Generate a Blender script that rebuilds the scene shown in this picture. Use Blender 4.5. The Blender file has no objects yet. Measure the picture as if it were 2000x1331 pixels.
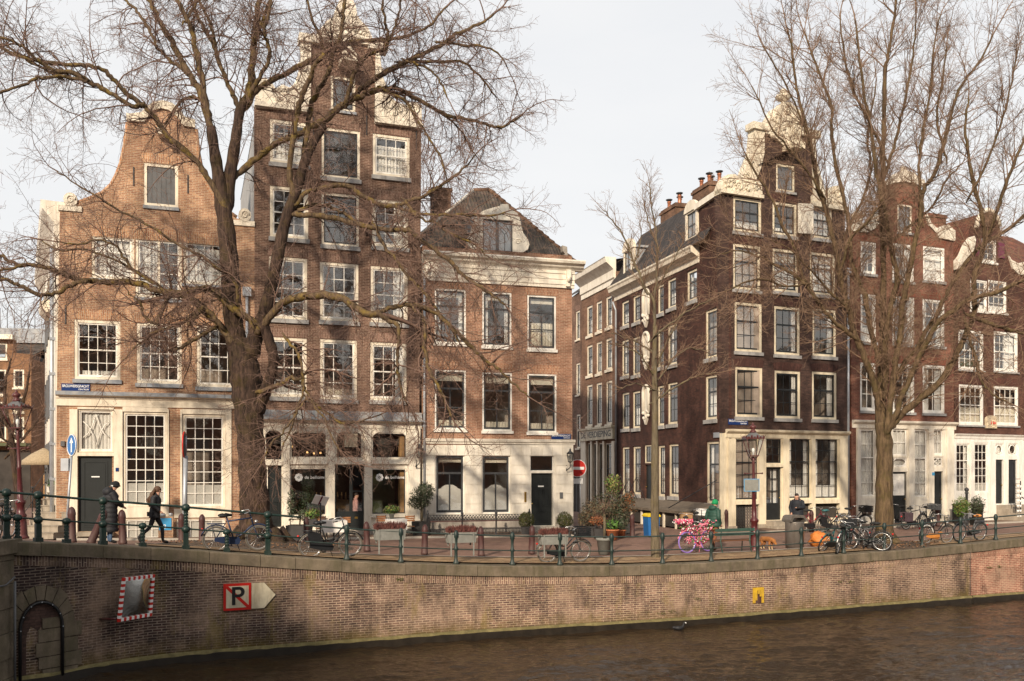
import bpy, bmesh, math, random
from mathutils import Vector, Matrix, noise
from mathutils.geometry import tessellate_polygon
R = math.radians
FPX, CX, HY, ZC = 1750.0, 1000.0, 915.0, 2.75      # focal length and horizon measured on the photograph; camera height above the quay street
WZ = -2.15                                          # water level
scene = bpy.context.scene
COL = scene.collection
random.seed(7)

def at(x, y, Y):
    return Vector(((x - CX) / FPX * Y, Y, ZC - (y - HY) / FPX * Y))

def lerp(a, b, t): return a + (b - a) * t
def interp(tab, x):
    if x <= tab[0][0]: return tab[0][1:]
    for p, q in zip(tab, tab[1:]):
        if x <= q[0]:
            t = (x - p[0]) / (q[0] - p[0])
            return tuple(lerp(a, b, t) for a, b in zip(p[1:], q[1:]))
    return tab[-1][1:]

# ---------------------------------------------------------------- materials
MATS = {}
def nodes_of(name):
    m = bpy.data.materials.new(name); m.use_nodes = True
    nt = m.node_tree
    for n in list(nt.nodes): nt.nodes.remove(n)
    out = nt.nodes.new('ShaderNodeOutputMaterial')
    MATS[name] = m
    return m, nt, out
def N(nt, typ, **kw):
    n = nt.nodes.new(typ)
    for k, v in kw.items():
        if k.startswith('i_'):
            key = k[2:]
            key = int(key) if key.isdigit() else key.replace('_', ' ')
            n.inputs[key].default_value = v
        else: setattr(n, k, v)
    return n
def rgb(h):
    h = h.lstrip('#'); v = [int(h[i:i + 2], 16) / 255 for i in (0, 2, 4)]
    return tuple((c / 12.92 if c <= .04045 else ((c + .055) / 1.055) ** 2.4) for c in v) + (1,)
def c4(c): return rgb(c) if isinstance(c, str) else tuple(c) + ((1,) if len(c) == 3 else ())
def mixc(nt, a, b, fac, typ='MIX'):
    n = N(nt, 'ShaderNodeMix', data_type='RGBA', blend_type=typ)
    for sock, v in ((0, fac), (6, a), (7, b)):
        if hasattr(v, 'is_output'): nt.links.new(v, n.inputs[sock])
        else: n.inputs[sock].default_value = v
    return n.outputs[2]
def ramp(nt, src, stops):
    r = N(nt, 'ShaderNodeValToRGB'); e = r.color_ramp.elements
    while len(e) < len(stops): e.new(.5)
    for el, (p, c) in zip(e, stops):
        el.position = p; el.color = c if len(c) == 4 else tuple(c) + (1,)
    nt.links.new(src, r.inputs[0]); return r.outputs[0]
def bsdf(nt, out, rough=.6, metal=0, spec=.5):
    b = N(nt, 'ShaderNodeBsdfPrincipled')
    b.inputs['Roughness'].default_value = rough; b.inputs['Metallic'].default_value = metal
    b.inputs['Specular IOR Level'].default_value = spec
    nt.links.new(b.outputs[0], out.inputs[0]); return b
def noise_tex(nt, vec, scale, detail=4, rough=.6):
    n = N(nt, 'ShaderNodeTexNoise'); n.inputs['Scale'].default_value = scale
    n.inputs['Detail'].default_value = detail; n.inputs['Roughness'].default_value = rough
    if vec is not None: nt.links.new(vec, n.inputs['Vector'])
    return n.outputs[0]
def coords(nt, kind='Object'):
    return N(nt, 'ShaderNodeTexCoord').outputs[kind]
def bump(nt, b, height, dist=.01, strength=1.0):
    n = N(nt, 'ShaderNodeBump'); n.inputs['Distance'].default_value = dist; n.inputs['Strength'].default_value = strength
    nt.links.new(height, n.inputs['Height']); nt.links.new(n.outputs[0], b.inputs['Normal'])

def simple(name, col, rough=.6, var=.25, scale=4, metal=0, bmp=0, dirt=None, spec=.4):
    """paint, stone, metal, cloth: one colour broken up by two scales of mottling, optional weather dirt"""
    m, nt, out = nodes_of(name); b = bsdf(nt, out, rough, metal, spec)
    v = coords(nt); c = c4(col)
    n1 = noise_tex(nt, v, scale, 6, .65)
    lo = tuple(x * (1 - var) for x in c[:3]) + (1,); hi = tuple(min(1, x * (1 + var * .6)) for x in c[:3]) + (1,)
    o = ramp(nt, n1, [(.3, lo), (.7, hi)])
    if dirt:
        mp = N(nt, 'ShaderNodeMapping'); mp.inputs['Scale'].default_value = (2.2, 2.2, .5); nt.links.new(v, mp.inputs[0])
        n2 = noise_tex(nt, mp.outputs[0], 1.5, 8, .7)
        f = ramp(nt, n2, [(.45, (0, 0, 0)), (.63, (.7, .7, .7))])
        o = mixc(nt, o, c4(dirt), f)
    nt.links.new(o, b.inputs['Base Color'])
    if bmp: bump(nt, b, noise_tex(nt, v, scale * 6, 4), bmp)
    return m

def brick(name, c1, c2, mortar, bw=.22, bh=.065, ms=.009, swap=False, uv=False, stain=None, stain_amt=.4, rough=.85, big=.35):
    m, nt, out = nodes_of(name); b = bsdf(nt, out, rough, 0, .25)
    if uv: vec = N(nt, 'ShaderNodeUVMap').outputs[0]
    else:
        s = N(nt, 'ShaderNodeSeparateXYZ'); nt.links.new(coords(nt), s.inputs[0])
        a = N(nt, 'ShaderNodeMath', operation='ADD'); nt.links.new(s.outputs[0], a.inputs[0]); nt.links.new(s.outputs[1], a.inputs[1])
        cb = N(nt, 'ShaderNodeCombineXYZ')
        nt.links.new(a.outputs[0], cb.inputs[1 if swap else 0]); nt.links.new(s.outputs[2], cb.inputs[0 if swap else 1])
        vec = cb.outputs[0]
    t = N(nt, 'ShaderNodeTexBrick'); nt.links.new(vec, t.inputs['Vector'])
    t.offset = .5; t.squash = 1
    t.inputs['Scale'].default_value = 1; t.inputs['Brick Width'].default_value = bw; t.inputs['Row Height'].default_value = bh
    t.inputs['Mortar Size'].default_value = ms; t.inputs['Mortar Smooth'].default_value = .3
    t.inputs['Color1'].default_value = c4(c1); t.inputs['Color2'].default_value = c4(c2); t.inputs['Mortar'].default_value = c4(mortar)
    col = t.outputs[0]
    pb = N(nt, 'ShaderNodeTexBrick'); nt.links.new(vec, pb.inputs['Vector'])
    for k_, x_ in (('Scale', 1), ('Brick Width', 1.98), ('Row Height', 0.78), ('Mortar Size', 0)): pb.inputs[k_].default_value = x_
    pb.inputs['Color1'].default_value = (0.88,) * 3 + (1,); pb.inputs['Color2'].default_value = (1.1,) * 3 + (1,)
    col = mixc(nt, col, pb.outputs[0], 1.0, 'MULTIPLY')
    n1 = noise_tex(nt, vec, 1.1, 7, .65)
    col = mixc(nt, col, ramp(nt, n1, [(.36, (1 - big,) * 3), (.64, (1 + big * .5,) * 3)]), 1.0, 'MULTIPLY')
    n2 = noise_tex(nt, vec, 14, 3, .6)
    col = mixc(nt, col, ramp(nt, n2, [(.3, (.78,) * 3), (.7, (1.15,) * 3)]), 1.0, 'MULTIPLY')
    if stain:
        mp = N(nt, 'ShaderNodeMapping'); mp.inputs['Scale'].default_value = (1, .35, 1); nt.links.new(vec, mp.inputs[0])
        f = ramp(nt, noise_tex(nt, mp.outputs[0], .9, 8, .7), [(.46, (0, 0, 0)), (.62, (stain_amt,) * 3)])
        col = mixc(nt, col, c4(stain), f)
    nt.links.new(col, b.inputs['Base Color'])
    bump(nt, b, t.outputs[1], -.006, .8)
    return m

def glassmat(name, refl=.85, tint=(.93, .94, .94), wav=.006, add=.19):
    m, nt, out = nodes_of(name)
    lw = N(nt, 'ShaderNodeLayerWeight'); lw.inputs[0].default_value = .5; fr = N(nt, 'ShaderNodeMath', operation='POWER'); fr.inputs[1].default_value = 5; nt.links.new(lw.outputs['Facing'], fr.inputs[0])
    mu = N(nt, 'ShaderNodeMath', operation='MULTIPLY_ADD', use_clamp=True); mu.inputs[1].default_value = refl; mu.inputs[2].default_value = add
    nt.links.new(fr.outputs[0], mu.inputs[0])
    tr = N(nt, 'ShaderNodeBsdfTransparent'); tr.inputs[0].default_value = tint + (1,)
    gl = N(nt, 'ShaderNodeBsdfGlossy'); gl.inputs['Roughness'].default_value = .03; gl.inputs[0].default_value = (.95, .91, .86, 1)
    bp = N(nt, 'ShaderNodeBump'); bp.inputs['Distance'].default_value = wav; bp.inputs['Strength'].default_value = .5
    nt.links.new(noise_tex(nt, coords(nt), 3.0, 2), bp.inputs['Height']); nt.links.new(bp.outputs[0], gl.inputs['Normal'])
    mx = N(nt, 'ShaderNodeMixShader')
    nt.links.new(mu.outputs[0], mx.inputs[0]); nt.links.new(tr.outputs[0], mx.inputs[1]); nt.links.new(gl.outputs[0], mx.inputs[2])
    nt.links.new(mx.outputs[0], out.inputs[0]); return m

def tiles(name, c1, c2, moss=None):
    """pantile roof: rolls across, courses along the slope (UV in metres)"""
    m, nt, out = nodes_of(name); b = bsdf(nt, out, .75, 0, .3)
    uv = N(nt, 'ShaderNodeUVMap').outputs[0]
    t = N(nt, 'ShaderNodeTexBrick'); t.offset = 0; nt.links.new(uv, t.inputs['Vector'])
    for k, v in (('Scale', 1), ('Brick Width', .24), ('Row Height', .3), ('Mortar Size', .012), ('Mortar Smooth', .6)): t.inputs[k].default_value = v
    t.inputs['Color1'].default_value = c4(c1); t.inputs['Color2'].default_value = c4(c2)
    t.inputs['Mortar'].default_value = tuple(x * .35 for x in c4(c1)[:3]) + (1,)
    col = mixc(nt, t.outputs[0], ramp(nt, noise_tex(nt, uv, 1.4, 6), [(.35, (.65,) * 3), (.7, (1.2,) * 3)]), 1.0, 'MULTIPLY')
    if moss:
        col = mixc(nt, col, c4(moss), ramp(nt, noise_tex(nt, uv, 2.6, 8, .75), [(.52, (0, 0, 0)), (.7, (.55,) * 3)]))
    nt.links.new(col, b.inputs['Base Color'])
    w = N(nt, 'ShaderNodeTexWave'); w.inputs['Scale'].default_value = 1 / .24 / 6.283 * 6.283 / 2.0; w.bands_direction = 'X'
    nt.links.new(uv, w.inputs['Vector'])
    w2 = N(nt, 'ShaderNodeTexWave', wave_profile='SAW'); w2.inputs['Scale'].default_value = 1 / .3 / 2.0; w2.bands_direction = 'Y'
    nt.links.new(uv, w2.inputs['Vector'])
    a = N(nt, 'ShaderNodeMath', operation='ADD'); nt.links.new(w.outputs[1], a.inputs[0]); nt.links.new(w2.outputs[1], a.inputs[1])
    bump(nt, b, a.outputs[0], .05, .9)
    return m

# ---------------------------------------------------------------- mesh builder
class MB:
    def __init__(s): s.v = []; s.f = []; s.m = []; s.uv = {}; s.sm = set()
    def add(s, vs, fs, mi=0, smooth=False):
        o = len(s.v); s.v.extend(tuple(p) for p in vs)
        for f in fs:
            if smooth: s.sm.add(len(s.f))
            s.f.append(tuple(i + o for i in f)); s.m.append(mi)
    def box(s, x0, x1, y0, y1, z0, z1, mi=0, M=None):
        vs = [Vector((x, y, z)) for z in (z0, z1) for y in (y0, y1) for x in (x0, x1)]
        if M is not None: vs = [M @ p for p in vs]
        s.add(vs, [(0, 2, 3, 1), (4, 5, 7, 6), (0, 1, 5, 4), (2, 6, 7, 3), (0, 4, 6, 2), (1, 3, 7, 5)], mi)
    def prism(s, pts, y0, y1, mi=0, M=None, caps=True):
        """outline in x,z (counter-clockwise seen from -y) pushed from y0 to y1"""
        n = len(pts); vs = [Vector((x, y0, z)) for x, z in pts] + [Vector((x, y1, z)) for x, z in pts]
        if M is not None: vs = [M @ p for p in vs]
        fs = [(i, i + n, (i + 1) % n + n, (i + 1) % n) for i in range(n)]
        if caps:
            tri = tessellate_polygon([[Vector((x, z, 0)) for x, z in pts]])
            fs += [tuple(t) for t in tri] + [tuple(i + n for i in reversed(t)) for t in tri]
        s.add(vs, fs, mi)
    def tube(s, path, rad, sides=6, mi=0, cap=True, smooth=True, closed=False):
        path = [Vector(p) for p in path]; n = len(path)
        if not hasattr(rad, '__len__'): rad = [rad] * n
        vs = []; up = None
        for i, p in enumerate(path):
            if closed: d = path[(i + 1) % n] - path[i - 1]
            else: d = path[min(i + 1, n - 1)] - path[max(i - 1, 0)]
            if d.length < 1e-9: d = Vector((0, 0, 1))
            d.normalize()
            if up is None:
                up = Vector((0, 0, 1)) if abs(d.z) < .9 else Vector((1, 0, 0))
            a = up - d * up.dot(d)
            if a.length < 1e-6: a = Vector((1, 0, 0)) - d * d.x
            a.normalize(); up = a; b = d.cross(a)
            for k in range(sides):
                t = 2 * math.pi * k / sides
                vs.append(p + (a * math.cos(t) + b * math.sin(t)) * rad[i])
        fs = []
        for i in range(n if closed else n - 1):
            j = (i + 1) % n
            for k in range(sides):
                l = (k + 1) % sides
                fs.append((i * sides + k, i * sides + l, j * sides + l, j * sides + k))
        if cap and not closed:
            fs.append(tuple(range(sides - 1, -1, -1))); fs.append(tuple((n - 1) * sides + k for k in range(sides)))
        s.add(vs, fs, mi, smooth)
    def lathe(s, prof, c=(0, 0, 0), seg=12, mi=0, M=None, smooth=True):
        c = Vector(c); vs = []
        for r, z in prof:
            for k in range(seg):
                t = 2 * math.pi * k / seg; p = Vector((r * math.cos(t), r * math.sin(t), z))
                vs.append((M @ p if M is not None else p) + c)
        fs = [(i * seg + k, i * seg + (k + 1) % seg, (i + 1) * seg + (k + 1) % seg, (i + 1) * seg + k) for i in range(len(prof) - 1) for k in range(seg)]
        fs.append(tuple(range(seg - 1, -1, -1))); fs.append(tuple((len(prof) - 1) * seg + k for k in range(seg)))
        s.add(vs, fs, mi, smooth)
    def ball(s, c, r, seg=10, mi=0, sc=(1, 1, 1), jit=0):
        prof = []; n = max(4, seg // 2 + 1); vs = []; c = Vector(c)
        for i in range(n + 1):
            a = -math.pi / 2 + math.pi * i / n
            for k in range(seg):
                t = 2 * math.pi * k / seg
                d = Vector((math.cos(a) * math.cos(t) * sc[0], math.cos(a) * math.sin(t) * sc[1], math.sin(a) * sc[2]))
                q = 1 + (jit * noise.noise(d * 3 + c * 5) if jit else 0)
                vs.append(c + d * r * q)
        fs = [(i * seg + k, i * seg + (k + 1) % seg, (i + 1) * seg + (k + 1) % seg, (i + 1) * seg + k) for i in range(n) for k in range(seg)]
        s.add(vs, fs, mi, True)
    def quad(s, a, b, c, d, mi=0): s.add([a, b, c, d], [(0, 1, 2, 3)], mi)
    def build(s, name, mats, parent=None, M=None, uvf=None):
        me = bpy.data.meshes.new(name)
        vs = [M @ Vector(p) for p in s.v] if M is not None else s.v
        me.from_pydata([tuple(p) for p in vs], [], s.f)
        for m in (mats if isinstance(mats, (list, tuple)) else [mats]):
            me.materials.append(MATS[m] if isinstance(m, str) else m)
        me.polygons.foreach_set('material_index', s.m)
        me.polygons.foreach_set('use_smooth', [i in s.sm for i in range(len(s.f))])
        if uvf:
            ul = me.uv_layers.new(name='UVMap')
            for lo in me.loops: ul.data[lo.index].uv = uvf[lo.vertex_index] if isinstance(uvf, list) else uvf(Vector(s.v[lo.vertex_index]))
        me.update()
        o = bpy.data.objects.new(name, me); COL.objects.link(o)
        if parent is not None: o.parent = parent
        return o

def tag(o, label=None, cat=None, group=None, kind=None):
    if label: o['label'] = label
    if cat: o['category'] = cat
    if group: o['group'] = group
    if kind: o['kind'] = kind
    return o
def thing(name, loc=(0, 0, 0), rz=0, label=None, cat=None, group=None):
    o = bpy.data.objects.new(name, None); o.empty_display_size = .2; COL.objects.link(o)
    o.location = loc; o.rotation_euler = (0, 0, rz)
    return tag(o, label, cat, group)
def mat_of(o): return Matrix.Translation(o.location) @ o.rotation_euler.to_matrix().to_4x4() @ Matrix.Diagonal(o.scale).to_4x4()
def copy_tree(o, parent=None):
    c = o.copy(); COL.objects.link(c); c.parent = parent
    for ch in list(o.children): copy_tree(ch, c)
    return c
def text_mesh(name, txt, size, mat, parent, M, ext=.004, align='CENTER', xs=1.0):
    cu = bpy.data.curves.new(name, 'FONT'); cu.body = txt; cu.size = size; cu.extrude = ext; cu.align_x = align; cu.align_y = 'CENTER'; cu.offset = size * .012
    tmp = bpy.data.objects.new(name, cu); COL.objects.link(tmp)
    dg = bpy.context.evaluated_depsgraph_get()
    me = bpy.data.meshes.new_from_object(tmp.evaluated_get(dg))
    bpy.data.objects.remove(tmp); bpy.data.curves.remove(cu)
    me.transform(M @ Matrix.Diagonal((xs, 1, 1, 1)))
    me.materials.clear(); me.materials.append(MATS[mat])
    o = bpy.data.objects.new(name, me); COL.objects.link(o)
    if parent is not None: o.parent = parent
    return o
UPRIGHT = Matrix.Rotation(R(90), 4, 'X')      # text lying in xy -> standing in xz, read from -y

# ---------------------------------------------------------------- palette
simple('cream', (.74, .66, .53), .5, .08, 2.5, dirt=(.50, .43, .33))
simple('cream_pale', (.78, .72, .61), .5, .08, 2.5, dirt=(.55, .48, .38))
simple('cream_warm', (.70, .615, .46), .55, .08, 2.5, dirt=(.46, .38, .26))
simple('white_paint', (.78, .75, .69), .45, .06, 3, dirt=(.58, .54, .47))
simple('carved_stone', (.72, .65, .54), .75, .2, 3, bmp=.04, dirt=(.50, .44, .35)); simple('carved_cream', (.72, .645, .51), .75, .2, 3, bmp=.04, dirt=(.48, .41, .30))
simple('sandstone', (.62, .51, .35), .8, .3, 5, bmp=.02, dirt=(.30, .25, .19))
simple('white_stone', (.70, .65, .56), .7, .12, 2, bmp=.003, dirt=(.50, .45, .37))
simple('grey_stone', (.36, .35, .34), .75, .22, 3, bmp=.006, dirt=(.20, .19, .18))
simple('plinth_stone', (.38, .34, .29), .8, .2, 3, bmp=.006, dirt=(.22, .19, .16))
simple('step_stone', (.34, .29, .23), .85, .25, 4, bmp=.006, dirt=(.2, .17, .13))
simple('dark_sash', (.045, .047, .05), .4, .2, 4)
simple('black_paint', (.018, .02, .021), .35, .3, 4)
simple('door_grey', (.016, .019, .019), .45, .2, 4)
simple('lead', (.24, .26, .29), .5, .25, 4, dirt=(.36, .34, .31))
simple('zinc', (.38, .40, .43), .45, .2, 3, metal=.4)
simple('iron', (.03, .03, .032), .55, .3, 8)
simple('rail_green', (.006, .022, .017), .42, .35, 9, bmp=.002, dirt=(.03, .04, .034))
simple('rail_teal', (.014, .029, .026), .5, .4, 9, bmp=.002, dirt=(.06, .068, .058))
simple('lamp_red', (.07, .011, .013), .35, .35, 9, bmp=.002, dirt=(.12, .05, .045))
simple('bollard_brown', (.058, .020, .019), .55, .4, 9, dirt=(.12, .075, .065))
simple('curtain', (.76, .73, .67), .9, .12, 6)
simple('blind', (.66, .60, .48), .9, .08, 6)
simple('frosted', (.54, .52, .47), .6, .06, 3)
simple('interior_wall', (.38, .31, .25), .9, .5, .8)
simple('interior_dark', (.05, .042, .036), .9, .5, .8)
simple('interior_green', (.09, .10, .05), .9, .4, .9)
simple('wood_warm', (.30, .17, .07), .6, .35, 7)
simple('hatch_grey', (.105, .105, .108), .6, .25, 3)
simple('chimney_clay', (.34, .13, .07), .6, .25, 8)
simple('copper', (.40, .16, .09), .4, .25, 6, metal=.5)
simple('blue_enamel', (.010, .032, .135), .3, .1, 4)
simple('sign_white', (.80, .80, .78), .45, .05, 4)
simple('sign_red', (.52, .018, .012), .4, .12, 4)
simple('sign_blue', (.02, .13, .38), .35, .15, 4)
simple('sky_blue', (.05, .27, .50), .4, .12, 4)
simple('sign_cream', (.62, .55, .40), .5, .15, 6, dirt=(.33, .27, .18))
simple('sign_black', (.012, .012, .013), .4, .2, 4)
simple('yellow_paint', (.55, .34, .02), .6, .25, 9, dirt=(.22, .13, .05))
simple('terracotta', (.40, .14, .06), .75, .25, 8)
simple('orange_pot', (.60, .10, .02), .5, .15, 6)
simple('planter_grey', (.21, .21, .19), .75, .25, 7, dirt=(.16, .16, .14))
simple('planter_dark', (.028, .026, .026), .6, .3, 6)
simple('brass', (.5, .32, .08), .3, .2, 6, metal=.9)
simple('mirror_glass', (.34, .33, .31), .03, .02, 2, metal=1.0)
simple('parasol', (.33, .26, .17), .9, .35, 14)
simple('banner_black', (.01, .01, .011), .7, .2, 3)
simple('purple_paint', (.13, .022, .05), .5, .2, 5)
simple('red_pipe', (.45, .05, .03), .5, .2, 5)
glassmat('glass')
glassmat('glass_clear', .8, (.95, .96, .95), .002, .07)
brick('brick_ochre', '#b68d6d', '#936952', '#bda991', stain='#6a4a38', stain_amt=.5, big=.3)
brick('brick_ochre_up', '#b88a66', '#92634a', '#bda991', swap=True, big=.25)
brick('brick_brown', '#7f6051', '#5c4136', '#a08b79', stain='#45332b', stain_amt=.5)
brick('brick_brown_up', '#86665a', '#62473c', '#a08b79', swap=True)
brick('brick_rose', '#a87c66', '#895e4a', '#b6a189', stain='#6c4a3a', stain_amt=.45, big=.25)
brick('brick_rose_up', '#ab7a5e', '#8a5a43', '#b6a189', swap=True, big=.2)
brick('brick_verd', '#86644f', '#6b4a3a', '#8d7968', stain='#4a352b', stain_amt=.4, big=.25)
brick('brick_dark', '#5a3c33', '#44302a', '#4a352d', stain='#2c1b19', stain_amt=.6, big=.4, ms=.006)
brick('brick_front', '#5c463e', '#453530', '#463731', stain='#2a1e1c', stain_amt=.6, big=.4, ms=.006)
brick('brick_dark_up', '#523630', '#3d2824', '#4a352d', swap=True, ms=.006)
brick('brick_red', '#875344', '#6c4137', '#8f7460', stain='#52302a', stain_amt=.5, big=.35)
brick('brick_red_up', '#8d4a38', '#73392d', '#8f7460', swap=True)
brick('brick_maroon', '#684639', '#52372f', '#5a453b', stain='#33201d', stain_amt=.5, big=.35, ms=.006)
brick('brick_maroon_up', '#633d33', '#4e2f29', '#5a453b', swap=True, ms=.006)
brick('brick_chimney', '#7b5b48', '#5f4436', '#776554', big=.35)
brick('brick_orange', '#8f6547', '#744e38', '#8c755c', big=.35)
brick('brick_pink', '#9a7460', '#84604e', '#94806e', big=.3)
tiles('tiles_grey', '#5b524b', '#433c37', '#63593f')
tiles('tiles_dark', '#4a4340', '#332e2d')
tiles('tiles_orange', '#7d4c38', '#5c3527', '#4a3a2c')
tiles('tiles_red', '#57352b', '#402722')
# ---------------------------------------------------------------- lie of the land
WLINE = [(-400, 1400), (0, 1350), (105, 1335), (180, 1318), (300, 1300), (450, 1286), (600, 1274), (735, 1264), (900, 1250), (1050, 1240), (1200, 1231),
         (1330, 1223), (1500, 1210), (1600, 1202), (1750, 1190), (1900, 1177), (2000, 1169), (2400, 1140)]
CTOP = [(-400, 1040), (0, 1056), (150, 1063), (300, 1070), (450, 1080), (600, 1091), (735, 1099), (900, 1104), (1000, 1106), (1200, 1106), (1330, 1102),
        (1500, 1094), (1600, 1086), (1750, 1076), (1900, 1062), (2000, 1051), (2400, 1012)]
BASE = [(-900, 33.0, .4), (0, 33.0, .25), (110, 33.03, .12), (300, 34.1, .06), (497, 35.24, 0), (822, 37.5, -.03), (1060, 39.0, -.05), (1118, 39.36, -.05),
        (1415, 40.0, -.02), (1655, 42.86, 0), (1863, 45.37, 0), (2000, 47.3, 0), (2300, 52, 0)]
def smooth(tab, x, w=45):
    return sum(interp(tab, x + d)[0] for d in (-w, -w / 2, 0, w / 2, w)) / 5
def edge(p):
    """point of the quay's water face for an angle given as photo column p: X, Y and height of the coping"""
    Y = FPX * (ZC - WZ) / (smooth(WLINE, p) - HY)
    z = ZC - (smooth(CTOP, p) - HY) * Y / FPX
    return (p - CX) / FPX * Y, Y, z
def gz(X, Y):
    p = CX + FPX * X / max(Y, 1)
    _, Ye, ze = edge(p); Yb, zb = interp(BASE, p)
    t = max(0, min(1, (Y - Ye) / (Yb - Ye)))
    return lerp(ze, zb, t)
def ground_at(x, y):
    """where the sight line through photo point (x, y) meets the street"""
    lo, hi = 15.0, 90.0
    for _ in range(50):
        Y = (lo + hi) / 2; z = ZC - (y - HY) / FPX * Y
        if z > gz((x - CX) / FPX * Y, Y): lo = Y
        else: hi = Y
    return Vector(((x - CX) / FPX * lo, lo, gz((x - CX) / FPX * lo, lo)))
def on_street(x, Y):
    X = (x - CX) / FPX * Y
    return Vector((X, Y, gz(X, Y)))
QP = list(range(-40, 2161, 20))
QPTS = [Vector(edge(p)) for p in QP]
def qnormal(i):
    d = QPTS[min(i + 1, len(QPTS) - 1)] - QPTS[max(i - 1, 0)]; d.z = 0; d.normalize()
    return Vector((-d.y, d.x, 0))            # away from the water
QN = [qnormal(i) for i in range(len(QPTS))]
QS = [0]
for a, b in zip(QPTS, QPTS[1:]): QS.append(QS[-1] + math.hypot(b.x - a.x, b.y - a.y))
def quay(p, inset=0, dz=0):
    i = max(0, min(len(QP) - 2, int((p - QP[0]) // 20))); t = (p - QP[i]) / 20
    a = QPTS[i].lerp(QPTS[i + 1], t) + QN[i].lerp(QN[i + 1], t) * inset
    return a + Vector((0, 0, dz))
def qdir(p):
    d = quay(p + 10) - quay(p - 10); return math.atan2(d.y, d.x)

def ground_mat(name, c1, c2, mort, bw, bh, ang, wet=None, big=.3):
    m, nt, out = nodes_of(name); b = bsdf(nt, out, .85, 0, .3)
    mp = N(nt, 'ShaderNodeMapping'); mp.inputs['Rotation'].default_value = (0, 0, ang); nt.links.new(coords(nt), mp.inputs[0]); v = mp.outputs[0]
    t = N(nt, 'ShaderNodeTexBrick'); nt.links.new(v, t.inputs['Vector'])
    for k, x in (('Scale', 1), ('Brick Width', bw), ('Row Height', bh), ('Mortar Size', .008), ('Mortar Smooth', .3)): t.inputs[k].default_value = x
    t.inputs['Color1'].default_value = c4(c1); t.inputs['Color2'].default_value = c4(c2); t.inputs['Mortar'].default_value = c4(mort)
    col = mixc(nt, t.outputs[0], ramp(nt, noise_tex(nt, v, .55, 8, .7), [(.3, (1 - big,) * 3), (.7, (1.25,) * 3)]), 1.0, 'MULTIPLY')
    if wet: col = mixc(nt, col, c4(wet), ramp(nt, noise_tex(nt, v, .8, 8, .75), [(.5, (0, 0, 0)), (.7, (.6,) * 3)]))
    nt.links.new(col, b.inputs['Base Color']); bump(nt, b, t.outputs[1], -.006, .8)
ground_mat('paving', '#86685c', '#6b5148', '#6d5d50', .21, .075, R(22), '#7a6450')
ground_mat('sand_paving', '#9b8263', '#84694f', '#6f5c48', .3, .3, R(24), '#6a5a45')
ground_mat('side_paving', '#77604f', '#635046', '#5a4a3e', .3, .3, R(20), '#4f4236')
simple('kerb_stone', (.33, .29, .24), .85, .25, 3, bmp=.004)

# street: one sheet from the quay to far behind the houses
mb = MB(); cols = list(range(-900, 2401, 25)); rows = [0.0, .1, .2, .3, .4, .5, .6, .7, .8, .9, 1.0]
for p in cols:
    X, Y, z = edge(p); Yb, zb = interp(BASE, p); k = (p - CX) / FPX
    for t in rows: mb.v.append((k * lerp(Y + .1, Yb, t), lerp(Y + .1, Yb, t), lerp(z, zb, t) - .02))
    for Yf in (70, 400): mb.v.append((k * Yf, Yf, zb - .02))
nr = len(rows) + 2
for i in range(len(cols) - 1):
    for j in range(nr - 1):
        mb.f.append((i * nr + j, (i + 1) * nr + j, (i + 1) * nr + j + 1, i * nr + j + 1)); mb.m.append(0)
tag(mb.build('street', 'paving'), kind='structure')

def strip(name, mat, p0, p1, offs, lift, kerb=True):
    mb = MB(); ps = list(range(p0, p1 + 1, 20)); n = 4
    for p in ps:
        for q in range(n):
            v = quay(p, lerp(offs[0], offs[1], q / (n - 1))); v.z = gz(v.x, v.y) + lift; mb.v.append(tuple(v))
        v = quay(p, offs[1] + .005); v.z = gz(v.x, v.y) - .1; mb.v.append(tuple(v))
    for i in range(len(ps) - 1):
        for j in range(n):
            a = i * (n + 1) + j; mb.f.append((a, a + n + 1, a + n + 2, a + 1)); mb.m.append(0 if j < n - 1 else 1)
    return tag(mb.build(name, [mat, 'kerb_stone']), kind='structure')
strip('quay_pavement', 'sand_paving', 300, 2120, (.3, 1.75), .05)
strip('kerb', 'kerb_stone', 300, 2120, (1.757, 1.92), .065)
# raised pavement along the house fronts
mb = MB()
for p in range(110, 2101, 30):
    Yb, zb = interp(BASE, p); k = (p - CX) / FPX
    for d in (2.0, 1.85, 1.84, 0): mb.v.append((k * (Yb - d), Yb - d, gz(k * (Yb - d), Yb - d) + (-.08 if d == 2.0 else .06)))
for i in range(len(range(110, 2101, 30)) - 1):
    if 1110 <= 110 + 30 * i < 1400: continue
    for j in range(3):
        a = i * 4 + j; mb.f.append((a, a + 4, a + 5, a + 1)); mb.m.append(1 if j < 2 else 0)
tag(mb.build('house_pavement', ['side_paving', 'kerb_stone']), kind='structure')

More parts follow.
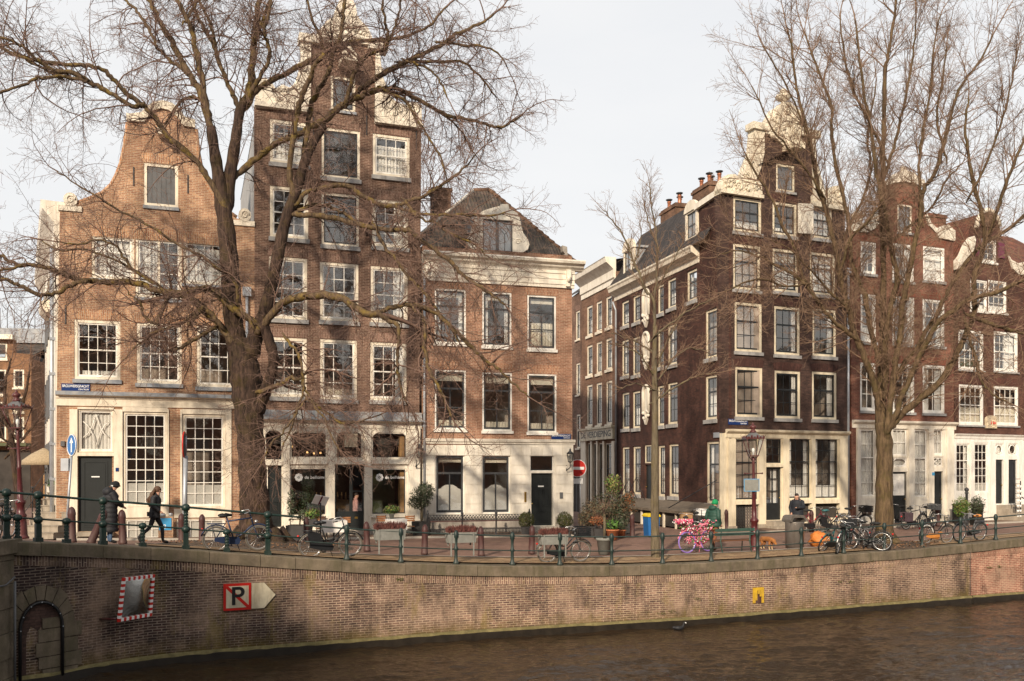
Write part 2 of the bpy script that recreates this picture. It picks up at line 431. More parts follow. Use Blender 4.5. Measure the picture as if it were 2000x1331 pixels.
# ---------------------------------------------------------------- water
m, nt, out = nodes_of('canal_water'); b = bsdf(nt, out, .035, 0, .5)
b.inputs['IOR'].default_value = 1.36; b.inputs['Base Color'].default_value = (.026, .0155, .0075, 1)
v = coords(nt); mp = N(nt, 'ShaderNodeMapping'); mp.inputs['Scale'].default_value = (1, 2.4, 1); mp.inputs['Rotation'].default_value = (0, 0, R(-12)); nt.links.new(v, mp.inputs[0])
bump(nt, b, noise_tex(nt, mp.outputs[0], 5.0, 3, .5), .03, 1.0)
mb = MB(); mb.quad((-90, -60, WZ - .06), (90, -60, WZ - .06), (90, 60, WZ - .06), (-90, 60, WZ - .06))
pc = list(range(-60, 2061, 5)); yr = [17 + .055 * i for i in range(342)]; o = len(mb.v); nv = noise.noise
def wave(x, y):
    g = .55 + .6 * nv(Vector((x * .13, y * .2, 7)))
    u, w_ = x * .97 + y * .22, y * .97 - x * .22
    return .05 * nv(Vector((u * .5, w_ * 1.05, 0))) + g * (.07 * nv(Vector((u * 1.1, w_ * 2.2, 3))) + .062 * nv(Vector((u * 2.0, w_ * 4.0, 5))) + .040 * nv(Vector((u * 4.2, w_ * 8.0, 9))))
for y in yr:
    for p in pc: x = (p - CX) / FPX * y; mb.v.append((x, y, WZ + wave(x, y)))
n = len(pc)
for j in range(len(yr) - 1):
    for i in range(n - 1): mb.sm.add(len(mb.f)); mb.f.append((o + j * n + i, o + j * n + i + 1, o + (j + 1) * n + i + 1, o + (j + 1) * n + i)); mb.m.append(0)
tag(mb.build('canal_water', 'canal_water'), kind='structure')

# ---------------------------------------------------------------- quay walls
def wallmat(name, left, mid, mort, swap, moss, bw=.22, bh=.065):
    m, nt, out = nodes_of(name); b = bsdf(nt, out, .85, 0, .25)
    uv = N(nt, 'ShaderNodeUVMap').outputs[0]; s = N(nt, 'ShaderNodeSeparateXYZ'); nt.links.new(uv, s.inputs[0])
    # hand-laid courses are not ruled lines
    wob = N(nt, 'ShaderNodeVectorMath', operation='MULTIPLY_ADD'); wob.inputs[1].default_value = (.02, .03, 0)
    nn = N(nt, 'ShaderNodeTexNoise'); nn.inputs['Scale'].default_value = 1.3; nt.links.new(uv, nn.inputs['Vector'])
    nt.links.new(nn.outputs[1], wob.inputs[0]); nt.links.new(uv, wob.inputs[2]); vec = wob.outputs[0]
    if swap:
        s2 = N(nt, 'ShaderNodeSeparateXYZ'); nt.links.new(vec, s2.inputs[0]); cb = N(nt, 'ShaderNodeCombineXYZ')
        nt.links.new(s2.outputs[1], cb.inputs[0]); nt.links.new(s2.outputs[0], cb.inputs[1]); bv = cb.outputs[0]
    else: bv = vec
    t = N(nt, 'ShaderNodeTexBrick'); nt.links.new(bv, t.inputs['Vector'])
    for k, x in (('Scale', 1), ('Brick Width', bw), ('Row Height', bh), ('Mortar Size', .011), ('Mortar Smooth', .15)): t.inputs[k].default_value = x
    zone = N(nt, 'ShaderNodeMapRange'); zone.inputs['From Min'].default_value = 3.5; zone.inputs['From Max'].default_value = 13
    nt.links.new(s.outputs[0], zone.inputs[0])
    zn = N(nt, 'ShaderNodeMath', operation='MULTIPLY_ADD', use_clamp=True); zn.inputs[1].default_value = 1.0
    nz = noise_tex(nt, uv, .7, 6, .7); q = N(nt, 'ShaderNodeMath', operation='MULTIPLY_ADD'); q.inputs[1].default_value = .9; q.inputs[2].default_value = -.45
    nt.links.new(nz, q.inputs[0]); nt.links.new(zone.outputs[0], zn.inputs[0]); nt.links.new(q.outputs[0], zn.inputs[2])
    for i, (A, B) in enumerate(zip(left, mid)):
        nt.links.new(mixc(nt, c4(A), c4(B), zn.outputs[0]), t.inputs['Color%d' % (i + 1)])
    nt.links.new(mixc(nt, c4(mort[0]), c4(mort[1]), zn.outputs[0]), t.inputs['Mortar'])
    col = mixc(nt, t.outputs[0], ramp(nt, noise_tex(nt, uv, 1.6, 8, .7), [(.34, (.55,) * 3), (.66, (1.3,) * 3)]), 1.0, 'MULTIPLY')
    pb = N(nt, 'ShaderNodeTexBrick'); nt.links.new(uv, pb.inputs['Vector'])
    for k_, x_ in (('Scale', 1), ('Brick Width', 2.2), ('Row Height', 0.46), ('Mortar Size', 0)): pb.inputs[k_].default_value = x_
    pb.inputs['Color1'].default_value = (0.82,) * 3 + (1,); pb.inputs['Color2'].default_value = (1.16,) * 3 + (1,)
    col = mixc(nt, col, pb.outputs[0], 1.0, 'MULTIPLY')
    # pale lime bloom, dark soot patches, moss low down and under the coping
    col = mixc(nt, col, c4('#a98f7a'), ramp(nt, noise_tex(nt, uv, .55, 9, .75), [(.47, (0, 0, 0)), (.64, (.6,) * 3)]))
    mp = N(nt, 'ShaderNodeMapping'); mp.inputs['Scale'].default_value = (1.2, .45, 1); mp.inputs['Location'].default_value = (7, 3, 0); nt.links.new(uv, mp.inputs[0])
    col = mixc(nt, col, c4('#241c1b'), ramp(nt, noise_tex(nt, mp.outputs[0], .8, 9, .75), [(.5, (0, 0, 0)), (.62, (.62,) * 3)]))
    if moss:
        mp2 = N(nt, 'ShaderNodeMapping'); mp2.inputs['Scale'].default_value = (1.6, .5, 1); mp2.inputs['Location'].default_value = (3, 11, 0); nt.links.new(uv, mp2.inputs[0])
        f1 = ramp(nt, noise_tex(nt, mp2.outputs[0], 1.0, 9, .75), [(.53, (0, 0, 0)), (.64, (.5,) * 3)])
        col = mixc(nt, col, c4('#80703a'), f1)
        low = N(nt, 'ShaderNodeMapRange'); low.inputs['From Min'].default_value = WZ + .65; low.inputs['From Max'].default_value = WZ + .1
        nt.links.new(s.outputs[1], low.inputs[0])
        f2 = ramp(nt, noise_tex(nt, uv, 2.4, 8, .7), [(.35, (0, 0, 0)), (.6, (1, 1, 1))])
        g = N(nt, 'ShaderNodeMath', operation='MULTIPLY'); nt.links.new(low.outputs[0], g.inputs[0]); nt.links.new(f2, g.inputs[1])
        col = mixc(nt, col, c4('#5b4d1d'), g.outputs[0])
    nt.links.new(col, b.inputs['Base Color']); bump(nt, b, t.outputs[1], -.012, .9)
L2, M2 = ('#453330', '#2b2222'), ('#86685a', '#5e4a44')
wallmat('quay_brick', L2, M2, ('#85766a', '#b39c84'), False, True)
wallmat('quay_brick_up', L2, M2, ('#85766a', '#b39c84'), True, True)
P2 = ('#9c6a5a', '#835447')
wallmat('quay_pink', P2, P2, ('#b99a82', '#b99a82'), False, False)
wallmat('quay_pink_up', P2, P2, ('#b99a82', '#b99a82'), True, False)
simple('coping', (.150, .118, .082), .9, .45, 2.2, bmp=.012, dirt=(.075, .066, .034))
simple('wet_timber', (.022, .017, .012), .35, .5, 4)
simple('moss_ledge', (.17, .14, .06), .9, .5, 5, bmp=.01, dirt=(.10, .085, .03))

def quay_section(name, p0, p1, mats, label):
    t = thing(name, quay(p0), 0, label, 'quay wall'); inv = Matrix.Translation(-t.location)
    ps = [p0] + [p for p in QP if p0 < p < p1] + [p1]
    def u(p):
        i = max(0, min(len(QP) - 2, int((p - QP[0]) // 20))); return lerp(QS[i], QS[i + 1], (p - QP[i]) / 20)
    mb = MB(); uv = []
    for p in ps:
        q = quay(p); zt = q.z - .30; d = quay(p, -.012)
        for P, z in ((q, WZ - .3), (q, zt - .235), (d, zt - .235), (d, zt)):
            mb.v.append((P.x, P.y, z)); uv.append((u(p), z if P is q else (z - zt)))
    for i in range(len(ps) - 1):
        for j in range(3): mb.f.append((i * 4 + j, i * 4 + 4 + j, i * 4 + 5 + j, i * 4 + 1 + j)); mb.m.append(1 if j == 2 else 0)
    mb.build('brick_face', mats, t, inv, uv)
    # coping stones with open joints
    mb = MB(); s0, s1 = u(p0), u(p1); n = max(1, round((s1 - s0) / 1.25)); rnd = random.Random(3)
    def p_at(s):
        lo, hi = p0, p1
        for _ in range(30):
            m_ = (lo + hi) / 2
            if u(m_) < s: lo = m_
            else: hi = m_
        return lo
    cuts = [s0] + [s0 + (k + rnd.uniform(-.25, .25)) * (s1 - s0) / n for k in range(1, n)] + [s1]
    for a, b in zip(cuts, cuts[1:]):
        k = 3; o = len(mb.v); dz = rnd.uniform(-.008, .008); di = rnd.uniform(-.008, .008)
        for q in range(k + 1):
            p = p_at(lerp(a + .006, b - .006, q / k))
            for ins, z in ((-.07, -.30), (-.07, -.025), (-.045, 0), (.46, .012), (.46, -.30)):
                w = quay(p, ins + di); w.z += z + dz; mb.v.append(tuple(w))
        for q in range(k):
            for j in range(5):
                c = o + q * 5; mb.f.append((c + j, c + 5 + j, c + 5 + (j + 1) % 5, c + (j + 1) % 5)); mb.m.append(0)
        for c in (o, o + k * 5): mb.f.append(tuple(range(c, c + 5))); mb.m.append(0)
    mb.build('coping', 'coping', t, inv)
    mb = MB(); rnd = random.Random(5)
    for p in ps:
        for ins, z in ((-.13, -.3), (-.10, .19 + rnd.uniform(-.015, .015)), (-.085, .21 + rnd.uniform(-.01, .02)), (-.06, .25 + rnd.uniform(-.01, .02)), (0, .265)):
            w = quay(p, ins); mb.v.append((w.x, w.y, WZ + z))
    for i in range(len(ps) - 1):
        for j in range(4): mb.f.append((i * 5 + j, i * 5 + 5 + j, i * 5 + 6 + j, i * 5 + 1 + j)); mb.m.append(0 if j < 1 else 1)
    mb.build('footing', ['wet_timber', 'moss_ledge'], t, inv)
    return t, inv, u
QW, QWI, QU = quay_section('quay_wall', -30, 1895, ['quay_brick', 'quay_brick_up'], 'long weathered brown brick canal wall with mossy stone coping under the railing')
quay_section('quay_wall', 1896, 2150, ['quay_pink', 'quay_pink_up'], 'short stretch of newer pink brick canal wall at the right edge')

# ---------------------------------------------------------------- sky, sun, camera
SUN_AZ, SUN_EL = R(-17), R(25)           # sun behind the viewer, 17 degrees to the left
w = bpy.data.worlds.new('World'); scene.world = w; w.use_nodes = True; nt = w.node_tree
for n in list(nt.nodes): nt.nodes.remove(n)
out = N(nt, 'ShaderNodeOutputWorld'); sky = N(nt, 'ShaderNodeTexSky', sky_type='NISHITA', sun_disc=False)
sky.sun_elevation = SUN_EL; sky.sun_rotation = math.pi - SUN_AZ; sky.dust_density = 3.0; sky.air_density = 1.2
b1 = N(nt, 'ShaderNodeBackground'); b1.inputs[1].default_value = .10; nt.links.new(sky.outputs[0], b1.inputs[0])
b2 = N(nt, 'ShaderNodeBackground'); b2.inputs[1].default_value = 1.04
mp = N(nt, 'ShaderNodeMapping'); mp.inputs['Scale'].default_value = (1, 1, 3.5); nt.links.new(coords(nt, 'Generated'), mp.inputs[0])
nt.links.new(ramp(nt, noise_tex(nt, mp.outputs[0], 1.6, 6, .55), [(.36, (.84, .842, .85)), (.64, (.905, .896, .884))]), b2.inputs[0])
mx = N(nt, 'ShaderNodeMixShader'); mx.inputs[0].default_value = .86
nt.links.new(b1.outputs[0], mx.inputs[1]); nt.links.new(b2.outputs[0], mx.inputs[2]); nt.links.new(mx.outputs[0], out.inputs[0])
sl = bpy.data.lights.new('sun', 'SUN'); sl.energy = 5.0; sl.angle = R(1.5); sl.color = (1.0, .85, .67)
so = bpy.data.objects.new('sun', sl); COL.objects.link(so); so.location = (-10, -20, 40)
to_sun = Vector((math.sin(SUN_AZ) * math.cos(SUN_EL), -math.cos(SUN_AZ) * math.cos(SUN_EL), math.sin(SUN_EL)))
so.rotation_euler = to_sun.to_track_quat('Z', 'Y').to_euler()
cam = bpy.data.cameras.new('camera'); cam.sensor_width = 36; cam.lens = 36 * FPX / 2000; cam.shift_y = (HY - 665.5) / 2000
cam.clip_start = .1; cam.clip_end = 900
co = bpy.data.objects.new('camera', cam); COL.objects.link(co); co.location = (0, 0, ZC); co.rotation_euler = (R(90), 0, 0)
scene.camera = co
vs = scene.view_settings; vs.view_transform = 'Standard'; vs.look = 'None'; vs.gamma = 1; vs.exposure = .14; vs.use_curve_mapping = False
scene.cycles.max_bounces = 6; scene.cycles.transparent_max_bounces = 12; scene.cycles.glossy_bounces = 3
# ---------------------------------------------------------------- house kit
class Fac:
    """one street front: local x runs along it, y goes into the house, z is up"""
    def __init__(s, P0, P1, root=None, z0=0.0):
        s.P0 = Vector((P0[0], P0[1], 0)); d = Vector((P1[0] - P0[0], P1[1] - P0[1], 0)); s.L = d.length; s.d = d.normalized()
        s.n = Vector((s.d.y, -s.d.x, 0)); s.z0 = z0
        s.W = Matrix.Translation(s.P0) @ Matrix.Rotation(math.atan2(s.d.y, s.d.x), 4, 'Z')
        s.root = root; s.holes = []; s.extra = MB()
        s.M = (mat_of(root).inverted() @ s.W) if root is not None else Matrix.Identity(4)
    def P(s, x, y, out=0.0):
        a = (x - CX) / FPX; p = s.P0 + s.n * out
        u = (a * p.y - p.x) / (s.d.x - a * s.d.y); Y = p.y + u * s.d.y
        return u, ZC - (y - HY) / FPX * Y
    def poly(s, pts, out=0.0):
        q = [s.P(x, y, out) for x, y in pts]
        ar = sum(a[0] * b[1] - b[0] * a[1] for a, b in zip(q, q[1:] + q[:1]))
        return q if ar > 0 else q[::-1]
    def rect(s, b, out=0.0):
        xl, xr, yt, yb = b; xm, ym = (xl + xr) / 2, (yt + yb) / 2
        return s.P(xl, ym, out)[0], s.P(xr, ym, out)[0], s.P(xm, yb, out)[1], s.P(xm, yt, out)[1]
    def hole(s, r): s.holes.append(r); return r
    def build(s, mb, name, mats, parent=None, uvf=None):
        return mb.build(name, mats, parent or s.root, s.M, uvf)
    def wall(s, pts, mats, name='wall', th=.35, y0=0.0, reveal=.22, px=True, extra=True):
        o = s.poly(pts) if px else pts
        us = [p[0] for p in o]; zs = [p[1] for p in o]; mb = MB()
        hs = [h for h in s.holes if min(us) < (h[0] + h[1]) / 2 < max(us) and min(zs) < (h[2] + h[3]) / 2 < max(zs)]
        loops = [[Vector((u, z, 0)) for u, z in o]]
        for a, b, c, d in hs: loops.append([Vector(v) for v in ((a, c, 0), (a, d, 0), (b, d, 0), (b, c, 0))])
        flat = [v for l in loops for v in l]
        tri = tessellate_polygon(loops)
        mb.add([(v.x, y0, v.y) for v in flat], [tuple(t) for t in tri])
        n = len(o)
        mb.add([(u, y0, z) for u, z in o] + [(u, y0 + th, z) for u, z in o], [(i, (i + 1) % n, (i + 1) % n + n, i + n) for i in range(n)])
        for a, b, c, d in hs:
            mb.add([(a, y0, c), (b, y0, c), (b, y0, d), (a, y0, d), (a, y0 + reveal, c), (b, y0 + reveal, c), (b, y0 + reveal, d), (a, y0 + reveal, d)],
                   [(0, 1, 5, 4), (1, 2, 6, 5), (2, 3, 7, 6), (3, 0, 4, 7)])
        if extra: mb.add(s.extra.v, s.extra.f); mb.m[-len(s.extra.m):] = s.extra.m if s.extra.m else mb.m[-0:]
        return s.build(mb, name, mats)
    def lintel(s, r, h=.34, fl=.13, arch=.06):
        a, b, c, d = r; n = 6; top = []; bot = []
        for i in range(n + 1):
            t = i / n; k = arch * (1 - (2 * t - 1) ** 2)
            bot.append((lerp(a - .02, b + .02, t), d + k * .5 + .012)); top.append((lerp(a - fl, b + fl, t), d + h + k))
        s.extra.prism(bot + top[::-1], -.004, .02, 1)
    def anchor(s, x, y, h=.7):
        u, z = s.P(x, y); s.extra.box(u - .022, u + .022, -.03, .0, z - h / 2, z + h / 2, 2)
    def window(s, b, frame='cream', sash='white_paint', cols=3, rt=2, rb=2, split=.5, sill='grey_stone', fw=.10, curtain=None, sw=.055, mw=.026, lint=True,
               name='window', glass='glass', bars=True, mid=None, rail=.05, sillh=.1, y=.0, px=True, apron=0):
        a, c, z0, z1 = s.rect(b) if px else b
        r = s.hole((a, c, z0, z1))
        if lint: s.lintel(r)
        mb = MB(); f0, f1 = .02 + y, .14 + y
        mb.box(a, a + fw, f0, f1, z0, z1); mb.box(c - fw, c, f0, f1, z0, z1)
        mb.box(a + fw, c - fw, f0, f1, z1 - fw, z1); mb.box(a + fw, c - fw, f0, f1, z0, z0 + fw)
        A, C, B, T = a + fw, c - fw, z0 + fw, z1 - fw; g0, g1 = f0 + .035, f0 + .085
        mb.box(A, A + sw, g0, g1, B, T, 1); mb.box(C - sw, C, g0, g1, B, T, 1)
        mb.box(A + sw, C - sw, g0, g1, T - sw, T, 1); mb.box(A + sw, C - sw, g0, g1, B, B + sw * 1.3, 1)
        zs = None
        if split:
            zs = T - (T - B) * split; mb.box(A + sw, C - sw, g0 - .012, g1, zs - rail / 2, zs + rail / 2, 1)
        if bars:
            m0, m1 = g0 + .012, g1 - .012
            spans = [(B + sw * 1.3, T - sw, rt + rb)] if not split else [(zs + rail / 2, T - sw, rt), (B + sw * 1.3, zs - rail / 2, rb)]
            for lo, hi, n in spans:
                for i in range(1, n): mb.box(A + sw, C - sw, m0, m1, lerp(lo, hi, i / n) - mw / 2, lerp(lo, hi, i / n) + mw / 2, 1)
                nn = cols if not isinstance(cols, tuple) else cols[0 if (lo, hi, n) == spans[0] else 1]
                for i in range(1, nn):
                    u = lerp(A + sw, C - sw, i / nn); mb.box(u - mw / 2, u + mw / 2, m0 + .002, m1 - .002, lo, hi, 1)
        if mid:
            for t, wd in mid:
                u = lerp(A, C, t); mb.box(u - wd / 2, u + wd / 2, g0 - .015, g1, B, T, 0)
        w = s.build(mb, name, [frame, sash])
        gb = MB(); gy = (g0 + g1) / 2
        gb.quad((A + .01, gy, B + .01), (C - .01, gy, B + .01), (C - .01, gy, T - .01), (A + .01, gy, T - .01))
        s.build(gb, 'pane', glass, w)
        if sill:
            sb = MB(); sb.box(a - .05, c + .05, -.085, .10 + y, z0 - sillh, z0 + .004); s.build(sb, 'sill', sill, w)
        for cu in (curtain or []):
            s.curtain(w, A, C, B, T, f1, *cu)
        return w
    def curtain(s, w, A, C, B, T, f1, kind, mat='curtain', frac=.5):
        mb = MB(); y = f1 + .05
        def cloth(u0, u1, z0, z1, amp=.018, per=.13):
            n = max(4, int((u1 - u0) / per * 4)); vs = []
            for i in range(n + 1):
                u = lerp(u0, u1, i / n); yy = y + amp * math.sin(u / per * 6.283) + amp * .5 * math.sin(u * 17)
                vs += [(u, yy, z0), (u, yy, z1)]
            mb.add(vs, [(2 * i, 2 * i + 2, 2 * i + 3, 2 * i + 1) for i in range(n)])
        nm = 'curtain'
        if kind == 'full': cloth(A, C, B, T)
        elif kind == 'low': cloth(A, C, B, lerp(B, T, frac))
        elif kind == 'side': cloth(A, lerp(A, C, frac), B, T); cloth(lerp(A, C, 1 - frac), C, B, T)
        elif kind == 'right': cloth(lerp(A, C, 1 - frac), C, B, T)
        elif kind == 'left': cloth(A, lerp(A, C, frac), B, T)
        elif kind == 'blind': mb.box(A, C, y, y + .02, lerp(T, B, frac), T); nm = 'blind'
        elif kind == 'film': mb.quad((A, f1 - .028, B), (C, f1 - .028, B), (C, f1 - .028, lerp(B, T, frac)), (A, f1 - .028, lerp(B, T, frac))); nm = 'frosted_film'
        s.build(mb, nm, mat, w)
    def door(s, b, mat='door_grey', panels=((.14, .86, .55, .93), (.14, .86, .08, .48)), y=.1, px=True, handle='brass', side=.1, fr=None, hole=True, name='door'):
        a, c, z0, z1 = s.rect(b) if px else b
        if hole: s.hole((a, c, z0, z1))
        mb = MB(); mb.box(a, c, y, y + .06, z0, z1)
        for l, r, lo, hi in panels:
            A, C, B, T = lerp(a, c, l), lerp(a, c, r), lerp(z0, z1, lo), lerp(z0, z1, hi); e = .045
            mb.box(A, C, y - .018, y, B, B + e); mb.box(A, C, y - .018, y, T - e, T); mb.box(A, A + e, y - .018, y, B + e, T - e); mb.box(C - e, C, y - .018, y, B + e, T - e)
            mb.box(A + e * 1.8, C - e * 1.8, y - .012, y, B + e * 1.8, T - e * 1.8)
        d = s.build(mb, name, mat)
        if handle:
            hb = MB(); u = lerp(a, c, side); z = lerp(z0, z1, .42); hb.ball((u, y - .05, z), .035, 8); hb.tube([(u, y, z), (u, y - .05, z)], .012, 6)
            s.build(hb, 'handle', handle, d)
        return d
    def moulding(s, u0, u1, z, prof, mat, name='cornice', parent=None, ret=.0):
        """profile: (out, dz) from bottom to top, run along the front"""
        mb = MB(); pts = [(0.02, prof[0][1])] + list(prof) + [(0.02, prof[-1][1])]
        n = len(pts); vs = [(u0, -o, z + dz) for o, dz in pts] + [(u1, -o, z + dz) for o, dz in pts]
        vs = [(v[0], v[1] if i % n not in (0, n - 1) else .02, v[2]) for i, v in enumerate(vs)]
        fs = [(i, i + n, (i + 1) % n + n, (i + 1) % n) for i in range(n)] + [tuple(range(n - 1, -1, -1)), tuple(range(n, 2 * n))]
        mb.add(vs, fs); return s.build(mb, name, mat, parent)
    def boxes(s, lst, mat, name, parent=None):
        """boxes given as photo rectangles with how far they stand out of the wall (front, back)"""
        mb = MB()
        for b, o, i in lst:
            a, c, z0, z1 = s.rect(b); mb.box(a, c, -o, i, z0, z1)
        return s.build(mb, name, mat, parent)
    def interior(s, floors, u0, u1, zb, zt, mat='interior_wall', dep=2.4, gap=.36):
        mb = MB(); mb.quad((u0, dep, zb), (u1, dep, zb), (u1, dep, zt), (u0, dep, zt))
        mb.quad((u0, gap, zb), (u0, dep, zb), (u0, dep, zt), (u0, gap, zt)); mb.quad((u1, gap, zb), (u1, dep, zb), (u1, dep, zt), (u1, gap, zt))
        for z in floors: mb.box(u0 + .01, u1 - .01, gap, dep - .01, z - .12, z + .12)
        return s.build(mb, 'interior', mat)

CORNICE = [(.03, 0), (.03, .10), (.10, .14), (.12, .24), (.20, .28), (.34, .36), (.36, .46), (.30, .48)]
SHOPC = [(.04, 0), (.05, .18), (.12, .22), (.20, .28), (.22, .36), (.16, .38)]

class House:
    def __init__(s, name, label, P0, P1, cat='house', group=None):
        s.root = thing(name, (P0[0], P0[1], 0), math.atan2(P1[1] - P0[1], P1[0] - P0[0]), label, cat, group)
        s.f = Fac(P0, P1, s.root)
    def slab(s, corners, name, mat, uvs=None, th=None):
        """roof plane from local corner points, uv in metres along its first edge"""
        mb = MB(); c = [Vector(p) for p in corners]; e = (c[1] - c[0]).normalized()
        nrm = (c[1] - c[0]).cross(c[-1] - c[0]).normalized(); g = nrm.cross(e)
        mb.add(c, [tuple(range(len(c)))])
        o = c[0]
        return mb.build(name, mat, s.root, None, lambda p: ((p - o).dot(e), (p - o).dot(g)))
    def body(s, u0, u1, y0, y1, z0, z1, mat, name='rear_wall'):
        mb = MB()
        a = [(u0, y0, z0), (u0, y1, z0), (u0, y1, z1), (u0, y0, z1), (u1, y0, z0), (u1, y1, z0), (u1, y1, z1), (u1, y0, z1)]
        mb.add(a, [(0, 1, 2, 3), (5, 4, 7, 6), (1, 5, 6, 2), (3, 2, 6, 7)]); return mb.build(name, mat, s.root)
def scroll(mb, c, r, y=-.08, turns=1.6, th=.06, flip=1, mi=0):
    pts = []; n = 22
    for i in range(n + 1):
        t = i / n; a = t * turns * 6.283; q = r * (1 - .8 * t)
        pts.append((c[0] + flip * q * math.cos(a), y, c[1] + q * math.sin(a)))
    mb.tube(pts, [th * (1 - .45 * i / n) for i in range(n + 1)], 6, mi)
def roll(mb, fac, pts, r, y=-.08, mi=0):
    """moulded edge following a photo polyline"""
    mb.tube([(u, y, z) for u, z in (fac.P(x, yy) for x, yy in pts)], r, 7, mi)

def gable_roof(h, out, z0, mat, back=9, extra=0):
    """steepest ridge roof that still hides behind the gable outline"""
    L = h.f.L; k = 9
    for u, z in out:
        d = min(u, L - u)
        if d > .15 and z > z0: k = min(k, (z - z0) / d)
    k = k * .93 + extra; zr = z0 + k * L / 2
    h.slab([(0, .3, z0), (0, back, z0), (L / 2, back, zr), (L / 2, .3, zr)], 'roof', mat); h.slab([(L, .3, z0), (L, back, z0), (L / 2, back, zr), (L / 2, .3, zr)], 'roof', mat)
def split_pieces(o, gap=.02):
    """one object per separate piece: islands whose boxes touch stay together"""
    me = o.data; n = len(me.vertices); par = list(range(n))
    def fd(a):
        while par[a] != a: par[a] = par[par[a]]; a = par[a]
        return a
    for p in me.polygons:
        v = list(p.vertices); r0 = fd(v[0])
        for x in v[1:]: par[fd(x)] = r0
    isl = {}
    for i in range(n): isl.setdefault(fd(i), []).append(i)
    items = []
    for k, vs in isl.items():
        c = [me.vertices[i].co for i in vs]
        items.append([[min(x[j] for x in c) - gap for j in range(3)], [max(x[j] for x in c) + gap for j in range(3)], {k}])
    done = False
    while not done:
        done = True
        for i in range(len(items)):
            for j in range(len(items) - 1, i, -1):
                a, b = items[i], items[j]
                if all(a[0][q] <= b[1][q] and b[0][q] <= a[1][q] for q in range(3)):
                    a[0] = [min(x, y) for x, y in zip(a[0], b[0])]; a[1] = [max(x, y) for x, y in zip(a[1], b[1])]; a[2] |= b[2]; del items[j]; done = False
    if len(items) < 2: return
    for it in items[1:]:
        mb = MB(); mp = {}
        for p in me.polygons:
            if fd(p.vertices[0]) in it[2]:
                f = []
                for v in p.vertices:
                    if v not in mp: mp[v] = len(mb.v); mb.v.append(tuple(me.vertices[v].co))
                    f.append(mp[v])
                if p.use_smooth: mb.sm.add(len(mb.f))
                mb.f.append(tuple(f)); mb.m.append(p.material_index)
        mb.build(o.name.split('.')[0], list(me.materials), o.parent)
    bm = bmesh.new(); bm.from_mesh(me); bm.verts.ensure_lookup_table()
    bmesh.ops.delete(bm, geom=[bm.verts[i] for i in range(n) if fd(i) not in items[0][2]], context='VERTS'); bm.to_mesh(me); bm.free()
# ================================================================ the houses, left to right
A0, A1, A2 = (-16.8, 33.03), (-10.13, 35.24), (-3.80, 37.5)
simple('bark_slab', (.15, .12, .09), .85, .35, 3, bmp=.006)
# ---- 1. ochre gable house
h = House('gable_house', 'ochre brick canal house with curved bell gable behind the big bare tree', A0, A1); f = h.f
for b, g in (((145, 235, 626, 742), 'l'), ((267, 355, 632, 750), 'm'), ((384, 470, 638, 757), 'r')):
    f.window(b, 'cream', 'white_paint', 4, 2, 2, .5, 'lead', .11, curtain=[('low', 'curtain', .12)] if g == 'l' else None, sillh=.14)
f.window((179, 262, 461, 546), 'cream', 'white_paint', 4, 1, 2, .36, 'lead', .1, curtain=[('low', 'curtain', .95)], lint=False)
f.window((264.5, 355, 466, 583), 'cream', 'white_paint', (4, 4), 2, 3, None, 'lead', .1, curtain=[('left', 'curtain', .45)], mid=[(.5, .09)], lint=False, sillh=.14)
f.window((357.5, 440, 472, 557), 'cream', 'white_paint', 4, 1, 2, .36, 'lead', .1, curtain=[('low', 'curtain', .9)], lint=False)
f.lintel(f.rect((180, 440, 472, 480)), .42, .1, .03)
r = f.rect((281, 348, 321, 404)); f.hole(r); f.lintel(r)
mb = MB(); a, c, z0, z1 = r
for q in ((a, a + .11, z0, z1), (c - .11, c, z0, z1), (a + .11, c - .11, z1 - .11, z1), (a + .11, c - .11, z0, z0 + .11)): mb.box(q[0], q[1], .02, .14, q[2], q[3])
w = f.build(mb, 'window', 'cream'); mb = MB(); mb.box(a + .11, c - .11, .06, .1, z0 + .11, z1 - .11)
for i in range(1, 6): mb.box(lerp(a + .11, c - .11, i / 6) - .008, lerp(a + .11, c - .11, i / 6) + .008, .05, .06, z0 + .11, z1 - .11)
f.build(mb, 'hatch', 'hatch_grey', w); mb = MB(); mb.box(a - .03, c + .03, -.07, .1, z0 - .12, z0 + .003); f.build(mb, 'sill', 'lead', w)
# ground floor
f.window((152, 222, 800, 884), 'cream', 'white_paint', 1, 1, 1, None, None, .06, curtain=[('full', 'curtain')], lint=False, bars=False)
a, c, z0, z1 = f.rect((156, 218, 804, 879)); mb = MB(); um, zm = (a + c) / 2, (z0 + z1) / 2; W2, H2 = (c - a) / 2 - .1, (z1 - z0) / 2 - .1
for sx in (-1, 1):
    mb.tube([(um, .09, zm + H2), (um + sx * W2 * .28, .09, zm + H2 * .3), (um + sx * W2 * .62, .09, zm - H2 * .18), (um + sx * W2, .09, zm - H2 * .42)], .02, 6)
    mb.tube([(um, .09, zm - H2), (um + sx * W2 * .28, .09, zm - H2 * .2), (um + sx * W2 * .62, .09, zm + H2 * .3), (um + sx * W2, .09, zm + H2 * .55)], .02, 6)
f.build(mb, 'transom_tracery', 'white_paint')
f.door((153, 219, 891, 1038), 'door_grey', ((.14, .86, .05, .93),), handle='iron', side=.9)
for b in ((240, 327, 805, 990), (356, 440, 810, 993)):
    f.window(b, 'cream', 'white_paint', 4, 3, 5, .37, None, .09, curtain=[('film', 'frosted', .235)], lint=False, mw=.03, rail=.06)
for b in ((244, 318, 1013, 1056), (345, 440, 1013, 1056)):
    f.window(b, 'cream', 'white_paint', 4, 1, 1, None, None, .05, curtain=[('film', 'frosted', 1.0)], lint=False)
